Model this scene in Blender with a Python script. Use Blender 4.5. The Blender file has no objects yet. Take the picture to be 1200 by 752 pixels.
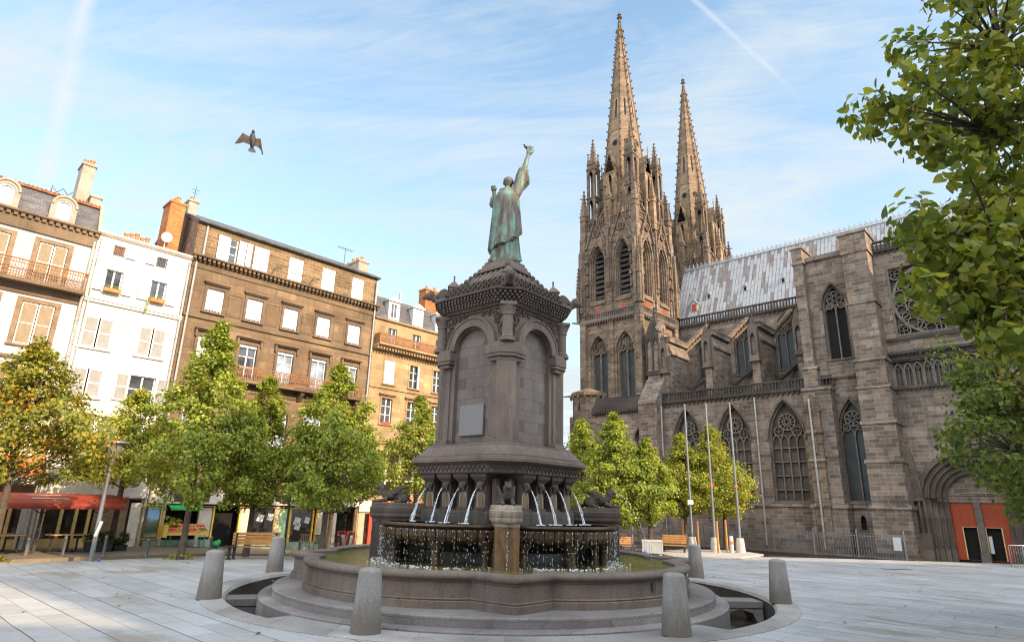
import bpy, bmesh, math, random
from mathutils import Vector, Matrix, Quaternion
from mathutils.geometry import delaunay_2d_cdt
R = math.radians
S = bpy.context.scene
COL = S.collection
random.seed(7)

# ------------------------------------------------------------------ camera
EYE = 2.0
cam_d = bpy.data.cameras.new('camera'); cam = bpy.data.objects.new('camera', cam_d); COL.objects.link(cam)
cam_d.sensor_fit = 'HORIZONTAL'; cam_d.sensor_width = 36; cam_d.lens = 36 * 719.12 / 1200
cam_d.clip_start = 0.1; cam_d.clip_end = 2000
PITCH, ROLL = R(16.771), R(1.445)
fw = Vector((0, math.cos(PITCH), math.sin(PITCH))); rt = Vector((1, 0, 0)); up = rt.cross(fw)
rt2 = math.cos(ROLL) * rt + math.sin(ROLL) * up
up2 = -math.sin(ROLL) * rt + math.cos(ROLL) * up
cm = Matrix((rt2, up2, -fw)).transposed().to_4x4(); cm.translation = Vector((0, 0, EYE))
cam.matrix_world = cm
S.camera = cam

# ------------------------------------------------------------------ sky, sun, exposure
SUN_AZ, SUN_EL = R(128), R(27)
sdir = Vector((math.cos(SUN_EL) * math.sin(SUN_AZ), math.cos(SUN_EL) * math.cos(SUN_AZ), math.sin(SUN_EL)))
sun_d = bpy.data.lights.new('sun', 'SUN'); sun = bpy.data.objects.new('sun', sun_d); COL.objects.link(sun)
sun_d.energy = 2.45; sun_d.angle = R(0.6); sun_d.color = (1.0, 0.76, 0.50)
sun.rotation_euler = sdir.to_track_quat('Z', 'Y').to_euler(); sun.location = (30, 0, 40)
S.view_settings.view_transform = 'Standard'; S.view_settings.look = 'None'
S.view_settings.gamma = 1.0; S.view_settings.use_curve_mapping = False
S.view_settings.exposure = 1.72
S.cycles.filter_width = 1.15; S.cycles.max_bounces = 6; S.cycles.transparent_max_bounces = 8
try:
    S.cycles.use_denoising = True
except Exception:
    pass

class NT:
    """tiny node-tree writer"""
    def __init__(s, tree):
        s.t = tree; s.N = tree.nodes; s.L = tree.links
    def n(s, typ, _p=None, **inp):
        nd = s.N.new(typ)
        for k, v in (_p or {}).items():
            setattr(nd, k, v)
        for k, v in inp.items():
            key = k.replace('_', ' ')
            if key.startswith('i ') and key[2:].isdigit():
                sock = nd.inputs[int(key[2:])]
            else:
                sock = nd.inputs[key]
            s.set(sock, v)
        return nd
    def set(s, sock, v):
        if isinstance(v, bpy.types.NodeSocket):
            s.L.new(v, sock)
        elif isinstance(v, bpy.types.Node):
            s.L.new(v.outputs[0], sock)
        elif isinstance(v, (tuple, list)) and len(v) == 3 and sock.type == 'RGBA':
            sock.default_value = (*v, 1)
        else:
            sock.default_value = v
    def math(s, op, a, b=0.0, c=None, clamp=False):
        nd = s.N.new('ShaderNodeMath'); nd.operation = op; nd.use_clamp = clamp
        s.set(nd.inputs[0], a); s.set(nd.inputs[1], b)
        if c is not None: s.set(nd.inputs[2], c)
        return nd.outputs[0]
    def vmath(s, op, a, b=None):
        nd = s.N.new('ShaderNodeVectorMath'); nd.operation = op
        s.set(nd.inputs[0], a)
        if b is not None: s.set(nd.inputs[1], b)
        return nd.outputs['Value'] if op in ('DOT_PRODUCT', 'LENGTH', 'DISTANCE') else nd.outputs[0]
    def mix(s, f, a, b, typ='MIX'):
        nd = s.N.new('ShaderNodeMix'); nd.data_type = 'RGBA'; nd.blend_type = typ
        s.set(nd.inputs[0], f); s.set(nd.inputs[6], a); s.set(nd.inputs[7], b)
        return nd.outputs[2]
    def ramp(s, f, stops, interp='LINEAR'):
        nd = s.N.new('ShaderNodeValToRGB'); nd.color_ramp.interpolation = interp
        e = nd.color_ramp.elements
        while len(e) < len(stops): e.new(0.5)
        for el, (p, c) in zip(e, stops):
            el.position = p; el.color = (*c, 1) if len(c) == 3 else c
        s.set(nd.inputs[0], f)
        return nd.outputs[0]
    def rng(s, f, a, b, c=0.0, d=1.0):
        nd = s.N.new('ShaderNodeMapRange'); nd.clamp = True
        s.set(nd.inputs[0], f); s.set(nd.inputs[1], a); s.set(nd.inputs[2], b); s.set(nd.inputs[3], c); s.set(nd.inputs[4], d)
        return nd.outputs[0]
    def noise(s, vec, scale, detail=4.0, rough=0.55, dist=0.0):
        nd = s.N.new('ShaderNodeTexNoise')
        if vec is not None: s.set(nd.inputs['Vector'], vec)
        nd.inputs['Scale'].default_value = scale; nd.inputs['Detail'].default_value = detail
        nd.inputs['Roughness'].default_value = rough; nd.inputs['Distortion'].default_value = dist
        return nd.outputs[0]
    def scale(s, vec, k):
        nd = s.N.new('ShaderNodeMapping'); s.set(nd.inputs[0], vec); nd.inputs['Scale'].default_value = k
        return nd.outputs[0]

# world: Nishita sky with thin high cirrus and two fading contrails, all by direction
W = bpy.data.worlds.new('World'); S.world = W; W.use_nodes = True
W.node_tree.nodes.clear()
w = NT(W.node_tree)
sky = w.n('ShaderNodeTexSky', dict(sky_type='NISHITA', sun_disc=False, sun_elevation=SUN_EL, sun_rotation=SUN_AZ,
                                   altitude=400, air_density=1.0, dust_density=0.9, ozone_density=1.6))
tc = w.n('ShaderNodeTexCoord').outputs['Generated']
sep = w.n('ShaderNodeSeparateXYZ', Vector=tc)
zc = w.math('MAXIMUM', sep.outputs[2], 0.0)
inv = w.math('DIVIDE', 1.0, w.math('ADD', zc, 0.22))
pl = w.n('ShaderNodeCombineXYZ', X=w.math('MULTIPLY', sep.outputs[0], inv), Y=w.math('MULTIPLY', sep.outputs[1], inv), Z=0.0).outputs[0]
rotm = w.n('ShaderNodeMapping', Vector=pl); rotm.inputs['Rotation'].default_value = (0, 0, R(35)); rotm.inputs['Scale'].default_value = (0.9, 2.4, 1)
c1 = w.noise(rotm.outputs[0], 1.35, 9, 0.60, 1.1)
c2 = w.noise(pl, 0.55, 3, 0.5, 0.2)
wisp = w.noise(w.scale(rotm.outputs[0], (1.6, 5.5, 1)), 2.6, 7, 0.68, 1.6)
cl = w.math('ADD', w.math('MULTIPLY', c1, 0.60), w.math('ADD', w.math('MULTIPLY', c2, 0.3), w.math('MULTIPLY', wisp, 0.17)))
cl = w.rng(cl, 0.46, 0.70, 0.0, 0.85)
hz = w.rng(sep.outputs[2], 0.10, 0.70, 0.62, 0.10)
cl = w.math('ADD', cl, hz, clamp=True)
def contrail(a, b, wid, amp, base):
    a = Vector(a).normalized(); b = Vector(b).normalized(); nrm = a.cross(b).normalized(); tng = nrm.cross(a).normalized()
    ext = math.atan2(b.dot(tng), b.dot(a))
    jit = w.math('MULTIPLY', w.math('SUBTRACT', w.noise(tc, 9, 4, 0.6), 0.5), wid * 1.2)
    dist = w.math('ABSOLUTE', w.math('ADD', w.vmath('DOT_PRODUCT', tc, tuple(nrm)), jit))
    m = w.rng(dist, 0.0, wid, 1.0, 0.0)
    t = w.math('ARCTAN2', w.vmath('DOT_PRODUCT', tc, tuple(tng)), w.vmath('DOT_PRODUCT', tc, tuple(a)))
    m = w.math('MULTIPLY', m, w.math('MULTIPLY', w.rng(t, -0.04, 0.05), w.rng(t, ext - 0.06, ext, 1.0, 0.0)))
    m = w.math('MULTIPLY', m, w.rng(w.noise(tc, 14, 4, 0.7), 0.25, 0.6, 0.45, 1.0))
    return w.mix(w.math('MULTIPLY', m, amp), base, (2.3, 2.4, 2.5))
lum = w.mix(cl, w.mix(1.0, sky, (1.0, 1.10, 1.0), 'MULTIPLY'), (2.05, 2.26, 2.36))
lum = contrail((-0.525, 0.600, 0.64), (-0.606, 0.712, 0.33), 0.014, 0.7, lum)
lum = contrail((0.200, 0.680, 0.72), (0.392, 0.728, 0.56), 0.0055, 0.5, lum)
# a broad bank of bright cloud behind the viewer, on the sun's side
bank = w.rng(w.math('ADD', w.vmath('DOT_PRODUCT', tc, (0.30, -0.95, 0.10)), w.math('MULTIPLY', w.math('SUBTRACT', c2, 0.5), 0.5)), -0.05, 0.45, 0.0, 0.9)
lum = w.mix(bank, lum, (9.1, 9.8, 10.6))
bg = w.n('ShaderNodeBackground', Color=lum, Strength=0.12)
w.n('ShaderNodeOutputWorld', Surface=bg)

# ------------------------------------------------------------------ mesh helpers
class MB:
    """collects shapes, builds ONE mesh object"""
    def __init__(s): s.v = []; s.f = []; s.mi = []; s.m = 0; s.T = None
    def add(s, vs, fs):
        o = len(s.v)
        for p in vs:
            p = Vector(p)
            s.v.append(s.T @ p if s.T is not None else p)
        for f in fs:
            s.f.append([i + o for i in f]); s.mi.append(s.m)
        return s
    def box(s, x0, x1, y0, y1, z0, z1):
        v = [(x, y, z) for z in (z0, z1) for y in (y0, y1) for x in (x0, x1)]
        return s.add(v, [(0, 2, 3, 1), (4, 5, 7, 6), (0, 1, 5, 4), (2, 6, 7, 3), (0, 4, 6, 2), (1, 3, 7, 5)])
    def obox(s, c, ux, uy, uz):
        """oriented box: centre, three half-axis vectors"""
        c, ux, uy, uz = map(Vector, (c, ux, uy, uz))
        v = [c + a * ux + b * uy + d * uz for d in (-1, 1) for b in (-1, 1) for a in (-1, 1)]
        return s.add(v, [(0, 2, 3, 1), (4, 5, 7, 6), (0, 1, 5, 4), (2, 6, 7, 3), (0, 4, 6, 2), (1, 3, 7, 5)])
    def beam(s, a, b, wx, wy, upv=(0, 0, 1)):
        a, b = Vector(a), Vector(b); d = (b - a)
        side = d.cross(Vector(upv))
        if side.length < 1e-6: side = d.cross(Vector((1, 0, 0)))
        side.normalize(); u = side.cross(d).normalized()
        return s.obox((a + b) / 2, d / 2, side * wx / 2, u * wy / 2)
    def loft(s, rings, cap0=True, cap1=True, closed=True):
        n = len(rings[0]); vs = [p for r in rings for p in r]; fs = []
        for k in range(len(rings) - 1):
            for i in range(n if closed else n - 1):
                j = (i + 1) % n
                fs.append((k * n + i, k * n + j, (k + 1) * n + j, (k + 1) * n + i))
        if cap0: fs.append(tuple(range(n))[::-1])
        if cap1: fs.append(tuple(range((len(rings) - 1) * n, len(rings) * n)))
        return s.add(vs, fs)
    def prism(s, poly, d0, d1, ax='y'):
        """polygon (u,v) extruded along an axis: y -> (u,d,v), z -> (u,v,d), x -> (d,u,v)"""
        m = {'y': lambda u, v, d: (u, d, v), 'z': lambda u, v, d: (u, v, d), 'x': lambda u, v, d: (d, u, v)}[ax]
        return s.loft([[m(u, v, d0) for u, v in poly], [m(u, v, d1) for u, v in poly]])
    def lathe(s, prof, n=16, c=(0, 0), a0=0.0, a1=2 * math.pi, rot=0.0, caps=True):
        full = abs(a1 - a0 - 2 * math.pi) < 1e-6
        k = n if full else n + 1
        rings = [[(c[0] + r * math.cos(rot + a0 + (a1 - a0) * i / n), c[1] + r * math.sin(rot + a0 + (a1 - a0) * i / n), z) for i in range(k)] for r, z in prof]
        return s.loft(rings, caps, caps, closed=full)
    def tube(s, pts, r, n=8, cap=True):
        pts = [Vector(p) for p in pts]; m = len(pts)
        rs = r if isinstance(r, (list, tuple)) else [r] * m
        rings = []; ref = None
        for i, p in enumerate(pts):
            d = (pts[min(i + 1, m - 1)] - pts[max(i - 1, 0)])
            if d.length < 1e-9: d = Vector((0, 0, 1))
            d.normalize()
            if ref is None:
                ref = Vector((1, 0, 0)) if abs(d.x) < 0.9 else Vector((0, 1, 0))
            a = (ref - d * ref.dot(d))
            if a.length < 1e-6: a = d.orthogonal()
            a.normalize(); b = d.cross(a); ref = a
            rings.append([p + rs[i] * (a * math.cos(2 * math.pi * k / n) + b * math.sin(2 * math.pi * k / n)) for k in range(n)])
        return s.loft(rings, cap, cap)
    def ball(s, c, r, n=10, m=7, rot=None):
        c = Vector(c); r = Vector(r if isinstance(r, (tuple, list)) else (r, r, r)); rings = []
        for k in range(m + 1):
            th = math.pi * (0.02 + 0.96 * k / m)
            ring = []
            for i in range(n):
                ph = 2 * math.pi * i / n
                q = Vector((r.x * math.sin(th) * math.cos(ph), r.y * math.sin(th) * math.sin(ph), -r.z * math.cos(th)))
                if rot is not None: q = rot @ q
                ring.append(c + q)
            rings.append(ring)
        return s.loft(rings)
    def bar2d(s, pts, wd, y0, y1, closed=False):
        """ribbon bar of width wd along a polyline in the XZ plane, from depth y0 to y1"""
        P = [Vector((a, b)) for a, b in pts]; n = len(P); L = []; Rr = []
        for i in range(n):
            if closed: a, b = P[i - 1], P[(i + 1) % n]
            else: a, b = P[max(i - 1, 0)], P[min(i + 1, n - 1)]
            d = (b - a); d = d.normalized() if d.length > 1e-9 else Vector((1, 0)); nn = Vector((-d.y, d.x)) * wd / 2
            L.append(P[i] + nn); Rr.append(P[i] - nn)
        rings = [[(L[i].x, y0, L[i].y), (Rr[i].x, y0, Rr[i].y), (Rr[i].x, y1, Rr[i].y), (L[i].x, y1, L[i].y)] for i in range(n)]
        if closed: rings.append(rings[0])
        return s.loft(rings, not closed, not closed)
    def panel(s, outline, holes, y=0.0, depth=0.2, back=False):
        """flat wall at depth y with real openings; each opening gets reveals running to y+depth"""
        vs = []; es = []
        for loop in [outline] + list(holes):
            o = len(vs); n = len(loop); vs += [Vector((a, b)) for a, b in loop]
            es += [(o + i, o + (i + 1) % n) for i in range(n)]
        r = delaunay_2d_cdt(vs, es, [list(range(len(outline)))], 2, 1e-5)
        s.add([(p.x, y, p.y) for p in r[0]], [tuple(f) for f in r[2]])
        for h in holes:
            n = len(h)
            s.add([(a, y, b) for a, b in h] + [(a, y + depth, b) for a, b in h], [(i, (i + 1) % n, n + (i + 1) % n, n + i) for i in range(n)])
        return s
    def poly(s, pts, y):
        n = len(pts); return s.add([(a, y, b) for a, b in pts], [tuple(range(n))])
    def build(s, name, mat, parent=None, bevel=0.0, smooth=False, remesh=0.0, sharp=38, recalc=True, uvrand=False):
        me = bpy.data.meshes.new(name)
        me.from_pydata([tuple(v) for v in s.v], [], s.f)
        mats = mat if isinstance(mat, (list, tuple)) else [mat]
        for m_ in mats: me.materials.append(m_)
        if len(mats) > 1: me.polygons.foreach_set('material_index', s.mi)
        if recalc:
            b = bmesh.new(); b.from_mesh(me); bmesh.ops.remove_doubles(b, verts=b.verts, dist=1e-5)
            bmesh.ops.recalc_face_normals(b, faces=b.faces); b.to_mesh(me); b.free()
        if smooth or remesh:
            me.polygons.foreach_set('use_smooth', [True] * len(me.polygons))
            if not remesh: me.set_sharp_from_angle(angle=R(sharp))
        me.update()
        o = bpy.data.objects.new(name, me); COL.objects.link(o)
        if parent is not None: o.parent = parent
        if remesh:
            md = o.modifiers.new('remesh', 'REMESH'); md.mode = 'VOXEL'; md.voxel_size = remesh; md.use_smooth_shade = True
        if bevel:
            md = o.modifiers.new('bevel', 'BEVEL'); md.width = bevel; md.segments = 2; md.limit_method = 'ANGLE'; md.angle_limit = R(40)
        return o

def frame(origin, xdir, ydir=None):
    """matrix whose local x runs along xdir and local y (depth) along ydir, z up"""
    x = Vector(xdir).normalized(); z = Vector((0, 0, 1)); y = Vector(ydir) if ydir is not None else z.cross(x)
    m = Matrix((x, y, z)).transposed().to_4x4(); m.translation = Vector(origin)
    return m

def tag(o, label=None, cat=None, group=None, kind=None):
    if label: o['label'] = label
    if cat: o['category'] = cat
    if group: o['group'] = group
    if kind: o['kind'] = kind
    return o
def empty(name, label, cat, loc=(0, 0, 0), rz=0.0, group=None):
    o = bpy.data.objects.new(name, None); COL.objects.link(o); o.empty_display_size = 0.3
    o.location = loc; o.rotation_euler = (0, 0, rz)
    return tag(o, label, cat, group)
def copy_tree(o, parent=None):
    c = o.copy(); COL.objects.link(c)
    if parent is not None: c.parent = parent
    for ch in list(o.children): copy_tree(ch, c)
    return c

def parch(c, hw, sill, spring, apex, n=9):
    """outline of a pointed (or round) arch opening, counter-clockwise from lower left"""
    rise = apex - spring; rad = (hw * hw + rise * rise) / (2 * hw)
    ang = math.acos(max(-1, min(1, (rad - hw) / rad)))
    left = [(c - hw + rad - rad * math.cos(ang * i / n), spring + rad * math.sin(ang * i / n)) for i in range(n + 1)]
    right = [(2 * c - a, b) for a, b in left[:-1]][::-1]
    pts = left + right
    if sill is not None: pts = [(c - hw, sill)] + pts + [(c + hw, sill)]
    return pts
def rect(x0, x1, z0, z1): return [(x0, z0), (x1, z0), (x1, z1), (x0, z1)]
def circ(cx, cz, r, n=20, a0=0.0): return [(cx + r * math.cos(a0 + 2 * math.pi * i / n), cz + r * math.sin(a0 + 2 * math.pi * i / n)) for i in range(n)]
# ------------------------------------------------------------------ materials (all procedural)
def mat(name):
    m = bpy.data.materials.new(name); m.use_nodes = True; m.node_tree.nodes.clear()
    return m, NT(m.node_tree)
def finish(m, t, col, rough=0.8, bump=None, bstr=0.3, bdist=0.02, metal=0.0, spec=0.4, extra=None):
    p = t.n('ShaderNodeBsdfPrincipled')
    t.set(p.inputs['Base Color'], col); t.set(p.inputs['Roughness'], rough); t.set(p.inputs['Metallic'], metal)
    p.inputs['Specular IOR Level'].default_value = spec
    if bump is not None:
        b = t.n('ShaderNodeBump', Strength=bstr, Distance=bdist); t.set(b.inputs['Height'], bump); t.L.new(b.outputs[0], p.inputs['Normal'])
    for k, v in (extra or {}).items(): t.set(p.inputs[k], v)
    t.n('ShaderNodeOutputMaterial', Surface=p)
    return m
def obj_uv(t):
    """flat masonry coordinates: along the wall, up the wall"""
    tcn = t.n('ShaderNodeTexCoord'); o = tcn.outputs['Object']
    s1 = t.n('ShaderNodeSeparateXYZ', Vector=o); s2 = t.n('ShaderNodeSeparateXYZ', Vector=tcn.outputs['Normal'])
    k = t.math('GREATER_THAN', t.math('ABSOLUTE', s2.outputs[0]), 0.72)
    u = t.math('ADD', t.math('MULTIPLY', s1.outputs[1], k), t.math('MULTIPLY', s1.outputs[0], t.math('SUBTRACT', 1.0, k)))
    return o, t.n('ShaderNodeCombineXYZ', X=u, Y=s1.outputs[2], Z=0.0).outputs[0]
def plain(name, col, rough=0.7, var=0.25, scale=3.0, bstr=0.0, metal=0.0, spec=0.4, fine=0.0):
    m, t = mat(name); o = t.n('ShaderNodeTexCoord').outputs['Object']
    f = t.noise(o, scale, 5, 0.6)
    k = t.rng(f, 0.3, 0.7, 1 - var, 1 + var)
    if fine:
        k = t.math('MULTIPLY', k, t.rng(t.noise(o, scale * 14, 3, 0.6), 0.3, 0.7, 1 - fine, 1 + fine))
    c = t.n('ShaderNodeCombineXYZ', X=k, Y=k, Z=k).outputs[0]
    cc = t.mix(1.0, (*col, 1), c, 'MULTIPLY')
    return finish(m, t, cc, rough, t.noise(o, scale * 12, 4, 0.6) if bstr else None, bstr, 0.02, metal, spec)
def masonry(name, c1, c2, mortar, bw, bh, msize=0.012, stain=0.5, dark=(0.03, 0.025, 0.02), rough=0.9, bstr=0.5, pale=None, msmooth=0.2, hue=None):
    m, t = mat(name); o, uv = obj_uv(t)
    sv = t.n('ShaderNodeSeparateXYZ', Vector=uv)
    vz = t.n('ShaderNodeCombineXYZ', X=0.0, Y=0.0, Z=sv.outputs[1]).outputs[0]
    hv = t.math('ADD', sv.outputs[1], t.math('MULTIPLY', t.math('SUBTRACT', t.noise(vz, 1.1, 2, 0.5), 0.5), bh * 1.3))
    hu = t.math('ADD', sv.outputs[0], t.math('MULTIPLY', t.math('SUBTRACT', t.noise(t.scale(uv, (0.9, 2.6, 1)), 1.0, 2, 0.5), 0.5), bw * 0.7))
    uv = t.n('ShaderNodeCombineXYZ', X=hu, Y=hv, Z=0.0).outputs[0]
    wob = t.vmath('ADD', uv, t.vmath('MULTIPLY', t.vmath('SUBTRACT', t.n('ShaderNodeTexNoise', Vector=o, Scale=3.0).outputs['Color'], (0.5, 0.5, 0.5)), (0.02, 0.02, 0)))
    b = t.n('ShaderNodeTexBrick', dict(offset=0.5, squash=1.0), Vector=wob, Color1=c1, Color2=c2, Mortar=mortar, Scale=1.0,
            Mortar_Size=msize, Mortar_Smooth=msmooth, Bias=0.0, Brick_Width=bw, Row_Height=bh)
    b2 = t.n('ShaderNodeTexBrick', dict(offset=0.5), Vector=wob, Color1=(0.82, 0.82, 0.82), Color2=(1.18, 1.17, 1.15), Mortar=(1, 1, 1), Scale=1.0,
             Mortar_Size=0.0, Brick_Width=bw * 2.0, Row_Height=bh)
    col = t.mix(1.0, b.outputs[0], b2.outputs[0], 'MULTIPLY')
    big = t.noise(o, 0.55, 5, 0.6, 0.4)
    k = t.rng(big, 0.3, 0.72, 0.68, 1.3)
    col = t.mix(1.0, col, t.n('ShaderNodeCombineXYZ', X=k, Y=k, Z=k).outputs[0], 'MULTIPLY')
    if hue is not None:
        col = t.mix(t.rng(t.noise(o, 1.3, 4, 0.6), 0.5, 0.75, 0, 0.7), col, t.mix(1.0, col, hue, 'MULTIPLY'))
    if pale is not None:
        pf = t.rng(t.noise(t.scale(o, (1.6, 1.6, 0.35)), 1.7, 5, 0.65), 0.58, 0.78, 0, 0.55)
        col = t.mix(pf, col, pale)
    st = t.noise(t.scale(o, (2.2, 2.2, 0.22)), 2.0, 6, 0.65, 0.3)
    col = t.mix(t.rng(st, 0.5, 0.8, 0, stain), col, dark)
    so = t.rng(t.noise(t.scale(o, (0.9, 0.9, 0.5)), 1.25, 7, 0.68, 0.6), 0.50, 0.72, 0, stain * 0.9)
    col = t.mix(so, col, t.mix(0.55, col, dark))
    fn = t.noise(o, 26, 4, 0.65)
    kk = t.rng(fn, 0.25, 0.75, 0.78, 1.22)
    col = t.mix(1.0, col, t.n('ShaderNodeCombineXYZ', X=kk, Y=kk, Z=kk).outputs[0], 'MULTIPLY')
    h = t.math('ADD', t.math('MULTIPLY', b.outputs['Fac'], -1.0), t.math('MULTIPLY', fn, 0.6))
    return finish(m, t, col, rough, h, bstr, 0.02, 0.0, 0.25)

class M: pass
M.cath = masonry('dark volcanic ashlar', (0.225, 0.170, 0.132), (0.105, 0.083, 0.068), (0.30, 0.25, 0.20), 0.54, 0.215, 0.010, 0.6, pale=(0.28, 0.24, 0.205), hue=(1.15, 0.96, 0.80))
M.cathfine = masonry('tower ashlar', (0.205, 0.148, 0.100), (0.092, 0.069, 0.052), (0.28, 0.215, 0.155), 0.42, 0.18, 0.009, 0.55, hue=(1.15, 0.95, 0.76))
M.trim = masonry('weathered carved stone', (0.150, 0.115, 0.090), (0.100, 0.078, 0.064), (0.17, 0.135, 0.11), 0.9, 0.4, 0.006, 0.5, bstr=0.6)
M.trimdark = masonry('soot dark carved stone', (0.072, 0.058, 0.048), (0.051, 0.043, 0.037), (0.085, 0.068, 0.060), 0.9, 0.4, 0.006, 0.4, bstr=0.6)
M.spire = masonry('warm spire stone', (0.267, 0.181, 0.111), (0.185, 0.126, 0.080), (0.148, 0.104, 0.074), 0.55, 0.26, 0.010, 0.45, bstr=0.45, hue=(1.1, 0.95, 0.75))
M.pin = masonry('pinnacle stone', (0.194, 0.137, 0.090), (0.115, 0.083, 0.059), (0.101, 0.072, 0.058), 0.4, 0.2, 0.008, 0.5, bstr=0.5)
M.blind = masonry('brown blind tracery stone', (0.115, 0.085, 0.066), (0.085, 0.064, 0.052), (0.05, 0.04, 0.035), 0.5, 0.42, 0.012, 0.35)
M.tracery = plain('grey tracery stone', (0.144, 0.119, 0.097), 0.9, 0.3, 4, 0.3)
M.volvic = masonry('fountain lava stone', (0.172, 0.135, 0.114), (0.130, 0.103, 0.088), (0.085, 0.068, 0.057), 2.7, 1.9, 0.003, 0.55, dark=(0.055, 0.041, 0.033), bstr=0.35, pale=(0.26, 0.215, 0.18), hue=(1.15, 0.97, 0.82))
M.volvicwall = masonry('fountain niche blocks', (0.205, 0.170, 0.150), (0.120, 0.100, 0.090), (0.082, 0.067, 0.058), 0.62, 0.27, 0.005, 0.35, dark=(0.075, 0.060, 0.05), bstr=0.25, pale=(0.26, 0.225, 0.20))
M.volvicdark = masonry('carved lava stone', (0.115, 0.088, 0.073), (0.085, 0.067, 0.057), (0.07, 0.055, 0.046), 0.9, 0.5, 0.004, 0.5, dark=(0.035, 0.027, 0.022), bstr=0.45, pale=(0.20, 0.165, 0.14))
M.wet = None
def wetstone(name, a, b, rough):
    m, t = mat(name); o = t.n('ShaderNodeTexCoord').outputs['Object']
    f = t.noise(t.scale(o, (3, 3, 0.7)), 2.5, 6, 0.65, 0.5)
    c = t.ramp(f, [(0.3, a), (0.55, b), (0.8, tuple(x * 1.7 for x in b))])
    return finish(m, t, c, rough, t.noise(o, 30, 4, 0.6), 0.3, 0.02, 0, 0.5)
M.wet = wetstone('wet algae brown stone', (0.014, 0.009, 0.006), (0.065, 0.036, 0.016), 0.32)
M.wetpier = wetstone('wet ochre pier stone', (0.060, 0.038, 0.022), (0.155, 0.088, 0.040), 0.35)
M.limestained = wetstone('lime streaked stone', (0.12, 0.09, 0.065), (0.27, 0.215, 0.16), 0.6)
M.step = masonry('smooth lava steps', (0.223, 0.197, 0.184), (0.178, 0.158, 0.150), (0.115, 0.099, 0.089), 1.1, 3.0, 0.008, 0.25, dark=(0.08, 0.068, 0.06), bstr=0.2, rough=0.75)
M.damp = masonry('damp dark moat stone', (0.10, 0.085, 0.072), (0.08, 0.068, 0.058), (0.045, 0.038, 0.03), 1.0, 0.6, 0.008, 0.5, bstr=0.2, rough=0.6)
M.ring = masonry('pale ring kerb stone', (0.304, 0.281, 0.262), (0.267, 0.248, 0.230), (0.166, 0.152, 0.138), 1.3, 3.0, 0.006, 0.2, dark=(0.2, 0.18, 0.16), bstr=0.15, rough=0.7)
M.granite = None
m, t = mat('speckled grey bollard stone'); o = t.n('ShaderNodeTexCoord').outputs['Object']
c = t.ramp(t.noise(o, 70, 3, 0.7), [(0.3, (0.15, 0.137, 0.125)), (0.6, (0.29, 0.268, 0.245)), (0.8, (0.38, 0.355, 0.325))])
zz = t.n('ShaderNodeSeparateXYZ', Vector=o).outputs[2]
stn = t.math('MULTIPLY', t.rng(t.math('ADD', zz, t.math('MULTIPLY', t.noise(t.scale(o, (5, 5, 1)), 2, 5, 0.7), 0.9)), 0.60, 1.0, 1.0, 0.0), 0.7)
c = t.mix(stn, c, (0.105, 0.082, 0.062))
c = t.mix(t.rng(t.noise(t.scale(o, (2.5, 2.5, 1.2)), 2.1, 5, 0.6), 0.45, 0.75, 0, 0.45), c, (0.12, 0.105, 0.09))
M.granite = finish(m, t, c, 0.85, t.noise(o, 60, 4, 0.7), 0.35, 0.01)
M.bollard_loc = None

# buildings on the left
M.brown = masonry('brown facade ashlar', (0.192, 0.128, 0.074), (0.141, 0.095, 0.057), (0.097, 0.066, 0.043), 1.1, 0.40, 0.010, 0.55, dark=(0.085, 0.055, 0.032), bstr=0.3, hue=(1.2, 1.05, 0.85), pale=(0.36, 0.25, 0.14))
M.brownattic = masonry('brown attic blocks', (0.216, 0.138, 0.071), (0.145, 0.094, 0.049), (0.312, 0.227, 0.145), 0.46, 0.185, 0.012, 0.3, dark=(0.11, 0.07, 0.04), bstr=0.4)
M.browntrim = masonry('brown carved trim', (0.172, 0.118, 0.071), (0.128, 0.088, 0.056), (0.110, 0.076, 0.048), 1.4, 1.0, 0.004, 0.45, dark=(0.07, 0.045, 0.03), bstr=0.4)
M.beige = masonry('golden beige ashlar', (0.363, 0.250, 0.133), (0.290, 0.198, 0.105), (0.209, 0.140, 0.081), 0.8, 0.30, 0.008, 0.25, dark=(0.22, 0.14, 0.07), bstr=0.25)
M.white = masonry('white rendered facade', (0.614, 0.576, 0.524), (0.599, 0.562, 0.510), (0.599, 0.562, 0.510), 3, 3, 0.0, 0.22, dark=(0.58, 0.47, 0.36), bstr=0.1, rough=0.9)
M.whitetrim = plain('cream painted trim', (0.560, 0.490, 0.406), 0.8, 0.14, 3, 0.1)
M.stonetrim = plain('brown window surround', (0.214, 0.139, 0.082), 0.9, 0.3, 4, 0.3)
M.paintwhite = plain('white joinery', (0.656, 0.640, 0.616), 0.5, 0.06, 3)
M.blindw = plain('white roller blind', (0.731, 0.722, 0.705), 0.6, 0.05, 2)
M.greyjoin = plain('pale grey dormer paint', (0.446, 0.432, 0.410), 0.6, 0.12, 3)
def louvers(name, col, pitch=0.055):
    m, t = mat(name); o = t.n('ShaderNodeTexCoord').outputs['Object']
    z = t.n('ShaderNodeSeparateXYZ', Vector=o).outputs[2]
    sw = t.math('FRACT', t.math('DIVIDE', z, pitch))
    k = t.rng(t.noise(t.scale(o, (2, 2, 1)), 3, 4, 0.6), 0.3, 0.7, 0.86, 1.1)
    c = t.mix(1.0, (*col, 1), t.n('ShaderNodeCombineXYZ', X=k, Y=k, Z=k).outputs[0], 'MULTIPLY')
    return finish(m, t, c, 0.6, sw, 1.0, 0.02)
M.louvtan = louvers('tan louvred shutter', (0.341, 0.259, 0.165))
M.louvwhite = louvers('white louvred shutter', (0.357, 0.343, 0.321))
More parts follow.
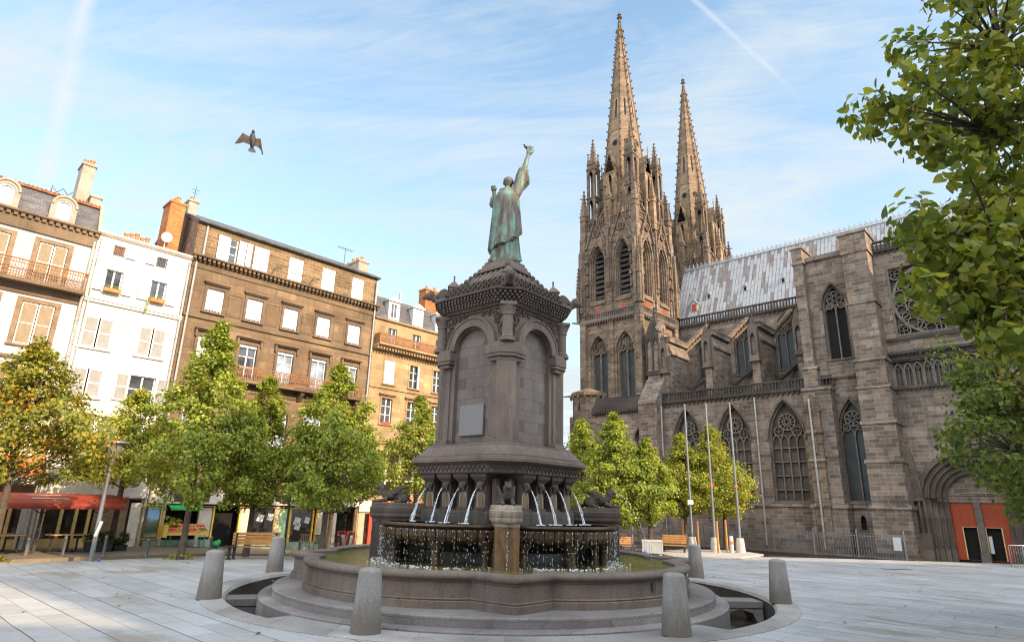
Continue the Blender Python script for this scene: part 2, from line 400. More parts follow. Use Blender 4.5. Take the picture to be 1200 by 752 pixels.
M.slate = masonry('slate roof', (0.125, 0.115, 0.115), (0.085, 0.08, 0.082), (0.05, 0.05, 0.05), 0.22, 0.11, 0.006, 0.25, bstr=0.5, rough=0.6)
M.tile = masonry('clay tile roof', (0.336, 0.128, 0.056), (0.264, 0.096, 0.040), (0.128, 0.056, 0.032), 0.2, 0.25, 0.012, 0.3, bstr=0.6)
M.brick = masonry('orange brick', (0.435, 0.154, 0.041), (0.345, 0.116, 0.030), (0.338, 0.188, 0.098), 0.2, 0.07, 0.008, 0.25, dark=(0.2, 0.09, 0.04), bstr=0.4)
M.pot = plain('terracotta', (0.50, 0.18, 0.06), 0.8, 0.25, 6)
M.plaster = plain('weathered plaster', (0.299, 0.247, 0.190), 0.9, 0.2, 2.5, 0.2)
M.rubble = masonry('dark rubble gable', (0.16, 0.085, 0.05), (0.10, 0.06, 0.04), (0.30, 0.2, 0.13), 0.16, 0.11, 0.02, 0.4, bstr=0.6)
M.rust = plain('rusted balcony iron', (0.234, 0.104, 0.041), 0.8, 0.4, 8)
M.iron = plain('dark iron', (0.022, 0.022, 0.024), 0.5, 0.3, 6)
M.steel = plain('grey street metal', (0.161, 0.167, 0.177), 0.45, 0.2, 3, 0, 0.35)
M.galv = plain('galvanised steel', (0.20, 0.21, 0.225), 0.45, 0.2, 3, 0, 0.5)
M.zinc = plain('zinc pipe', (0.33, 0.31, 0.285), 0.5, 0.2, 3, 0, 0.2)
M.glass = None
def glassm(name, col, rough=0.06):
    m, t = mat(name); o = t.n('ShaderNodeTexCoord').outputs['Object']
    f = t.noise(o, 1.6, 3, 0.5)
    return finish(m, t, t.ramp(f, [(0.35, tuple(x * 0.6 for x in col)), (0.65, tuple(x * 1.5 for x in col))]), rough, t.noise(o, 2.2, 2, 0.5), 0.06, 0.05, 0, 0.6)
M.glass = glassm('window glass', (0.05, 0.055, 0.06))
M.glassg = glassm('leaded church glass', (0.016, 0.021, 0.020), 0.55)
M.glassdark = glassm('shop glass', (0.030, 0.024, 0.018), 0.05)
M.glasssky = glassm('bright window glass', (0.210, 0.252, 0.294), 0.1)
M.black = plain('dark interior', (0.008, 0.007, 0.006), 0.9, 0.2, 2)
M.door = plain('rust red door paint', (0.33, 0.048, 0.012), 0.6, 0.14, 1.5)
M.redpaint = plain('bright red paint', (0.60, 0.06, 0.035), 0.5, 0.12, 3)
M.yellow = plain('ochre shopfront paint', (0.72, 0.44, 0.07), 0.5, 0.12, 3)
M.green = plain('green plinth paint', (0.24, 0.31, 0.24), 0.7, 0.15, 3)
M.greenp = plain('market green', (0.03, 0.30, 0.08), 0.5, 0.2, 5)
M.canopy = None
m, t = mat('weathered red canopy'); o = t.n('ShaderNodeTexCoord').outputs['Object']
c = t.ramp(t.noise(t.scale(o, (1, 2, 1)), 1.6, 5, 0.65, 0.5), [(0.35, (0.20, 0.017, 0.010)), (0.6, (0.27, 0.040, 0.014)), (0.75, (0.30, 0.12, 0.04))])
M.canopy = finish(m, t, c, 0.65, t.noise(o, 20, 3), 0.15)
M.orange = plain('orange awning cloth', (0.86, 0.16, 0.05), 0.8, 0.12, 2)
M.wood = plain('varnished wood', (0.391, 0.191, 0.055), 0.55, 0.25, 5)
M.woodpale = plain('pale table wood', (0.62, 0.42, 0.17), 0.55, 0.2, 5)
M.bark = plain('tree bark', (0.085, 0.062, 0.045), 0.95, 0.4, 8, 0.6)
M.concrete = plain('pale concrete', (0.441, 0.410, 0.367), 0.9, 0.18, 3, 0.2, fine=0.12)
M.signwhite = plain('white sign board', (0.490, 0.490, 0.477), 0.6, 0.05, 3)
M.blackboard = plain('chalkboard', (0.06, 0.055, 0.05), 0.8, 0.3, 8)
M.blue = plain('blue plastic', (0.03, 0.10, 0.42), 0.5, 0.2, 6)
M.sandstone = plain('pale sandstone', (0.392, 0.308, 0.224), 0.9, 0.15, 2, 0.2)
# metal nave roof: standing seam sheets, some rusted
m, t = mat('seamed metal roof'); o = t.n('ShaderNodeTexCoord').outputs['Object']
s1 = t.n('ShaderNodeSeparateXYZ', Vector=o)
uv = t.n('ShaderNodeCombineXYZ', X=t.math('MULTIPLY', s1.outputs[2], 1.09), Y=s1.outputs[0], Z=0.0).outputs[0]
b = t.n('ShaderNodeTexBrick', dict(offset=0.37, offset_frequency=2), Vector=uv, Color1=(0, 0, 0), Color2=(1, 1, 1), Mortar=(0.3, 0.3, 0.3), Scale=1.0, Mortar_Size=0.019, Brick_Width=1.7, Row_Height=0.27)
rnd = t.n('ShaderNodeSeparateXYZ', Vector=b.outputs[0]).outputs[0]
pat = t.math('ADD', t.math('MULTIPLY', t.noise(t.scale(o, (0.6, 1, 0.3)), 0.75, 3, 0.5), 0.75), t.math('MULTIPLY', rnd, 0.60))
xb = t.rng(s1.outputs[0], -23.5, -15.0, 0.10, -0.02)
rustf = t.rng(t.math('ADD', pat, xb), 0.81, 0.86)
c = t.mix(t.math('MULTIPLY', rustf, t.rng(t.noise(t.scale(o, (5, 1, 0.6)), 2.0, 4, 0.6), 0.3, 0.7, 0.45, 1.0)), t.ramp(t.noise(t.scale(o, (1, 1, 0.5)), 3.5, 5, 0.65), [(0.3, (0.235, 0.24, 0.25)), (0.65, (0.32, 0.322, 0.325))]),
          t.ramp(t.noise(o, 6, 4, 0.6), [(0.35, (0.095, 0.062, 0.048)), (0.7, (0.165, 0.115, 0.09))]))
c = t.mix(t.math('MULTIPLY', b.outputs['Fac'], 0.85), c, (0.075, 0.07, 0.07))
M.metalroof = finish(m, t, c, 0.62, b.outputs['Fac'], 0.6, 0.03, 0.0, 0.3)
# statue
m, t = mat('green patinated bronze'); o = t.n('ShaderNodeTexCoord').outputs['Object']
f = t.noise(t.scale(o, (2.4, 2.4, 0.6)), 2.6, 6, 0.62, 0.5)
c = t.ramp(f, [(0.34, (0.060, 0.042, 0.030)), (0.47, (0.105, 0.090, 0.068)), (0.58, (0.115, 0.185, 0.145)), (0.70, (0.14, 0.29, 0.235))])
c = t.mix(t.rng(t.noise(o, 9, 4, 0.6), 0.5, 0.75, 0, 0.6), c, (0.10, 0.075, 0.055))
M.bronze = finish(m, t, c, 0.6, t.noise(o, 18, 3), 0.2, 0.02, 0.25, 0.4)
# water
m, t = mat('rippled fountain water'); o = t.n('ShaderNodeTexCoord').outputs['Object']
c = t.ramp(t.noise(o, 1.3, 4, 0.6), [(0.35, (0.085, 0.075, 0.020)), (0.7, (0.19, 0.165, 0.050))])
fo = t.rng(t.noise(o, 7, 6, 0.72), 0.60, 0.74, 0, 0.7)
c = t.mix(fo, c, (0.55, 0.55, 0.50))
M.water = finish(m, t, c, t.rng(fo, 0, 0.7, 0.06, 0.5), t.math('ADD', t.noise(o, 9, 4, 0.6), t.math('MULTIPLY', t.noise(o, 28, 3, 0.6), 0.4)), 0.5, 0.05, 0, 0.5)
m, t = mat('still dark water'); o = t.n('ShaderNodeTexCoord').outputs['Object']
M.stillwater = finish(m, t, t.ramp(t.noise(o, 2, 4), [(0.4, (0.02, 0.02, 0.012)), (0.7, (0.05, 0.05, 0.025))]), 0.06, t.noise(o, 6, 2), 0.05)
m, t = mat('white falling water')
g = t.n('ShaderNodeBsdfGlass', Color=(0.97, 0.98, 1.0), Roughness=0.15, IOR=1.2); d = t.n('ShaderNodeBsdfDiffuse', Color=(0.86, 0.88, 0.9))
tr = t.n('ShaderNodeBsdfTransparent'); o = t.n('ShaderNodeTexCoord').outputs['Object']
mx = t.n('ShaderNodeMixShader', i_0=t.rng(t.noise(t.scale(o, (26, 26, 7)), 1.0, 3, 0.6), 0.40, 0.62, 0.12, 0.85), i_1=tr, i_2=d)
t.n('ShaderNodeOutputMaterial', Surface=mx); M.jet = m

# leaves
def leafmat(name, stops, trans=0.38, patch=None, rough=0.5):
    m, t = mat(name); geo = t.n('ShaderNodeNewGeometry'); o = t.n('ShaderNodeTexCoord').outputs['Object']
    rnd = geo.outputs['Random Per Island']
    v = t.math('ADD', t.math('MULTIPLY', rnd, 0.55), t.math('MULTIPLY', t.noise(o, 0.9, 3, 0.5), 0.45))
    c = t.ramp(v, stops)
    if patch is not None:
        c = t.mix(t.rng(t.math('ADD', t.math('MULTIPLY', t.noise(o, 0.7, 3, 0.5), 0.85), t.math('MULTIPLY', rnd, 0.25)), patch[1], patch[1] + 0.14), c, patch[0])
    p = t.n('ShaderNodeBsdfPrincipled', Base_Color=c, Roughness=rough); p.inputs['Specular IOR Level'].default_value = 0.3
    tl = t.n('ShaderNodeBsdfTranslucent', Color=t.mix(1.0, c, (1.25, 1.15, 0.6), 'MULTIPLY'))
    t.n('ShaderNodeOutputMaterial', Surface=t.n('ShaderNodeMixShader', i_0=trans, i_1=p, i_2=tl))
    return m
M.leaf = leafmat('linden leaves', [(0.25, (0.150, 0.195, 0.030)), (0.5, (0.265, 0.315, 0.046)), (0.75, (0.42, 0.44, 0.064))], 0.45)
M.leafdark = leafmat('dark green leaves', [(0.25, (0.029, 0.055, 0.016)), (0.5, (0.052, 0.091, 0.023)), (0.75, (0.085, 0.130, 0.029))])
M.leafyel = leafmat('autumn yellow leaves', [(0.25, (0.115, 0.145, 0.022)), (0.5, (0.215, 0.225, 0.030)), (0.75, (0.36, 0.30, 0.034))], patch=((0.50, 0.22, 0.02), 0.63))
M.leaflime = leafmat('yellow green leaves', [(0.25, (0.180, 0.205, 0.026)), (0.5, (0.31, 0.33, 0.042)), (0.75, (0.44, 0.42, 0.055))])
M.leafnear = leafmat('close linden leaves', [(0.25, (0.095, 0.130, 0.020)), (0.5, (0.190, 0.235, 0.034)), (0.70, (0.33, 0.34, 0.052)), (0.9, (0.48, 0.43, 0.07))], 0.48, patch=((0.46, 0.19, 0.03), 0.86), rough=0.4)
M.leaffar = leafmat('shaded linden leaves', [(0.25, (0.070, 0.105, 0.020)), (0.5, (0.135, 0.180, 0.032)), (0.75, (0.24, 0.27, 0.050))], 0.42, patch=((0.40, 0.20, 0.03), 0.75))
# ------------------------------------------------------------------ places: three frames of the square
CX = Vector((0.7324, -0.6809, 0)); CY = Vector((0.6809, 0.7324, 0)); CO = CY * 38.0        # cathedral: along, into
LX = Vector((0.6940, 0.7199, 0)); LY = Vector((-0.7199, 0.6940, 0)); LO = LY * 30.5          # left houses: along, into
CROT = math.atan2(CX.y, CX.x); LROT = math.atan2(LX.y, LX.x)
AX = Vector((-0.25, 16.3, 0)); FROT = R(-40)                                                    # fountain
SHD_D, SHD_W, SHD_H = 27.0, 32.5, 20.6     # distance, far end and height of the off-frame house that shades the square
def sst(a, b, x):
    t_ = max(0.0, min(1.0, (x - a) / (b - a))); return t_ * t_ * (3 - 2 * t_)
def gz(x, y):
    X = x * LX.x + y * LX.y; Y = x * LY.x + y * LY.y - 30.5
    return -0.05 * max(0.0, min(18.0, X - 10)) * sst(-11, -4, Y)
def LW(X, Y, Z=None):
    p = LO + LX * X + LY * Y
    return Vector((p.x, p.y, gz(p.x, p.y) if Z is None else Z))

# ground materials in plain ground coordinates
def paving(name, ca, cb, joint, bw, bh, rot, strong=True, stains=True):
    m, t = mat(name); o = t.n('ShaderNodeTexCoord').outputs['Object']
    mp = t.n('ShaderNodeMapping', Vector=o); mp.inputs['Rotation'].default_value = (0, 0, rot)
    wv = t.vmath('ADD', mp.outputs[0], t.vmath('MULTIPLY', t.vmath('SUBTRACT', t.n('ShaderNodeTexNoise', Vector=o, Scale=0.8).outputs['Color'], (0.5, 0.5, 0.5)), (0.05, 0.05, 0)))
    b = t.n('ShaderNodeTexBrick', dict(offset=0.43), Vector=wv, Color1=ca, Color2=cb, Mortar=joint, Scale=1.0, Mortar_Size=0.008, Mortar_Smooth=0.3, Brick_Width=bw, Row_Height=bh)
    c = b.outputs[0]
    if strong:
        b3 = t.n('ShaderNodeTexBrick', dict(offset=0.5), Vector=wv, Color1=(1, 1, 1), Color2=(1, 1, 1), Mortar=(0.42, 0.39, 0.36), Scale=1.0, Mortar_Size=0.013, Mortar_Smooth=0.15, Brick_Width=400.0, Row_Height=bh * 2)
        fade = t.rng(t.noise(o, 0.5, 3, 0.5), 0.3, 0.5, 0.45, 1.0)
        c = t.mix(fade, c, t.mix(1.0, c, b3.outputs[0], 'MULTIPLY'))
    k = t.rng(t.noise(o, 0.35, 6, 0.62, 0.4), 0.3, 0.7, 0.80, 1.16)
    c = t.mix(1.0, c, t.n('ShaderNodeCombineXYZ', X=k, Y=k, Z=k).outputs[0], 'MULTIPLY')
    fn = t.noise(o, 9, 5, 0.7)
    k = t.rng(fn, 0.25, 0.75, 0.86, 1.13)
    c = t.mix(1.0, c, t.n('ShaderNodeCombineXYZ', X=k, Y=k, Z=k).outputs[0], 'MULTIPLY')
    wetf = 0.0
    if stains:
        sp = t.vmath('ADD', mp.outputs[0], (0.0, 0.0, 0.0))
        d1 = t.rng(t.noise(t.scale(sp, (0.42, 0.9, 1)), 1.0, 4, 0.6, 0.3), 0.56, 0.66, 0, 0.6)
        c = t.mix(d1, c, (0.20, 0.155, 0.10))
        d2 = t.rng(t.noise(o, 2.3, 3, 0.5), 0.70, 0.74, 0, 0.35)
        c = t.mix(d2, c, (0.17, 0.15, 0.125))
    rg = t.rng(t.noise(o, 1.1, 4, 0.6), 0.3, 0.7, 0.45, 0.72)
    return finish(m, t, c, rg, t.math('ADD', t.math('MULTIPLY', b.outputs['Fac'], -1.0), t.math('MULTIPLY', fn, 0.5)), 0.25, 0.015, 0, 0.45)
M.plaza = paving('grey paving slabs', (0.385, 0.378, 0.372), (0.310, 0.303, 0.298), (0.20, 0.185, 0.17), 1.25, 0.43, -CROT)
M.asph = plain('worn asphalt', (0.115, 0.098, 0.085), 0.9, 0.22, 1.2, 0.3, fine=0.2)
M.walk = paving('sandy sidewalk slabs', (0.215, 0.165, 0.115), (0.175, 0.135, 0.095), (0.11, 0.085, 0.06), 0.8, 0.4, -LROT, False, False)
M.cobble = paving('small street setts', (0.19, 0.165, 0.14), (0.145, 0.125, 0.108), (0.08, 0.07, 0.06), 0.24, 0.16, -CROT, False, False)
M.kerb = plain('kerb stone', (0.36, 0.33, 0.30), 0.85, 0.15, 2, 0.2)

def sheet(name, outline, holes, mtl, zoff, step=2.0, edge=0.0):
    vs = []; es = []
    for lp in [outline] + holes:
        o0 = len(vs); pts = []
        n = len(lp)
        for i in range(n):
            a = Vector(lp[i]); b_ = Vector(lp[(i + 1) % n]); k = max(1, int((b_ - a).length / step)) if lp is outline else 1
            pts += [a.lerp(b_, j / k) for j in range(k)]
        n = len(pts); vs += pts; es += [(o0 + i, o0 + (i + 1) % n) for i in range(n)]
        if lp is outline: nout = n
    nb = len(vs)
    xs = [p.x for p in vs]; ys = [p.y for p in vs]
    x = max(min(xs), -30)
    while x < min(max(xs), 5):
        y = max(min(ys), 5)
        while y < min(max(ys), 50):
            if all((Vector((x, y)) - Vector((-0.1, 17))).length > 8 for _ in (0,)): vs.append(Vector((x + 0.013, y + 0.017)))
            y += step
        x += step
    r = delaunay_2d_cdt(vs, es, [list(range(nout))], 2, 1e-4)
    b = MB(); b.add([(p.x, p.y, gz(p.x, p.y) + zoff) for p in r[0]], [tuple(f) for f in r[2]])
    if edge:
        n = len(es)
        for a, c in es:
            pa, pc = vs[a], vs[c]
            b.add([(pa.x, pa.y, gz(*pa) + zoff), (pc.x, pc.y, gz(*pc) + zoff), (pc.x, pc.y, gz(*pc) + zoff - edge), (pa.x, pa.y, gz(*pa) + zoff - edge)], [(0, 1, 2, 3)])
    return tag(b.build(name, mtl), kind='structure')
def l2(X, Y): p = LW(X, Y, 0); return (p.x, p.y)
RC = (-0.1, 17.0)
hole = [(RC[0] + 6.93 * math.cos(2 * math.pi * i / 72), RC[1] + 6.93 * math.sin(2 * math.pi * i / 72)) for i in range(72)]
sheet('plaza', [l2(-60, -6.1), l2(17.6, -6.1), (3.0, 30.2), (10.2, 30.4), (14.0, 31.0), (24.0, 30.5), (80, 28), (80, -45), (-90, -45)], [hole], M.plaza, 0.0, edge=0.14)
sheet('pavement', [l2(-60, -4.7), l2(28, -4.7), l2(30, 6), l2(-60, 6)], [], M.walk, 0.0, edge=0.14)
b = MB(); N = 64
hs = [(RC[0] + 6.6 * math.cos(2 * math.pi * i / 72), RC[1] + 6.6 * math.sin(2 * math.pi * i / 72)) for i in range(72)]
sheet('ground', [(-400, -200), (400, -200), (400, 600), (-400, 600)], [hs], M.cobble, -0.13, step=4.0)
sheet('road', [l2(-60, -6.0), l2(40, -6.0), l2(40, -4.8), l2(-60, -4.8)], [], M.asph, -0.115, step=2.0)

# sunken ring round the fountain
def annulus(b, c, r0, r1, z, n=96):
    v = [(c[0] + r * math.cos(2 * math.pi * i / n), c[1] + r * math.sin(2 * math.pi * i / n), z) for r in (r0, r1) for i in range(n)]
    b.add(v, [(i, (i + 1) % n, n + (i + 1) % n, n + i) for i in range(n)])
b = MB()
b.lathe([(6.46, -0.05), (6.50, 0.0), (6.56, 0.022), (6.95, 0.022), (6.985, 0.01), (6.985, -0.2)], 120, RC, caps=False)
o = b.build('kerb_ring', M.ring, smooth=True); tag(o, kind='structure')
b = MB(); b.lathe([(6.475, -0.60), (6.475, -0.048)], 120, RC, caps=False); tag(b.build('moat_wall', M.damp), kind='structure')
b = MB(); b.lathe([(0.02, -0.55), (6.6, -0.55)], 72, RC); tag(b.build('moat_floor', M.damp), kind='structure')
# shallow rain water standing in the right part of the sunken ring
b = MB(); n = 20
pts = [(RC[0] + 6.47 * math.cos(R(-40 + 60 * i / n)), RC[1] + 6.47 * math.sin(R(-40 + 60 * i / n)), -0.52) for i in range(n + 1)]
pts += [(AX.x + 5.44 * math.cos(R(20 - 60 * i / n)), AX.y + 5.44 * math.sin(R(20 - 60 * i / n)), -0.52) for i in range(n + 1)]
b.add([p for i in range(n + 1) for p in (pts[i], pts[-1 - i])], [(2 * i, 2 * i + 2, 2 * i + 3, 2 * i + 1) for i in range(n)])
tag(b.build('puddle', M.stillwater), kind='structure')
# paving that closes the ring in front of the steps
b = MB(); n = 40; q = []
for i in range(n + 1):
    a_ = R(-132 + 86 * i / n); d_ = Vector((math.cos(a_), math.sin(a_))); off = Vector((AX.x - RC[0], AX.y - RC[1])); bb = off.dot(d_); rr_ = -bb + math.sqrt(bb * bb - off.length_squared + 6.52 ** 2)
    q += [(AX.x + 5.40 * d_.x, AX.y + 5.40 * d_.y, 0.006), (AX.x + rr_ * d_.x, AX.y + rr_ * d_.y, 0.006)]
b.add(q, [(2 * i, 2 * i + 1, 2 * i + 3, 2 * i + 2) for i in range(n)]); b.add([(x, y, z - 0.3) for x, y, z in (q[0], q[1], q[-2], q[-1])] + [q[0], q[1], q[-2], q[-1]], [(0, 1, 5, 4), (2, 3, 7, 6)])
tag(b.build('ring_paving', M.ring), kind='structure')
# low stone terrace under the flag poles
b = MB(); b.prism([(7.3, 28.7), (10.3, 28.8), (12.3, 31.2), (12.0, 33.6), (9.4, 33.8), (6.9, 31.2)], 0.004, 0.10, 'z')
tag(b.build('terrace', M.kerb, bevel=0.02), kind='structure')
# ------------------------------------------------------------------ the fountain
F = empty('fountain', 'tall dark lava stone fountain with arched shaft, overflowing basins and stepped round base', 'fountain', AX, FROT)
def chsq(a, c):      # square of half side a with corners cut by c, counter-clockwise
    return [(-a + c, -a), (a - c, -a), (a, -a + c), (a, a - c), (a - c, a), (-a + c, a), (-a, a - c), (-a, -a + c)]
def tiers(b, prof):  # loft of (a, c, z)
    b.loft([[(x, y, z) for x, y in chsq(a, c)] for a, c, z in prof])
rotk = lambda k: Matrix.Rotation(k * math.pi / 2, 4, 'Z')

M.wetdark = wetstone('wet dark stone', (0.012, 0.010, 0.009), (0.060, 0.046, 0.036), 0.35)
# steps
b = MB(); b.lathe([(5.43, -0.56), (5.43, 0.03), (5.405, 0.055), (4.9, 0.055)], 110); o = b.build('step', M.step, F, smooth=True)
b = MB(); b.lathe([(5.16, 0.0), (5.16, 0.205), (5.135, 0.23), (3.5, 0.23)], 110); o = b.build('step', M.step, F, smooth=True)
# little bridges over the sunken ring
for ang in (194, 2, 98):
    b = MB(); b.T = Matrix.Rotation(R(ang + 40 - 0), 4, 'Z')
    ar = [(5.3, -0.5), (5.3, -0.06), (7.4, -0.06), (7.4, -0.5), (7.1, -0.5)] + [(6.35 + 0.6 * math.cos(R(i * 18)), -0.42 + 0.2 * math.sin(R(i * 18))) for i in range(11)]
    b.T = Matrix.Rotation(R(ang) - FROT, 4, 'Z')
    b.prism([(5.3, -0.22), (6.5, -0.22), (6.5, -0.07), (5.3, -0.07)], -0.35, 0.35, 'y')
    b.prism([(5.3, -0.54), (5.5, -0.54), (5.6, -0.34), (5.95, -0.25), (6.25, -0.34), (6.35, -0.54), (6.5, -0.54), (6.5, -0.22), (5.3, -0.22)], -0.33, 0.33, 'y')
    b.build('channel_bridge', M.step, F, bevel=0.01)

# lower basin: four lobes and four pointed corners
def basin_r(phi):
    d = abs(((math.degrees(phi) - 45) % 90 + 45) % 90 - 45)      # degrees from the nearest corner
    if d < 10: return 4.93 * math.cos(0) - (4.93 - 4.36) * d / 10.0
    e = 45 - d
    return 4.36 + 0.36 * (1 - (e / 35.0) ** 2) ** 0.75
phis = sorted(set([R(i * 2.5) for i in range(144)] + [R(45 + 90 * k + s_ * 10) for k in range(4) for s_ in (-1, 1)]))
def basin_ring(off, z): return [((basin_r(p) + off) * math.cos(p), (basin_r(p) + off) * math.sin(p), z) for p in phis]
b = MB()
b.loft([basin_ring(o_, z) for o_, z in ((0.0, 0.15), (0.0, 0.35), (-0.03, 0.365), (-0.015, 0.39), (-0.06, 0.41), (-0.065, 0.66), (-0.04, 0.675), (-0.05, 0.70),
        (0.0, 0.715), (0.035, 0.75), (0.035, 0.80), (0.0, 0.835), (-0.06, 0.85), (-0.24, 0.845), (-0.30, 0.815), (-0.31, 0.3))], False, False)
lb = b.build('lower_basin', M.volvic, F, smooth=True, sharp=50)
b = MB(); b.lathe([(0.02, 0.31), (4.2, 0.31)], 48); b.build('basin_floor', M.volvicdark, lb)
b = MB(); b.T = Matrix.Rotation(R(-48) - FROT, 4, 'Z'); b.box(4.645, 4.68, -0.05, 0.05, 0.50, 0.64); b.build('notice_plate', M.blackboard, lb)

# dark core below the upper basins
b = MB(); tiers(b, [(1.45, 0.45, 0.3), (1.45, 0.45, 1.5), (1.62, 0.55, 1.52), (1.62, 0.55, 1.86), (1.58, 0.55, 1.9), (1.36, 0.5, 1.905)])
b.build('core_block', M.wetdark, F, bevel=0.012)
# attic: chamfered block, pilasters and corbels
b = MB(); tiers(b, [(1.34, 0.46, 1.85), (1.34, 0.46, 2.70)])
for k in range(4):
    b.T = rotk(k)
    for s_ in (-1, 1):
        b.box(s_ * 1.13 - 0.06, s_ * 1.13 + 0.06, -1.44, -1.3, 1.85, 2.6)
at = b.build('attic', M.volvicdark, F)
for k in range(4):
    for i, px in enumerate((-0.84, -0.28, 0.28, 0.84)):
        b = MB(); b.T = rotk(k)
        b.box(px - 0.135, px + 0.135, -1.56, -1.30, 1.89, 2.48)
        b.loft([[(px - w_, -1.30 - d_, z), (px + w_, -1.30 - d_, z), (px + w_, -1.28, z), (px - w_, -1.28, z)] for w_, d_, z in ((0.135, 0.26, 2.48), (0.15, 0.30, 2.52), (0.235, 0.38, 2.62), (0.25, 0.40, 2.70))])
        b.box(px - 0.16, px + 0.16, -1.60, -1.3, 1.86, 1.95)
        pil = b.build('pilaster', M.volvicdark, at, bevel=0.008)
        if k in (0, 1, 3):
            b = MB(); b.T = rotk(k)
            b.prism(parch(px, 0.125, 1.96, 2.16, 2.36, 6), -1.568, -1.55, 'y'); wp = b.build('lime_panel', M.limestained, pil)
            b = MB(); b.T = rotk(k); b.prism(parch(px, 0.088, 1.955, 2.12, 2.27, 6), -1.574, -1.56, 'y'); b.build('wet_panel', M.wetpier, wp)
            b = MB(); b.T = rotk(k); b.box(px - 0.168, px + 0.168, -1.608, -1.58, 1.858, 1.952); b.build('wet_foot', M.wet, wp)
            b = MB(); b.T = rotk(k)
            y0 = -1.60
            b.ball((px, y0, 2.42), (0.085, 0.075, 0.10)); b.ball((px, y0 - 0.06, 2.385), (0.05, 0.05, 0.045))
            b.ball((px, y0 - 0.085, 2.42), (0.022, 0.03, 0.03)); 
            for s_ in (-1, 1):
                b.ball((px + s_ * 0.035, y0 - 0.055, 2.455), (0.022, 0.02, 0.018)); b.ball((px + s_ * 0.085, y0 + 0.01, 2.48), (0.03, 0.03, 0.04)); b.ball((px + s_ * 0.06, y0 - 0.02, 2.34), (0.03, 0.03, 0.05))
            b.ball((px, y0 + 0.02, 2.50), (0.09, 0.06, 0.04))
            b.build('lion_mask', M.volvicdark, pil, remesh=0.014)
# big moulding with zigzag frieze
b = MB()
tiers(b, [(1.66, 0.56, 2.70), (1.72, 0.58, 2.715), (1.72, 0.58, 2.90), (1.76, 0.6, 2.91), (1.84, 0.62, 2.955), (1.88, 0.63, 2.965), (1.88, 0.63, 3.04), (1.84, 0.62, 3.06), (1.84, 0.62, 3.085),
          (1.78, 0.58, 3.10), (1.78, 0.58, 3.14), (1.70, 0.52, 3.16), (1.56, 0.46, 3.33), (1.53, 0.45, 3.36), (1.53, 0.45, 3.40), (1.46, 0.42, 3.42), (1.30, 0.4, 3.425)])
mo = b.build('moulded_cornice', M.volvic, F, bevel=0.006)
b = MB()
for k in range(4):
    b.T = rotk(k)
    for (u0, u1, fr) in ((-1.13, 1.13, None), (-0.40, 0.40, 'c')):
        if fr: b.T = rotk(k) @ Matrix.Rotation(math.pi / 4, 4, 'Z')
        d = -1.722 if not fr else -(2 * 1.72 - 0.58) / math.sqrt(2) - 0.002
        nz = max(2, int((u1 - u0) / 0.135)); w_ = (u1 - u0) / nz
        pts = []
        for i in range(nz): pts += [(u0 + i * w_, 2.765), (u0 + (i + 0.5) * w_, 2.865)]
        pts.append((u1, 2.765)); b.bar2d(pts, 0.03, d - 0.022, d + 0.01)
        b.bar2d([(u0, 2.735), (u1, 2.735)], 0.02, d - 0.016, d + 0.01)
b.build('zigzag_frieze', M.volvicdark, mo)

# shaft: niche walls and corner piers
a0 = 1.15
for k in range(4):
    b = MB(); b.T = rotk(k)
    b.panel(rect(-1.0, 1.0, 3.40, 6.88), [parch(0, 0.61, 3.46, 5.82, 6.40, 12)], -a0, 0.12)
    nw = b.build('niche_wall', M.volvic, F)
    b = MB(); b.T = rotk(k); b.poly(rect(-0.66, 0.66, 3.40, 6.5), -a0 + 0.119); b.build('niche_back', M.volvicwall, nw)
    b = MB(); b.T = rotk(k)
    outer = parch(0, 0.81, None, 5.86, 6.65, 14); inner = parch(0, 0.60, None, 5.86, 6.44, 14)
    n = len(outer)
    b.loft([[(p[0], -a0 - 0.11, p[1]), (q[0], -a0 - 0.11, q[1]), (q[0], -a0 + 0.0, q[1]), (p[0], -a0 + 0.0, p[1])] for p, q in zip(outer, inner)])
    b.bar2d(parch(0, 0.82, None, 5.86, 6.66, 14), 0.045, -a0 - 0.135, -a0)
    b.build('arch_ring', M.volvic, nw, bevel=0.006)
    # carved foliage in the spandrels
    b = MB(); b.T = rotk(k); rr = random.Random(11 + k)
    for s_ in (-1, 1):
        for (px, pz) in ((0.86, 6.62), (0.72, 6.72), (0.90, 6.38), (0.52, 6.76), (0.80, 6.52), (0.94, 6.2), (0.33, 6.79)):
            for q in range(5):
                an = rr.uniform(0, 6.28); r_ = rr.uniform(0.02, 0.075)
                b.ball((s_ * (px + r_ * math.cos(an)), -a0 - 0.01, pz + r_ * math.sin(an)), (rr.uniform(0.02, 0.045), 0.045, rr.uniform(0.02, 0.045)), 7, 5)
            b.bar2d(circ(s_ * px, pz, 0.075, 10), 0.022, -a0 - 0.04, -a0, True)
    b.bar2d([(-1.0, 6.84), (1.0, 6.84)], 0.06, -a0 - 0.05, -a0)
    b.build('spandrel_carving', M.volvicdark, nw)
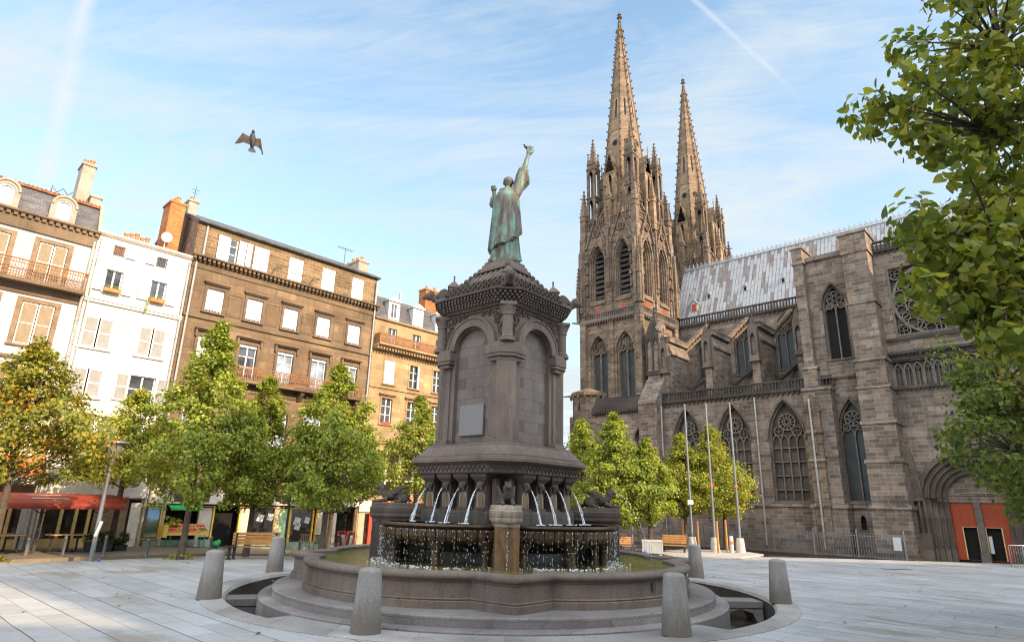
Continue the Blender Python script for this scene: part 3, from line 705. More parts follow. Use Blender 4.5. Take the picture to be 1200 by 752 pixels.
for k in range(4):
    T = rotk(k)
    b = MB(); b.T = T
    def cor(b, i0, a, c, z0, z1):    # corner pier between inner line i0 and outer faces a, chamfer c
        b.prism([(i0, -a), (a - c, -a), (a, -a + c), (a, -i0), (a - 0.30, -i0), (i0, -a + 0.30)], z0, z1, 'z')
    cor(b, 0.62, 1.36, 0.27, 3.41, 3.50); cor(b, 0.66, 1.31, 0.25, 3.50, 3.56); cor(b, 0.74, 1.20, 0.16, 3.56, 5.42)
    b.prism([(0.955, -1.31), (1.04, -1.31), (1.31, -1.04), (1.31, -0.955), (1.05, -0.80), (0.80, -1.05)], 3.50, 5.42, 'z')
    pier = b.build('corner_pier', M.volvic, F, bevel=0.010)
    b = MB(); b.T = T
    cor(b, 0.70, 1.30, 0.24, 5.42, 5.52); cor(b, 0.64, 1.35, 0.26, 5.52, 5.60); cor(b, 0.62, 1.37, 0.27, 5.60, 5.83); cor(b, 0.66, 1.33, 0.26, 5.83, 5.90)
    b.build('impost', M.volvic, pier, bevel=0.012)
    q = 1.16
    b = MB(); b.T = T
    b.lathe([(0.20, 5.90), (0.20, 5.96), (0.165, 5.98), (0.175, 6.01), (0.135, 6.05), (0.13, 6.56), (0.155, 6.575), (0.145, 6.60), (0.15, 6.64), (0.20, 6.76), (0.21, 6.80)], 16, (q, -q))
    b.T = T @ Matrix.Translation((q, -q, 0)) @ Matrix.Rotation(-math.pi / 4, 4, 'Z'); b.box(-0.21, 0.21, -0.21, 0.21, 6.80, 6.88)
    b.build('colonnette', M.volvic, pier, smooth=True)
# billet cornice
b = MB(); tiers(b, [(1.22, 0.34, 6.86), (1.27, 0.36, 6.88), (1.27, 0.36, 6.93), (1.30, 0.38, 6.94), (1.46, 0.44, 7.19), (1.56, 0.48, 7.195), (1.57, 0.48, 7.24), (1.53, 0.47, 7.265), (1.20, 0.40, 7.27)])
bc = b.build('billet_cornice', M.volvicdark, F, bevel=0.006)
b = MB()
for k in range(4):
    for fr in (0, 1):
        b.T = rotk(k) @ (Matrix.Rotation(math.pi / 4, 4, 'Z') if fr else Matrix.Identity(4))
        for row in range(4):
            a = 1.335 + row * 0.05; c = 0.39 + row * 0.018; z = 6.955 + row * 0.058
            hl = (a - c) if not fr else c / math.sqrt(2); d = a if not fr else (2 * a - c) / math.sqrt(2)
            n = int(2 * hl / 0.11) if not fr else 5
            st = 2 * hl / n
            for i in range(n):
                u = -hl + (i + 0.25 + 0.5 * (row % 2)) * st
                if u + st * 0.25 > hl + 0.03: continue
                b.box(u - st * 0.25, u + st * 0.25, -d - 0.035, -d + 0.08, z, z + 0.055)
b.build('billets', M.volvic, bc)
# scalloped cresting
b = MB()
for k in range(4):
    b.T = rotk(k)
    b.box(-1.0, 1.0, -1.20, -1.08, 7.265, 7.56)
    for i in range(11):
        u = -0.93 + i * 0.186
        b.prism(circ(u, 7.59, 0.096, 12), -1.21, -1.09, 'y'); b.bar2d(circ(u, 7.59, 0.06, 10), 0.025, -1.235, -1.20, True)
        b.bar2d(circ(u, 7.44, 0.07, 10), 0.026, -1.23, -1.195, True); b.bar2d(circ(u + 0.093, 7.33, 0.06, 9), 0.022, -1.23, -1.195, True)
b.build('scalloped_cresting', M.volvicdark, F)
# tiled stone roof
b = MB(); tiers(b, [(1.08, 0.05, 7.48), (0.46, 0.05, 8.28), (0.44, 0.05, 8.29)])
for k in range(4):
    b.T = rotk(k)
    for i in range(-5, 6):
        u = i * 0.19; top = max(0.0, abs(u) - 0.42) / 0.64
        zt = 8.25 - top * 0.86
        b.tube([(u, -1.09, 7.49), (u, -1.09 + 0.63 * (1 - top), 7.49 + 0.80 * (1 - top))], 0.034, 6)
rf = b.build('tiled_roof', M.volvic, F)
for k in range(4):
    b = MB(); b.T = rotk(k) @ Matrix.Rotation(math.pi / 4, 4, 'Z')
    b.tube([(0, -1.46, 7.52), (0, -0.64, 8.28)], 0.05, 6)
    for i in range(7):
        f = i / 6.5
        b.ball((0, -(1.42 - 0.80 * f), 7.62 + 0.74 * f), (0.05, 0.085, 0.10), 8, 6)
    b.build('hip_cresting', M.volvicdark, rf, smooth=True)
for k in range(4):
    b = MB(); b.T = rotk(k) @ Matrix.Rotation(math.pi / 4, 4, 'Z')
    b.box(-0.14, 0.14, -1.54, -1.26, 7.27, 7.76); b.box(-0.17, 0.17, -1.57, -1.23, 7.76, 7.80)
    b.loft([[(-0.16, -1.56, 7.80), (0.16, -1.56, 7.80), (0.16, -1.24, 7.80), (-0.16, -1.24, 7.80)], [(-0.03, -1.43, 7.98), (0.03, -1.43, 7.98), (0.03, -1.37, 7.98), (-0.03, -1.37, 7.98)]])
    b.tube([(0, -1.40, 7.96), (0, -1.40, 8.11)], 0.02, 6); b.box(-0.055, 0.055, -1.42, -1.38, 8.04, 8.08); b.ball((0, -1.40, 8.12), 0.032, 6, 5)
    b.build('corner_pinnacle', M.volvic, F, bevel=0.006)
    # winged beast leaning out over the cornice
    b = MB(); b.T = rotk(k) @ Matrix.Rotation(math.pi / 4, 4, 'Z')
    b.tube([(0, -1.52, 7.40), (0, -1.68, 7.44), (0, -1.84, 7.44), (0, -1.98, 7.45)], [0.15, 0.165, 0.14, 0.10], 12)
    b.ball((0, -2.08, 7.50), (0.105, 0.125, 0.11)); b.ball((0, -2.19, 7.46), (0.06, 0.075, 0.055)); b.ball((0, -2.0, 7.52), (0.14, 0.09, 0.14))
    for s_ in (-1, 1):
        b.tube([(s_ * 0.11, -1.62, 7.42), (s_ * 0.14, -1.76, 7.33), (s_ * 0.14, -1.90, 7.305)], [0.085, 0.07, 0.055], 8)
        b.loft([[(s_ * 0.11, y, z0), (s_ * 0.19, y, z0), (s_ * 0.19, y, z1), (s_ * 0.11, y, z1)] for y, z0, z1 in ((-1.86, 7.44, 7.52), (-1.76, 7.42, 7.64), (-1.66, 7.46, 7.70), (-1.58, 7.48, 7.68), (-1.52, 7.44, 7.58))])
        b.ball((s_ * 0.08, -2.03, 7.61), (0.035, 0.04, 0.05), 6, 5)
    b.build('gargoyle', M.volvicdark, F, remesh=0.018)
# statue plinth
b = MB(); tiers(b, [(0.60, 0.16, 8.22), (0.60, 0.16, 8.30), (0.55, 0.15, 8.32), (0.52, 0.14, 8.46), (0.47, 0.13, 8.48), (0.47, 0.13, 8.56), (0.3, 0.1, 8.565)])
b.build('statue_plinth', M.volvic, F, bevel=0.01)
# blank grey plaque on the left niche
b = MB(); b.box(-0.42, 0.40, -a0 + 0.04, -a0 + 0.10, 3.66, 4.42); 
b.build('plaque', plain('grey plaque', (0.185, 0.168, 0.160), 0.6, 0.05, 2), F, bevel=0.006)

# diagonal piers with winged lions
def lion(b):
    """lion lying along -y (outwards), base at z=0"""
    b.tube([(0, 0.42, 0.14), (0, 0.25, 0.19), (0, 0.0, 0.185), (0, -0.22, 0.20), (0, -0.34, 0.25)], [0.10, 0.155, 0.14, 0.15, 0.10], 12)
    b.tube([(0, -0.30, 0.22), (0, -0.38, 0.36), (0, -0.42, 0.46)], [0.13, 0.115, 0.09], 12)
    b.ball((0, -0.46, 0.49), (0.095, 0.115, 0.10)); b.ball((0, -0.565, 0.455), (0.055, 0.07, 0.05)); b.ball((0, -0.40, 0.42), (0.135, 0.10, 0.15))
    for s_ in (-1, 1):
        b.tube([(s_ * 0.13, -0.22, 0.12), (s_ * 0.14, -0.42, 0.06), (s_ * 0.14, -0.62, 0.045)], [0.075, 0.055, 0.05], 8); b.ball((s_ * 0.14, -0.64, 0.04), (0.055, 0.07, 0.04), 8, 6)
        b.ball((s_ * 0.15, 0.27, 0.14), (0.075, 0.17, 0.14)); b.tube([(s_ * 0.19, 0.20, 0.05), (s_ * 0.19, 0.0, 0.04)], [0.06, 0.045], 8)
        b.ball((s_ * 0.07, -0.42, 0.585), (0.03, 0.025, 0.045), 7, 5)
        # wing: shoulder disc sweeping back to a flat tip
        b.ball((s_ * 0.165, -0.12, 0.25), (0.035, 0.15, 0.12))
        b.loft([[(s_ * (0.15 + w_), y, z0), (s_ * (0.19 + w_), y, z0), (s_ * (0.19 + w_), y, z1), (s_ * (0.15 + w_), y, z1)] for y, z0, z1, w_ in ((-0.24, 0.22, 0.30, 0), (-0.12, 0.2, 0.40, 0.02), (0.06, 0.30, 0.50, 0.05), (0.24, 0.42, 0.53, 0.07), (0.40, 0.47, 0.52, 0.07))])
    b.tube([(0, 0.42, 0.12), (0.12, 0.50, 0.06), (0.22, 0.42, 0.05)], [0.035, 0.03, 0.035], 6)
for k in range(4):
    T = rotk(k) @ Matrix.Rotation(math.pi / 4, 4, 'Z')
    b = MB(); b.T = T
    hw = 0.25
    b.prism([(-hw, -1.7), (-hw, -3.08), (hw, -3.08), (hw, -1.7)], 0.32, 1.60, 'z')
    pr = b.build('pier', M.wetpier if k in (0, 2) else M.wetdark, F, bevel=0.012)
    b = MB(); b.T = T
    def capring(w_, e, z):
        return [(-w_, -1.7, z), (-w_, -2.98, z)] + [(-w_ + 2 * w_ * i / 6.0, -2.98 - e * math.sin(math.pi * i / 6.0) ** 0.7, z) for i in range(1, 6)] + [(w_, -2.98, z), (w_, -1.7, z)]
    b.loft([capring(*q) for q in ((0.255, 0.13, 1.58), (0.265, 0.14, 1.60), (0.265, 0.14, 1.65), (0.30, 0.18, 1.67), (0.32, 0.20, 1.72), (0.31, 0.19, 1.77), (0.325, 0.205, 1.79), (0.325, 0.205, 1.90), (0.30, 0.18, 1.92), (0.29, 0.17, 2.0), (0.27, 0.15, 2.02))])
    b.build('pier_cap', M.limestained if k == 0 else M.volvicdark, pr, smooth=True, sharp=40)
    b = MB(); b.T = T @ Matrix.Translation((0, -2.58, 2.01)) @ Matrix.Scale(0.80, 4); lion(b)
    b.build('winged_lion', M.volvicdark, pr, remesh=0.016)
# upper basins: half-round bowls with tongue ornament on colonnettes
for k in range(4):
    c = (0, -1.30); A0, A1 = math.pi, 2 * math.pi
    b = MB(); b.T = rotk(k)
    b.lathe([(r_ * 0.93, z_) for r_, z_ in [(1.70, 1.50), (1.74, 1.53), (1.86, 1.545), (1.88, 1.60), (1.95, 1.615), (2.0, 1.60), (2.01, 1.565), (1.96, 1.53), (1.93, 1.50), (1.90, 1.49), (1.88, 1.46)]], 40, c, A0, A1)
    ub = b.build('upper_basin', M.wet, F, smooth=True, sharp=30)
    b = MB(); b.T = rotk(k); b.lathe([(1.74, 1.47), (1.71, 1.36), (1.58, 1.24), (1.40, 1.20), (1.12, 1.08), (0.84, 1.0)], 40, c, A0, A1); b.build('bowl', M.wetdark, ub, smooth=True)
    b = MB(); b.T = rotk(k)
    for i in range(26):
        an = A0 + (i + 0.5) * math.pi / 26; ux, uy = math.cos(an), math.sin(an); tx, ty = -uy, ux
        b.add([], [])
        rings = []
        for (rr_, z, hw_) in ((1.828, 1.50, 0.10), (1.818, 1.36, 0.10), (1.79, 1.29, 0.085), (1.74, 1.245, 0.045)):
            rings.append([(c[0] + ux * rr_ + tx * hw_, c[1] + uy * rr_ + ty * hw_, z), (c[0] + ux * (rr_ + 0.02) , c[1] + uy * (rr_ + 0.02), z), (c[0] + ux * rr_ - tx * hw_, c[1] + uy * rr_ - ty * hw_, z), (c[0] + ux * (rr_ - 0.12), c[1] + uy * (rr_ - 0.12), z)])
        b.loft(rings)
    b.build('tongue_ornament', M.wet, ub)
    b = MB(); b.T = rotk(k); b.lathe([(0.02, 1.590), (1.77, 1.590)], 40, c, A0, A1); 
    b.build('basin_water', M.water, ub)
    for an in (205, 245, 295, 335):
        x, y = c[0] + 1.54 * math.cos(R(an)), c[1] + 1.54 * math.sin(R(an))
        b = MB(); b.T = rotk(k)
        b.lathe([(0.15, 0.3), (0.15, 0.45), (0.10, 0.50), (0.095, 1.02), (0.13, 1.05), (0.12, 1.08), (0.19, 1.20), (0.19, 1.26)], 12, (x, y)); b.build('colonnette', M.wet, ub, smooth=True)

# water in the lower basin
b = MB(); ring = [((basin_r(p) - 0.29) * math.cos(p), (basin_r(p) - 0.29) * math.sin(p), 0.755) for p in phis]
cen = (0, 0, 0.755); n = len(ring)
b.add([cen] + ring, [(0, 1 + i, 1 + (i + 1) % n) for i in range(n)])
wt = b.build('water', M.water, None); wt.location = AX; wt.rotation_euler = (0, 0, FROT); tag(wt, kind='structure')
# jets from the masks
def WM(v): return Matrix.Translation(AX) @ Matrix.Rotation(FROT, 4, 'Z') @ Vector(v)
WORD = ['first', 'second', 'third', 'fourth']
for k, side in ((0, 'left'), (1, 'right')):
    for i, px in enumerate((-0.84, -0.28, 0.28, 0.84)):
        rr = random.Random(k * 7 + i); v0 = rr.uniform(0.28, 0.40); b = MB()
        for q in range(5):          # a loose bundle of thin strands that fan out as they fall
            pts = []; rs = []; vq = v0 * rr.uniform(0.86, 1.08); sp = rr.gauss(0, 0.022); ph = rr.uniform(0, 6)
            for j in range(11):
                f = j / 10.0
                p = rotk(k) @ Vector((px + sp * f + 0.004 * math.sin(ph + 9 * f), -1.72 - vq * f, 2.37 - 0.32 * f - 0.45 * f * f))
                pts.append(WM(p)); rs.append((0.0055 + 0.006 * f) * rr.uniform(0.45, 1.4))
            b.tube(pts, rs, 6)
        for j in range(14):
            f = rr.uniform(0.3, 1.0); p = rotk(k) @ Vector((px + rr.gauss(0, 0.02), -1.72 - v0 * f + rr.gauss(0, 0.02), 2.37 - 0.30 * f - 0.47 * f * f)); b.ball(WM(p), rr.uniform(0.006, 0.014), 5, 4)
        for j in range(10):
            p = rotk(k) @ Vector((px + rr.gauss(0, 0.07), -1.72 - v0 + rr.gauss(0, 0.06), 1.61)); b.ball(WM(p), (rr.uniform(0.02, 0.05), rr.uniform(0.02, 0.05), 0.014), 6, 4)
        o = b.build('water_jet', M.jet, None, smooth=True)
        tag(o, f'water jet from the {WORD[i]} lion mask from the left on the {side} fountain face', 'water jet', 'water jets from the lion masks')
# thin jets from the two side lions and dribble below the front one
b = MB()
for j in range(40):
    f = j / 40.0; rr = random.Random(j); p = Matrix.Rotation(R(45 + 90), 4, 'Z') @ Vector((rr.gauss(0, 0.012), -3.05 - 0.95 * f + rr.gauss(0, 0.01), 2.36 - 1.75 * f * f + 0.10 * f)); b.ball(WM(p), (0.012, 0.012, 0.016), 5, 4)
o = b.build('water_jet', M.jet, None, smooth=True); tag(o, 'thin broken water jet spat by the winged lion on the right pier', 'water jet', 'water jets from the lion masks')
b = MB(); rr = random.Random(5)
for k in (0, 1, 3):
    for i in range(120 if k != 3 else 40):
        an = rr.uniform(math.pi * 1.03, math.pi * 1.97); r_ = 1.86 + rr.gauss(0, 0.02); p = Vector((r_ * math.cos(an), -1.30 + r_ * math.sin(an), 0)); z = 1.5
        while z > 0.77:
            ln = rr.uniform(0.012, 0.05)
            b.tube([WM(rotk(k) @ (p + Vector((rr.gauss(0, 0.006), rr.gauss(0, 0.006), z)))), WM(rotk(k) @ (p + Vector((0, 0, z - ln))))], rr.uniform(0.0022, 0.005), 4)
            z -= rr.uniform(0.06, 0.30)
for i in range(26):
    z = rr.uniform(0.7, 1.6); p = Matrix.Rotation(math.pi / 4, 4, 'Z') @ Vector((rr.gauss(0, 0.01), -3.10 + rr.gauss(0, 0.01), z)); b.ball(WM(p), (0.008, 0.008, 0.018), 5, 4)
for i in range(330):     # foam where it lands
    k = rr.choice((0, 1, 0, 1, 3)); an = rr.uniform(math.pi * 1.03, math.pi * 1.97); r_ = 1.88 + rr.gauss(0, 0.13)
    p = rotk(k) @ Vector((r_ * math.cos(an), -1.30 + r_ * math.sin(an), 0.76)); b.ball(WM(p), (rr.uniform(0.01, 0.035), rr.uniform(0.01, 0.035), rr.uniform(0.006, 0.016)), 5, 4)
o = b.build('falling_water', M.jet, None); tag(o, 'fine curtain of drops falling from the basin rims into the lower basin', 'falling water', kind='stuff')

# stone bollards round the ring
b = MB(); b.lathe([(0.245, 0.0), (0.245, 0.02), (0.185, 0.80), (0.18, 0.825), (0.16, 0.845), (0.10, 0.862), (0.01, 0.866)], 24)
bol = b.build('stone_bollard', M.granite, None, smooth=True, sharp=50)
BOL = [((-2.21, 10.80), 0.98, 'stone bollard in front of the fountain on the left, dark wet patch at its foot'),
       ((2.87, 11.25), 0.98, 'stone bollard in front of the fountain on the right, between steps and open paving'),
       ((-6.16, 13.92), 0.96, 'stone bollard at the far left end of the sunken ring, nearest the lamp post'),
       ((6.36, 15.37), 0.96, 'stone bollard at the far right end of the sunken ring with a chipped top'),
       ((-6.75, 19.3), 0.98, 'stone bollard behind the left side of the ring, in front of the wooden bench'),
       ((5.95, 20.6), 0.98, 'stone bollard behind the right side of the ring, in front of the flag poles')]
for i, ((x, y), s_, lab) in enumerate(BOL):
    o = bol if i == 0 else bol.copy()
    if i: COL.objects.link(o)
    o.location = (x, y, 0.022); o.scale = (1, 1, s_ / 0.88); o.rotation_euler = (0, 0, i * 1.3)
    tag(o, lab, 'bollard', 'stone bollards round the fountain ring')
# ------------------------------------------------------------------ bronze statue on the fountain, seen from behind
ST = empty('statue', 'green bronze statue of a robed man with one arm raised on top of the fountain', 'statue', AX + Vector((0, 0, 8.56)), R(-14))
b = MB(); b.prism(chsq(0.42, 0.12), 0.0, 0.09, 'z'); b.build('base_plate', M.bronze, ST)
b = MB()
NS = 72
def robe_ring(z, rx, ry, cx=0.0, cy=0.0, fold=1.0):
    out = []
    for i in range(NS):
        a = 2 * math.pi * i / NS
        f = 1 + fold * (0.055 * math.cos(11 * a + 0.5 * math.sin(z * 1.7)) + 0.045 * math.cos(6 * a + 1.1 * z + 0.7) + 0.02 * math.cos(19 * a - z))
        out.append((cx + rx * f * math.cos(a), cy + ry * f * math.sin(a), z))
    return out
b.loft([robe_ring(*q) for q in ((0.08, 0.41, 0.33, 0.0, 0.0, 1.5), (0.3, 0.375, 0.30, 0, 0, 1.4), (0.8, 0.345, 0.27, 0, 0, 1.2), (1.3, 0.33, 0.255, -0.01, 0.01, 0.9), (1.7, 0.315, 0.235, -0.01, 0.02, 0.6),
        (2.0, 0.31, 0.22, -0.01, 0.03, 0.35), (2.2, 0.28, 0.20, 0, 0.04, 0.2), (2.36, 0.19, 0.16, 0, 0.05, 0.1), (2.44, 0.10, 0.10, 0, 0.06, 0), (2.52, 0.085, 0.09, 0, 0.07, 0))])
# cape over the back: closed crescent, slanting hem lower at the left
def cape(zf, sx, sy, th):
    outp = []; inn = []
    for i in range(41):
        a = R(172 + 196 * i / 40.0)
        f = 1 + 0.05 * math.cos(9 * a + 0.6) * (1.1 - zf) + 0.03 * math.cos(16 * a) * (1 - zf)
        hem = 0.42 + 0.50 * max(0, (a - R(240)) / R(128)) + 0.05 * math.cos(7 * a)
        z = hem + (2.34 - hem) * zf
        outp.append((-0.01 + sx * f * math.cos(a), 0.02 + sy * f * math.sin(a), z)); inn.append((-0.01 + (sx * f - th) * math.cos(a), 0.02 + (sy * f - th) * math.sin(a), z))
    return outp + inn[::-1]
b.loft([cape(*q) for q in ((0.0, 0.435, 0.375, 0.12), (0.15, 0.42, 0.36, 0.12), (0.4, 0.395, 0.335, 0.12), (0.65, 0.37, 0.30, 0.11), (0.85, 0.345, 0.265, 0.10), (0.96, 0.27, 0.215, 0.09), (1.0, 0.21, 0.18, 0.07))])
# hood roll at the collar
b.tube([(-0.17, 0.08, 2.40), (-0.13, -0.07, 2.36), (0.0, -0.13, 2.33), (0.13, -0.07, 2.36), (0.17, 0.08, 2.40)], 0.07, 8)
# raised right arm in a wide sleeve
b.tube([(0.20, 0.03, 2.20), (0.31, 0.07, 2.50), (0.38, 0.11, 2.86), (0.42, 0.15, 3.10)], [0.155, 0.16, 0.17, 0.15], 14)
b.loft([[(0.25, 0.08 + s_, 2.30), (0.34, 0.06 + s_, 2.30), (0.34, 0.06 - s_, 2.30), (0.25, 0.08 - s_, 2.30)] if j == 0 else
        [(x0, 0.11 + s_, z0), (x1, 0.11 + s_, z1), (x1, 0.11 - s_, z1), (x0, 0.11 - s_, z0)] for j, (s_, x0, x1, z0, z1) in enumerate(((0.08, 0, 0, 0, 0), (0.11, 0.34, 0.50, 2.52, 2.54), (0.12, 0.37, 0.585, 2.74, 2.66), (0.11, 0.38, 0.58, 2.95, 2.86), (0.08, 0.38, 0.50, 3.12, 3.10)))])
b.tube([(0.40, 0.14, 3.0), (0.46, 0.17, 3.28), (0.50, 0.19, 3.52), (0.52, 0.20, 3.62)], [0.085, 0.08, 0.058, 0.052], 10)
b.ball((0.545, 0.205, 3.70), (0.075, 0.04, 0.10))
for (dx, dz, ln) in ((-0.055, 0.085, 0.12), (-0.02, 0.10, 0.15), (0.018, 0.10, 0.145), (0.05, 0.085, 0.12)):
    b.tube([(0.545 + dx, 0.205, 3.70 + dz * 0.8), (0.565 + dx * 1.3, 0.20, 3.70 + dz + ln * 0.5), (0.60 + dx * 1.5, 0.18, 3.70 + dz + ln)], [0.022, 0.02, 0.015], 6)
b.tube([(0.59, 0.20, 3.66), (0.66, 0.20, 3.72), (0.69, 0.19, 3.80)], [0.024, 0.022, 0.016], 6)
# left arm held out in front, hand up
b.tube([(-0.22, 0.04, 2.22), (-0.33, 0.10, 2.02), (-0.41, 0.24, 2.10), (-0.43, 0.28, 2.36)], [0.14, 0.15, 0.14, 0.10], 12)
b.tube([(-0.43, 0.28, 2.32), (-0.44, 0.28, 2.56)], [0.06, 0.05], 8)
b.ball((-0.445, 0.28, 2.64), (0.085, 0.07, 0.085)); b.ball((-0.47, 0.28, 2.71), (0.06, 0.05, 0.05))
for q in range(4): b.tube([(-0.50 + 0.035 * q, 0.25, 2.66), (-0.50 + 0.035 * q, 0.22, 2.70), (-0.49 + 0.03 * q, 0.25, 2.74)], [0.022, 0.022, 0.018], 6)
b.tube([(-0.38, 0.26, 2.62), (-0.37, 0.25, 2.70)], [0.025, 0.02], 6)
# head with tonsured hair, ears, face turned away
b.ball((0.015, 0.09, 2.69), (0.125, 0.15, 0.17), 14, 10); b.ball((0.015, 0.07, 2.72), (0.14, 0.15, 0.14), 14, 10)
for s_ in (-1, 1): b.ball((0.015 + s_ * 0.135, 0.09, 2.68), (0.025, 0.035, 0.05), 7, 5)
b.ball((0.015, 0.24, 2.67), (0.025, 0.04, 0.035), 7, 5); b.ball((0.015, 0.20, 2.58), (0.07, 0.05, 0.06), 8, 6); b.ball((0.015, 0.215, 2.745), (0.07, 0.03, 0.02), 8, 5)
# feet under the hem
for s_ in (-1, 1): b.ball((s_ * 0.14 - 0.05, -0.28, 0.11), (0.07, 0.12, 0.05), 8, 6)
fg = b.build('figure', M.bronze, ST, remesh=0.017); fg.scale = (1.1, 1.1, 1.0)
# ------------------------------------------------------------------ the cathedral (local: x along the wall, y into it, z up)
K = empty('cathedral', 'dark stone Gothic cathedral with two tall spires and a seamed metal roof', 'cathedral', CO, CROT)
EAST = lambda X: Matrix(((0, -1, 0, X), (1, 0, 0, 0), (0, 0, 1, 0), (0, 0, 0, 1)))      # panel facing +x at plane X: (u,d,v)->(X-d,u,v)
WEST = lambda X: Matrix(((0, 1, 0, X), (-1, 0, 0, 0), (0, 0, 1, 0), (0, 0, 0, 1)))
ID = Matrix.Identity(4)

def balustrade(b, x0, x1, y, z0, z1, pitch=0.2, th=0.14):
    b.box(x0, x1, y - th / 2 - 0.02, y + th / 2 + 0.02, z1 - 0.10, z1); b.box(x0, x1, y - th / 2, y + th / 2, z0, z0 + 0.09)
    n = max(2, int((x1 - x0) / pitch)); st = (x1 - x0) / n
    for i in range(n + 1):
        u = x0 + i * st; b.box(u - 0.035, u + 0.035, y - th / 2 + 0.02, y + th / 2 - 0.02, z0 + 0.09, z1 - 0.10)
def corbels(b, x0, x1, y, z, pitch=0.26, w_=0.13, h=0.14, d=0.13):
    n = max(1, int((x1 - x0) / pitch)); st = (x1 - x0) / n
    for i in range(n): u = x0 + (i + 0.5) * st; b.box(u - w_ / 2, u + w_ / 2, y - d, y + 0.02, z - h, z)
def pinnacle(b, x, y, z0, z1, w_, zt, crock=True):
    """square shaft z0..z1 with a gablet course, then a crocketed spirelet up to zt"""
    b.box(x - w_ / 2, x + w_ / 2, y - w_ / 2, y + w_ / 2, z0, z1)
    e = w_ * 0.62
    b.box(x - e, x + e, y - e, y + e, z1 - 0.05, z1 + 0.05)
    for s_ in (-1, 1):
        b.prism([(x - w_ * 0.5, z1 - w_ * 0.9), (x + w_ * 0.5, z1 - w_ * 0.9), (x, z1 + w_ * 0.5)], y + s_ * (w_ * 0.5 + 0.03) - 0.03, y + s_ * (w_ * 0.5 + 0.03) + 0.03, 'y')
        b.prism([(y - w_ * 0.5, z1 - w_ * 0.9), (y + w_ * 0.5, z1 - w_ * 0.9), (y, z1 + w_ * 0.5)], x + s_ * (w_ * 0.5 + 0.03) - 0.03, x + s_ * (w_ * 0.5 + 0.03) + 0.03, 'x')
    h = w_ * 0.5; t_ = 0.025
    b.loft([[(x - h, y - h, z1), (x + h, y - h, z1), (x + h, y + h, z1), (x - h, y + h, z1)], [(x - t_, y - t_, zt - 0.12), (x + t_, y - t_, zt - 0.12), (x + t_, y + t_, zt - 0.12), (x - t_, y + t_, zt - 0.12)]])
    if crock:
        n = max(3, int((zt - z1) / 0.32))
        for i in range(1, n):
            f = i / n; r_ = h * (1 - f) + t_ * f + 0.025; z = z1 + (zt - z1 - 0.12) * f
            for sx, sy in ((1, 1), (1, -1), (-1, 1), (-1, -1)): b.box(x + sx * r_ - 0.035, x + sx * r_ + 0.035, y + sy * r_ - 0.035, y + sy * r_ + 0.035, z - 0.04, z + 0.04)
    b.box(x - 0.035, x + 0.035, y - 0.035, y + 0.035, zt - 0.2, zt); b.box(x - 0.10, x + 0.10, y - 0.03, y + 0.03, zt - 0.13, zt - 0.05); b.box(x - 0.03, x + 0.03, y - 0.10, y + 0.10, zt - 0.13, zt - 0.05)

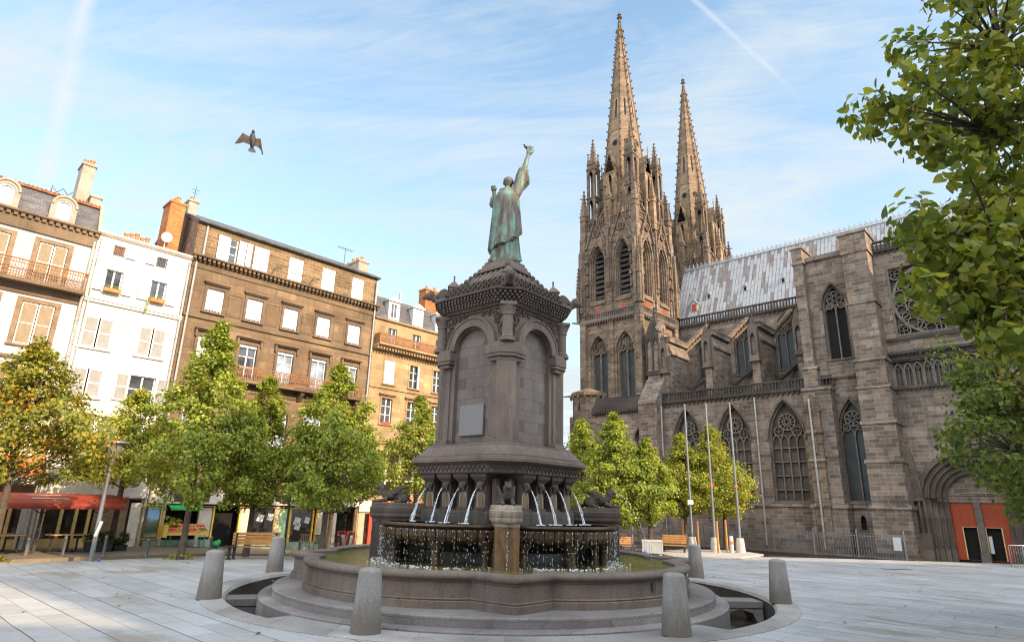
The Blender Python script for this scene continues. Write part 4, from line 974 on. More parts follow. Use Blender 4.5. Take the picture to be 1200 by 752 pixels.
def gothic_window(T, parent, c, hw, sill, spring, apex, y, dep, infill, lights=2, rose=True, bar=None, name='window', ring=0.10, barw=0.07, mould=M.trim, circ_r=None, transom=None, foils=8):
    """moulded arch + glazing + bar tracery, set into an opening of the same outline"""
    b = MB(); b.T = T
    b.bar2d(parch(c, hw + ring * 0.55, None, spring - 0.1, apex + ring * 0.8, 12), ring, y - 0.09, y + 0.03)
    o1 = parch(c, hw - 0.0, sill, spring, apex, 12); o2 = parch(c, hw - 0.11, sill + 0.03, spring, apex - 0.14, 12)
    b.loft([[(p[0], y + dep * 0.35, p[1]), (q[0], y + dep * 0.35, q[1]), (q[0], y + dep, q[1]), (p[0], y + dep, p[1])] for p, q in zip(o1, o2)])
    b.prism([(y - 0.10, sill - 0.10), (y + dep, sill - 0.10), (y + dep, sill + 0.10), (y - 0.10, sill - 0.04)], c - hw - 0.08, c + hw + 0.08, 'x')
    win = b.build(name, mould, parent)
    b = MB(); b.T = T; b.poly(parch(c, hw, sill, spring, apex, 12), y + dep - 0.02); b.build('glazing', infill, win)
    b = MB(); b.T = T; y0, y1 = y + dep * 0.55, y + dep - 0.03; ih = hw - 0.10
    sp = spring - 0.15 * hw if rose else spring
    for i in range(1, lights):
        u = c - ih + 2 * ih * i / lights; b.box(u - barw / 2, u + barw / 2, y0, y1, sill, sp + (0.1 if rose else hw))
    lw_ = ih / lights
    for i in range(lights):
        u = c - ih + 2 * ih * (i + 0.5) / lights; b.bar2d(parch(u, lw_ - barw * 0.3, None, sp - 0.05, sp + lw_ * 1.35, 6), barw * 0.8, y0 + 0.01, y1)
    if rose:
        r_ = circ_r or ih * 0.56; cz = min(apex - r_ * 1.45 - 0.1, spring + (apex - spring) * 0.42)
        b.bar2d(circ(c, cz, r_, 24), barw, y0, y1, True); b.bar2d(circ(c, cz, r_ * 0.30, 12), barw * 0.7, y0, y1, True)
        for i in range(foils):
            a = 2 * math.pi * i / foils; b.bar2d([(c + r_ * 0.3 * math.cos(a), cz + r_ * 0.3 * math.sin(a)), (c + r_ * math.cos(a), cz + r_ * math.sin(a))], barw * 0.6, y0 + 0.01, y1)
            a2 = a + math.pi / foils; b.bar2d(circ(c + r_ * 0.74 * math.cos(a2), cz + r_ * 0.74 * math.sin(a2), r_ * 0.235, 9), barw * 0.45, y0 + 0.015, y1, True)
        for s_ in (-1, 1): b.bar2d(circ(c + s_ * ih * 0.56, cz - r_ * 1.12, ih * 0.30, 14), barw * 0.75, y0, y1, True)
        for s_ in (-1, 1):
            for i in range(4):
                a = R(45 + 90 * i); b.bar2d(circ(c + s_ * ih * 0.56 + ih * 0.15 * math.cos(a), cz - r_ * 1.12 + ih * 0.15 * math.sin(a), ih * 0.11, 7), barw * 0.4, y0 + 0.01, y1, True)
    if transom:
        for z in transom: b.box(c - ih, c + ih, y0 + 0.02, y1, z - 0.03, z + 0.03)
    b.build('tracery', bar or M.tracery, win)
    return win

# ---- aisle wall with three great windows
AW = [(-19.25, 0.98), (-16.10, 1.03), (-12.92, 1.03)]
b = MB()
b.panel(rect(-21.2, -11.3, -0.5, 9.0), [parch(c, hw, 2.62, 6.3, 8.5, 12) for c, hw in AW], 0.0, 0.55)
b.box(-21.2, -11.3, 0.56, 1.0, -0.5, 9.0)
b.box(-21.2, -11.3, -0.16, -0.02, -0.5, 2.30)
b.prism([(-0.16, 2.30), (-0.24, 2.36), (-0.24, 2.42), (0.0, 2.56), (0.0, 2.30)], -21.2, -11.3, 'x')
aisle = b.build('aisle_wall', M.cath, K)
for i, (c, hw) in enumerate(AW):
    gothic_window(ID, K, c, hw, 2.62, 6.3, 8.5, 0.0, 0.5, M.glassg if i == 0 else M.blind, 4, True, None, foils=12 if i else 6, circ_r=0.48 if i else 0.42, transom=None if i == 0 else (3.3, 4.1, 4.9, 5.7))
b = MB(); corbels(b, -21.2, -10.0, 0.0, 8.92, 0.30)
b.prism([(-0.14, 8.92), (-0.20, 8.98), (-0.20, 9.06), (0.3, 9.06), (0.3, 8.92)], -21.3, -10.0, 'x')
balustrade(b, -21.3, -9.95, -0.06, 9.06, 9.68, 0.19); b.T = EAST(-9.95); balustrade(b, -0.06, 0.9, 0.0, 9.06, 9.68, 0.19); b.T = None
b.build('balustrade', M.trimdark, K)
b = MB(); b.prism([(0.2, 9.02), (7.2, 9.55), (7.2, 9.0), (0.2, 8.8)], -21.2, -10.8, 'x'); b.build('aisle_roof', M.trimdark, K)
# thin rain pipes
for x, y, z1 in ((-13.0 - 1.55, -0.20, 8.8), (-20.9, -0.34, 8.8), (-11.05, -1.36, 8.2)):
    b = MB(); b.tube([(x, y, 0.2), (x, y, z1)], 0.055, 8)
    for q in range(5): b.tube([(x, y, 0.8 + q * 1.7), (x, y, 0.88 + q * 1.7)], 0.075, 8)
    b.build('rain_pipe', M.zinc, K, smooth=True)

# ---- nave: clerestory, flying buttresses, roof
NY = 7.0
CL = [-20.6, -17.55, -14.4]
b = MB(); b.panel(rect(-23.2, -9.5, 8.8, 16.3), [parch(c, 0.95, 11.9, 14.6, 16.1, 10) for c in CL], NY, 0.4); b.box(-23.2, -9.5, NY + 0.41, NY + 0.7, 8.8, 16.3)
b.build('nave_wall', M.cath, K)
for c in CL: gothic_window(ID, K, c, 0.95, 11.9, 14.6, 16.1, NY, 0.38, M.glassg, 3, True, M.tracery, 'clerestory_window', circ_r=0.38, foils=6)
b = MB(); corbels(b, -23.0, -11.2, NY, 16.32, 0.32, 0.16); b.box(-23.1, -11.0, NY - 0.18, NY + 0.3, 16.32, 16.42); balustrade(b, -23.1, -11.0, NY - 0.08, 16.42, 17.1, 0.22); b.build('nave_balustrade', M.trimdark, K)
# roof
RY, RZ = 9.75, 22.3
b = MB(); b.prism([(NY + 0.1, 16.35), (RY, RZ), (2 * RY - NY - 0.1, 16.35)], -23.6, 6.0, 'x')
roof = b.build('roof', M.metalroof, K)
b = MB(); b.tube([(-23.6, RY, RZ + 0.02), (6, RY, RZ + 0.02)], 0.09, 6)
x = -23.4
while x < 4:
    b.box(x - 0.02, x + 0.02, RY - 0.02, RY + 0.02, RZ, RZ + 0.42); b.box(x - 0.10, x + 0.10, RY - 0.015, RY + 0.015, RZ + 0.20, RZ + 0.26); b.ball((x, RY, RZ + 0.42), (0.06, 0.03, 0.06), 6, 5)
    b.box(x - 0.14, x - 0.09, RY - 0.015, RY + 0.015, RZ + 0.16, RZ + 0.30); b.box(x + 0.09, x + 0.14, RY - 0.015, RY + 0.015, RZ + 0.16, RZ + 0.30)
    x += 0.36
b.build('ridge_cresting', M.zinc, roof)
slope = (RZ - 16.35) / (RY - NY - 0.1)
for (sx, sy, sc) in ((-21.9, 7.75, 1.5), (-20.75, 8.2, 0.8), (-17.7, 8.2, 0.8), (-14.75, 8.2, 0.8)):
    sz = 16.35 + (sy - NY - 0.1) * slope; w_ = 0.20 * sc; h = 0.42 * sc
    b = MB(); b.prism([(sx - w_, sz), (sx + w_, sz), (sx + w_, sz + h), (sx, sz + h + w_ * 1.2), (sx - w_, sz + h)], sy - 0.03, sy + 0.5, 'y')
    b.prism([(sx - w_ * 1.25, sz + h - 0.03), (sx, sz + h + w_ * 1.3), (sx + w_ * 1.25, sz + h - 0.03), (sx, sz + h + w_ * 1.3 + 0.06)], sy - 0.08, sy + 0.55, 'y')
    d = b.build('roof_dormer', M.zinc, roof)
    b = MB(); b.box(sx - w_ * 0.6, sx + w_ * 0.6, sy - 0.045, sy - 0.02, sz + 0.03, sz + h); b.build('hatch', M.door if sc > 1 else M.black, d)
# piers carrying the flyers
for X, skip in ((-21.0, False), (-17.75, False), (-14.55, False), (-11.75, True)):
    b = MB()
    b.box(X - 0.24, X + 0.24, 0.62, 3.9, 9.0, 12.75)
    b.prism([(X - 0.30, 12.75), (X + 0.30, 12.75), (X + 0.33, 12.70), (X + 0.33, 12.85), (X + 0.06, 13.55), (X + 0.06, 13.62), (X + 0.24, 13.66), (X + 0.24, 13.98), (X - 0.24, 13.98), (X - 0.33, 12.85), (X - 0.33, 12.70)], 1.15, 3.95, 'y')
    b.box(X - 0.27, X + 0.27, 1.1, 4.0, 13.98, 14.06)
    fb = b.build('flying_buttress', M.cath, K)
    b = MB()    # niche gablet on the front
    b.panel([(X - 0.29, 11.3), (X + 0.29, 11.3), (X + 0.29, 13.35), (X, 14.1), (X - 0.29, 13.35)], [parch(X, 0.16, 11.6, 12.7, 13.1, 6)], 0.42, 0.25)
    b.box(X - 0.29, X - 0.27, 0.43, 0.75, 11.3, 13.35); b.box(X + 0.27, X + 0.29, 0.43, 0.75, 11.3, 13.35); b.poly(rect(X - 0.28, X + 0.28, 11.3, 13.3), 0.66)
    b.box(X - 0.34, X + 0.34, 0.36, 0.9, 11.22, 11.32)
    b.tube([(X, 0.7, 13.9), (X, 0.7, 14.5)], [0.09, 0.03], 6); b.ball((X, 0.7, 14.52), 0.08, 6, 5)
    b.build('niche', M.trim, fb)
    b = MB()    # flyer: raking arm with a coping and pierced arcade below
    p0 = Vector((X, 3.8, 13.75)); p1 = Vector((X + 0.55, NY + 0.1, 16.35))
    b.beam(p0, p1, 0.34, 0.16)
    b.beam(p0 + Vector((0, -0.1, -0.42)), p1 + Vector((0, 0, -0.55)), 0.24, 0.14)
    for i in range(1, 9):
        q = p0.lerp(p1, i / 9.0); b.beam(q, q + Vector((0, 0, -0.5)), 0.10, 0.12, (0, 1, 0))
    b.build('flyer', M.pin, fb)
    b = MB()
    p0 = Vector((X, 3.6, 10.2)); p1 = Vector((X + 0.35, NY + 0.1, 12.1)); b.beam(p0, p1, 0.3, 0.22)
    b.build('lower_flyer', M.trimdark, fb)

# ---- buttress between the aisle and the transept bay
def buttress(name, x0, x1, y0, y1, stages, matl, par=K):
    """stages: (z0, z1, outset) each with a sloped weathering on top"""
    b = MB()
    for (z0, z1, e) in stages:
        b.box(x0 - e, x1 + e, y0 - e, y1, z0, z1)
        b.prism([(y0 - e - 0.07, z1), (y0 - e - 0.07, z1 + 0.07), (y0 - e + 0.12, z1 + 0.22), (y1, z1 + 0.22), (y1, z1)], x0 - e - 0.07, x1 + e + 0.07, 'x')
    return b.build(name, matl, par)
bt = buttress('buttress', -11.45, -9.98, -0.95, 0.6, ((-0.5, 2.3, 0.14), (2.3, 8.72, 0.0)), M.cath)
b = MB()
b.box(-11.35, -10.62, -1.22, -0.9, -0.5, 7.55)
b.prism([(-11.42, 7.5), (-10.55, 7.5), (-10.55, 7.6), (-10.985, 8.5), (-11.42, 7.6)], -1.28, -0.9, 'y')
for z in (2.36, 4.75, 6.3): b.prism([(-1.34, z), (-1.34, z + 0.07), (-1.2, z + 0.2), (-0.9, z + 0.2), (-0.9, z)], -11.42, -10.55, 'x')
b.prism([(-0.98, 5.0), (-1.02, 5.0), (-1.02, 5.08), (-0.9, 5.2)], -11.5, -9.94, 'x')
b.box(-11.06, -10.9, -1.30, -1.2, 5.2, 6.1)
b.build('gabled_pilaster', M.cathfine, bt)

# ---- transept west bay (between piers A and B)
TW = -0.15
b = MB()
b.panel(rect(-10.1, -8.4, -0.5, 9.5), [parch(-9.32, 0.74, 2.65, 6.4, 8.2, 12), parch(-9.4, 0.14, 1.25, 1.75, 2.0, 5)], 0.0, 0.5); b.box(-10.1, -8.4, 0.51, 0.9, -0.5, 9.5)
b.prism([(-0.1, 2.30), (-0.18, 2.36), (-0.18, 2.42), (0.0, 2.56), (0.0, 2.30)], -9.95, -8.45, 'x')
b.prism([(-0.1, 9.4), (-0.22, 9.5), (-0.22, 9.58), (0.0, 9.8), (0.6, 9.8), (0.6, 9.4)], -10.0, -8.4, 'x')
b.panel(rect(-10.9, -8.3, 9.5, 17.05), [parch(-9.42, 0.66, 10.55, 13.7, 15.05, 12)], TW, 0.6); b.box(-10.9, -8.3, TW + 0.61, 7.2, 9.5, 17.0)
b.prism([(TW - 0.12, 16.7), (TW - 0.16, 16.8), (TW - 0.02, 16.92), (TW - 0.02, 16.7)], -10.9, -8.3, 'x')
b.build('transept_bay_wall', M.cath, K)
gothic_window(ID, K, -9.32, 0.74, 2.65, 6.4, 8.2, 0.0, 0.48, M.glassg, 2, True, M.tracery, circ_r=0.42, foils=8)
gothic_window(ID, K, -9.42, 0.66, 10.55, 13.7, 15.05, TW, 0.55, M.black, 2, True, M.tracery, circ_r=0.42, foils=6)
b = MB(); b.box(-9.56, -9.24, 0.3, 0.36, 1.2, 2.0); b.build('blind_opening', M.black, K)
buttress('pier_buttress', -11.28, -10.72, -0.62, 1.2, ((9.0, 10.0, 0.10), (10.0, 16.55, 0.0), (16.55, 17.55, 0.02)), M.cath)
b = MB(); b.box(-11.28, -10.72, 1.2, 7.2, 9.0, 17.3); b.build('bay_side_wall', M.cath, K)
pb = buttress('pier_buttress', -8.47, -7.12, -1.05, 0.9, ((-0.5, 2.3, 0.22), (2.3, 4.6, 0.15), (4.6, 6.6, 0.11), (6.6, 8.5, 0.09), (8.5, 10.0, 0.06), (10.0, 13.3, 0.0), (13.3, 16.35, -0.03), (16.35, 17.5, 0.02)), M.cath)
b = MB(); b.box(-8.05, -7.72, -1.08, -1.03, 11.9, 12.5); b.build('stone_plaque', M.tracery, pb)
b = MB(); b.box(-7.68, -7.45, -1.08, -1.03, 11.9, 12.5); b.build('stone_plaque', M.tracery, pb)

# ---- transept front: gallery, rose in a square frame, deep portal
TY = 0.3; TC = -4.5
b = MB()
b.panel(rect(-7.2, 3.0, 2.9, 17.0), [parch(TC, 2.25, 2.9, 2.9, 5.15, 14), rect(-7.0, -2.0, 8.65, 10.05), rect(-6.6, -2.4, 11.45, 15.5)], TY, 0.35)
b.panel([(-7.2, -0.5), (-6.75, -0.5), (-6.75, 2.9), (-7.2, 2.9)], [], TY, 0.3); b.panel(rect(-2.25, 3.0, -0.5, 2.9), [], TY, 0.3)
b.box(-7.2, 3.0, TY + 1.7, TY + 2.0, -0.5, 17.0)
b.box(-7.2, 3.0, TY + 1.0, 7.5, 16.4, 16.9)
b.box(2.7, 3.0, TY + 0.01, 8, -0.5, 16.9)
tw = b.build('transept_front', M.cath, K)
for z, e in ((8.52, 0.16), (10.12, 0.12), (10.42, 0.22), (11.2, 0.1)):
    b = MB(); b.prism([(TY - e, z), (TY - e, z + 0.10), (TY, z + 0.2), (TY, z)], -7.1, 3.0, 'x')
    if z in (8.52, 10.42): corbels(b, -7.05, -2.0, TY, z, 0.2, 0.1, 0.11, 0.12)
    b.build('string_course', M.trimdark, tw)
b = MB()
b.box(-7.05, 3.0, TY - 0.2, TY + 0.3, 16.5, 16.62); corbels(b, -7.05, 3.0, TY, 16.5, 0.3)
balustrade(b, -7.05, -2.1, TY - 0.05, 16.62, 17.2, 0.2)
b.build('cornice_band', M.trimdark, tw)
b = MB(); b.poly(rect(-7.0, -2.0, 8.65, 10.05), TY + 0.34)
for i in range(11):
    u = -6.77 + i * 0.454
    b.bar2d(parch(u, 0.19, 8.66, 9.55, 9.95, 7), 0.07, TY + 0.05, TY + 0.3); b.box(u - 0.02, u + 0.02, TY + 0.15, TY + 0.3, 8.66, 9.75)
    b.bar2d(circ(u, 9.68, 0.09, 8), 0.03, TY + 0.12, TY + 0.3, True)
    b.tube([(u - 0.227, TY + 0.05, 8.66), (u - 0.227, TY + 0.05, 9.55)], 0.045, 6)
b.build('blind_gallery', M.tracery, tw)
# rose
rc = (TC, 13.42)
b = MB(); b.poly(rect(-6.6, -2.4, 11.45, 15.5), TY + 0.33); rw = b.build('rose_window', M.blind, K)
b = MB(); y0, y1 = TY + 0.08, TY + 0.32
for r_, w_ in ((2.0, 0.13), (1.45, 0.07), (0.75, 0.08), (0.25, 0.06)): b.bar2d(circ(*rc, r_, 48), w_, y0, y1, True)
for i in range(12):
    a = 2 * math.pi * i / 12
    b.bar2d([(rc[0] + 0.25 * math.cos(a), rc[1] + 0.25 * math.sin(a)), (rc[0] + 2.0 * math.cos(a), rc[1] + 2.0 * math.sin(a))], 0.06, y0 + 0.03, y1)
    for r_, q, s_ in ((1.72, 0.24, 0.5), (1.1, 0.25, 0.5), (1.72, 0.2, 0.0), (0.5, 0.1, 0.5)):
        a2 = a + s_ * math.pi / 6; b.bar2d(circ(rc[0] + r_ * math.cos(a2), rc[1] + r_ * math.sin(a2), q, 12), 0.05, y0 + 0.04, y1, True)
for sx in (-1, 1):
    for sz in (-1, 1):
        cx_, cz_ = rc[0] + sx * 1.72, rc[1] + sz * 1.66
        b.bar2d(circ(cx_, cz_, 0.33, 14), 0.06, y0, y1, True)
        for i in range(4): a = R(45 + 90 * i); b.bar2d(circ(cx_ + 0.15 * math.cos(a), cz_ + 0.15 * math.sin(a), 0.11, 8), 0.03, y0 + 0.02, y1, True)
b.bar2d(rect(-6.55, -2.45, 11.5, 15.45), 0.12, TY - 0.04, y1, True)
b.build('tracery', M.tracery, rw)
# portal
b = MB()
for i, (r_, y_) in enumerate(((2.25, -0.10), (2.02, 0.14), (1.80, 0.38), (1.58, 0.62), (1.36, 0.86))):
    yy = TY + y_
    b.bar2d(parch(TC, r_ - 0.05, None, 2.9, 2.9 + r_ * 1.02, 14), 0.16, yy, yy + 0.30)
    b.tube([(p[0], yy + 0.01, p[1]) for p in parch(TC, r_ - 0.16, None, 2.9, 2.9 + (r_ - 0.11) * 1.02, 14)], 0.05, 6)
    for s_ in (-1, 1):
        b.box(TC + s_ * (r_ - 0.05) - 0.09, TC + s_ * (r_ - 0.05) + 0.09, yy, yy + 0.32, 0.0, 2.72)
        b.tube([(TC + s_ * (r_ - 0.17), yy + 0.02, 0.6), (TC + s_ * (r_ - 0.17), yy + 0.02, 2.7)], 0.06, 8)
        b.box(TC + s_ * (r_ - 0.08) - 0.14, TC + s_ * (r_ - 0.08) + 0.14, yy - 0.05, yy + 0.3, 2.72, 2.88)
        b.box(TC + s_ * (r_ - 0.08) - 0.15, TC + s_ * (r_ - 0.08) + 0.15, yy - 0.08, yy + 0.3, -0.3, 0.55)
    for j in range(15 if i == 0 else 0):
        a = math.pi * (j + 0.5) / 15; b.box(TC + 2.3 * math.cos(a) - 0.05, TC + 2.3 * math.cos(a) + 0.05, yy - 0.05, yy, 2.9 + 2.33 * math.sin(a) - 0.05, 2.9 + 2.33 * math.sin(a) + 0.05)
portal = b.build('portal', M.trim, K)
b = MB(); b.panel(parch(TC, 1.34, 2.75, 2.9, 4.2, 12), [], TY + 1.12); b.box(TC - 1.3, TC + 1.3, TY + 1.0, TY + 1.3, 2.72, 3.08); b.box(TC - 1.4, TC + 1.4, TY + 0.95, TY + 1.3, 3.06, 3.14)
b.box(TC - 0.6, TC + 0.9, TY + 0.92, TY + 1.2, 3.14, 3.24)
b.build('tympanum', M.cath, portal)
b = MB(); b.box(TC - 0.14, TC + 0.14, TY + 0.92, TY + 1.35, -0.1, 2.72); b.box(TC - 0.2, TC + 0.2, TY + 0.88, TY + 1.35, -0.1, 0.4); b.build('door_post', M.tracery, portal)
for s_ in (-1, 1):
    xa, xb = (TC - 1.22, TC - 0.14) if s_ < 0 else (TC + 0.14, TC + 1.22)
    wa, wb = (xb - 0.62, xb - 0.02) if s_ < 0 else (xa + 0.02, xa + 0.66)
    b = MB(); b.panel(rect(xa, xb, 0.0, 2.72), [rect(wa, wb, 0.02, 1.55)], TY + 1.08, 0.10)
    for k_ in range(3): b.box(xa + 0.33 * k_ + 0.10, xa + 0.33 * k_ + 0.115, TY + 1.065, TY + 1.08, 1.62, 2.68)
    d = b.build('door', M.door, portal)
    b = MB(); b.bar2d([(wa, 0.02), (wa, 1.55), (wb, 1.55), (wb, 0.02)], 0.05, TY + 1.05, TY + 1.12); b.build('door_frame', M.woodpale, d)
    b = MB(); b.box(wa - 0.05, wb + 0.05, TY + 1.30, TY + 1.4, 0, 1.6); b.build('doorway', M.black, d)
b = MB(); b.box(TC + 0.22, TC + 0.36, TY + 1.0, TY + 1.04, 0.35, 1.15); b.build('notice', M.signwhite, portal)
# blind gable and pinnacle left of the portal
b = MB()
b.prism([(-7.05, 2.9), (-6.55, 2.9), (-6.55, 3.7), (-6.80, 5.35), (-7.0, 5.6), (-7.05, 5.6)], TY - 0.35, TY + 0.1, 'y')
b.bar2d(parch(-6.93, 0.11, 2.95, 3.3, 3.6, 6), 0.035, TY - 0.4, TY - 0.33); b.bar2d(parch(-6.68, 0.11, 2.95, 3.3, 3.6, 6), 0.035, TY - 0.4, TY - 0.33); b.bar2d(circ(-6.8, 3.75, 0.1, 10), 0.035, TY - 0.4, TY - 0.33, True)
b.box(-7.08, -6.5, TY - 0.4, TY + 0.1, 2.75, 2.9)
for x in (-7.0, -6.75, -6.52): b.tube([(x, TY - 0.3, 0.3), (x, TY - 0.3, 2.75)], 0.06, 7)
b.box(-7.12, -6.4, TY - 0.42, TY + 0.1, -0.5, 1.2)
b.build('blind_gable', M.trim, K)
buttress('pier_buttress', -1.95, -0.6, -0.9, 0.9, ((-0.5, 2.3, 0.2), (2.3, 6.6, 0.12), (6.6, 10.0, 0.06), (10.0, 16.3, 0.0), (16.3, 17.5, 0.02)), M.cath)

# ---- towers
def tower(par):
    X0, X1, Y0, Y1 = -28.1, -23.05, 0.85, 6.2; cx, cy = (X0 + X1) / 2, (Y0 + Y1) / 2; hw = (X1 - X0) / 2; hd = (Y1 - Y0) / 2
    SW = (-26.75, -24.35); EW = (2.3, 4.75); WW = (0.62, 0.62)
    b = MB()
    lw_ = [parch(c, 0.78, 10.0, 13.6, 15.0, 10) for c in SW]; le = [parch(c, 0.74, 10.0, 13.6, 15.0, 10) for c in EW]
    bw_ = [parch(c, 0.74, 17.95, 21.2, 22.9, 10) for c in SW]; be = [parch(c, 0.74, 17.95, 21.2, 22.9, 10) for c in EW]
    b.panel(rect(X0, X1, 8.5, 24.3), lw_ + bw_, Y0, 0.55)
    b.T = EAST(X1); b.panel(rect(Y0, Y1, 8.5, 24.3), le + be, 0.0, 0.55)
    b.T = None
    b.box(X0, X0 + 0.3, Y0 + 0.01, Y1, 8.5, 24.3); b.box(X0, X1 - 0.01, Y1 - 0.3, Y1, 8.5, 24.3)
    b.box(X0 + 0.6, X1 - 0.6, Y0 + 0.6, Y1 - 0.6, 8.5, 17.6)
    b.box(X0 + 0.02, X1 - 0.02, Y0 + 0.02, Y1 - 0.02, 24.28, 24.4)
    # corner strips and centre strips
    for (x, y) in ((X0, Y0), (X1, Y0), (X1, Y1), (X0, Y1)):
        b.box(x - 0.27, x + 0.27, y - 0.27, y + 0.27, 8.5, 16.1); b.box(x - 0.24, x + 0.24, y - 0.24, y + 0.24, 16.1, 23.6)
        for (dx, dy) in ((-0.35, 0), (0.35, 0), (0, -0.35), (0, 0.35)): b.box(x + dx - 0.12, x + dx + 0.12, y + dy - 0.12, y + dy + 0.12, 17.0, 22.4)
    for c in ((SW[0] + SW[1]) / 2,): b.box(c - 0.26, c + 0.26, Y0 - 0.15, Y0 + 0.1, 8.5, 16.1); b.box(c - 0.22, c + 0.22, Y0 - 0.18, Y0 + 0.1, 16.1, 23.2)
    c = (EW[0] + EW[1]) / 2; b.box(X1 - 0.1, X1 + 0.15, c - 0.26, c + 0.26, 8.5, 16.1); b.box(X1 - 0.1, X1 + 0.18, c - 0.22, c + 0.22, 16.1, 23.2)
    tw_ = b.build('tower', M.cathfine, par)
    for T, cs, y in ((ID, SW, Y0), (EAST(X1), EW, 0.0)):
        for c in cs:
            h_ = 0.78 if T is ID else 0.74
            gothic_window(T, tw_, c, h_, 10.0, 13.6, 15.0, y, 0.5, M.glassg, 2, True, M.trim, 'lancet_window', circ_r=0.36, foils=6, ring=0.12, mould=M.cathfine, barw=0.13)
            # belfry opening: stepped jambs, louvres, crocketed gable
            b = MB(); b.T = T
            for st, (e, dy) in enumerate(((0.0, 0.0), (0.08, 0.16), (0.15, 0.32))):
                o1 = parch(c, 0.74 - e, 17.95, 21.2, 22.9 - e * 1.5, 10); o2 = parch(c, 0.74 - e - 0.085, 17.95, 21.2, 22.9 - e * 1.5 - 0.2, 10)
                b.loft([[(p[0], y + dy, p[1]), (q[0], y + dy, q[1]), (q[0], y + dy + 0.3, q[1]), (p[0], y + dy + 0.3, p[1])] for p, q in zip(o1, o2)])
            b.bar2d(parch(c, 0.84, None, 21.1, 23.05, 10), 0.14, y - 0.14, y + 0.02)
            b.prism([(y - 0.12, 17.55), (y + 0.6, 17.55), (y + 0.6, 18.25), (y - 0.12, 17.72)], c - 0.74, c + 0.74, 'x')
            bo = b.build('belfry_opening', M.cathfine, tw_)
    return tw_, (X0, X1, Y0, Y1, cx, cy, hw, hd, SW, EW)
tw1, TP = tower(K)
X0, X1, Y0, Y1, cx, cy, hw, hd, SW, EW = TP
def sub(b, name, mtl, **k): return b.build(name, mtl, tw1, **k)
for T, cs, y in ((ID, SW, Y0), (EAST(X1), EW, 0.0)):
    for c in cs:
        b = MB(); b.T = T; z = 18.25
        while z < 22.3:
            b.prism([(y + 0.42, z), (y + 0.62, z + 0.34), (y + 0.64, z + 0.32), (y + 0.44, z - 0.03)], c - 0.55, c + 0.55, 'x'); z += 0.44
        sub(b, 'louvres', M.trimdark)
for T, cs, y in ((ID, SW, Y0), (EAST(X1), EW, 0.0)):
    for c in cs:
        b = MB(); b.T = T
        b.bar2d([(c - 1.02, 22.55), (c, 25.1), (c + 1.02, 22.55)], 0.15, y - 0.26, y - 0.06); b.bar2d(circ(c, 23.75, 0.30, 14), 0.08, y - 0.22, y - 0.05, True)
        for i in range(3): a = R(90 + 120 * i); b.bar2d(circ(c + 0.13 * math.cos(a), 23.75 + 0.13 * math.sin(a), 0.11, 8), 0.04, y - 0.2, y - 0.06, True)
        b.poly([(c - 0.95, 22.6), (c + 0.95, 22.6), (c, 24.95)], y - 0.07)
        for i in range(1, 7):
            f = i / 7.0
            for s_ in (-1, 1): b.box(c + s_ * 1.05 * (1 - f) - 0.05, c + s_ * 1.05 * (1 - f) + 0.05, y - 0.22, y - 0.1, 22.6 + 2.55 * f, 22.6 + 2.55 * f + 0.12)
        b.box(c - 0.05, c + 0.05, y - 0.2, y - 0.1, 25.0, 25.45); b.box(c - 0.13, c + 0.13, y - 0.18, y - 0.12, 25.2, 25.3)
        sub(b, 'gable', M.pin)
# balcony
b = MB()
e = 0.30
b.prism([(X0 - e, Y0 - e), (X1 + e, Y0 - e), (X1 + e, Y1 + e), (X0 - e, Y1 + e)], 16.10, 16.28, 'z')
corbels(b, X0 - 0.2, X1 + 0.2, Y0 - 0.12, 16.1, 0.24, 0.12, 0.15, 0.14); b.T = EAST(X1 + 0.12); corbels(b, Y0 - 0.2, Y1 + 0.2, 0.0, 16.1, 0.24, 0.12, 0.15, 0.14)
b.T = None; balustrade(b, X0 - e, X1 + e, Y0 - e + 0.06, 16.28, 16.82, 0.17, 0.10); b.T = EAST(X1 + e - 0.06); balustrade(b, Y0 - e, Y1 + e, 0.0, 16.28, 16.82, 0.17, 0.10); b.T = None
b.tube([(X0 - e, Y0 - e, 16.25), (X0 - e - 0.5, Y0 - e - 0.3, 16.3)], [0.09, 0.06], 6)
sub(b, 'balcony', M.trim)
for T, cs, y in ((ID, SW, Y0), (EAST(X1), EW, 0.0)):
    for c in cs:
        b = MB(); b.T = T; b.poly(parch(c, 0.17 if T is ID else 0.3, 16.85, 17.1, 17.32, 6) if T is ID or c > 4 else rect(c - 0.45, c + 0.25, 16.8, 17.4), y - 0.012); sub(b, 'red_hatch', M.door)
# pinnacles of the belfry stage
for (x, y) in ((X0 + 0.05, Y0 + 0.05), (X1 - 0.05, Y0 + 0.05), (X1 - 0.05, Y1 - 0.05), (X0 + 0.05, Y1 - 0.05)):
    b = MB(); pinnacle(b, x, y, 23.0, 25.7, 0.5, 28.2); sub(b, 'corner_pinnacle', M.pin)
for (x, y, zb, zt) in (((SW[0] + SW[1]) / 2, Y0 - 0.2, 21.4, 25.9), (X1 + 0.2, (EW[0] + EW[1]) / 2, 21.4, 25.9), (X1 + 0.33, Y0 - 0.33, 19.6, 22.6), (X0 - 0.33, Y0 - 0.33, 19.0, 21.6), (X1 + 0.33, Y1 + 0.33, 19.6, 22.6)):
    b = MB(); pinnacle(b, x, y, zb - 2.6, zb, 0.26, zt if zt > 25 else zb + 2.0); sub(b, 'slender_pinnacle', M.pin)
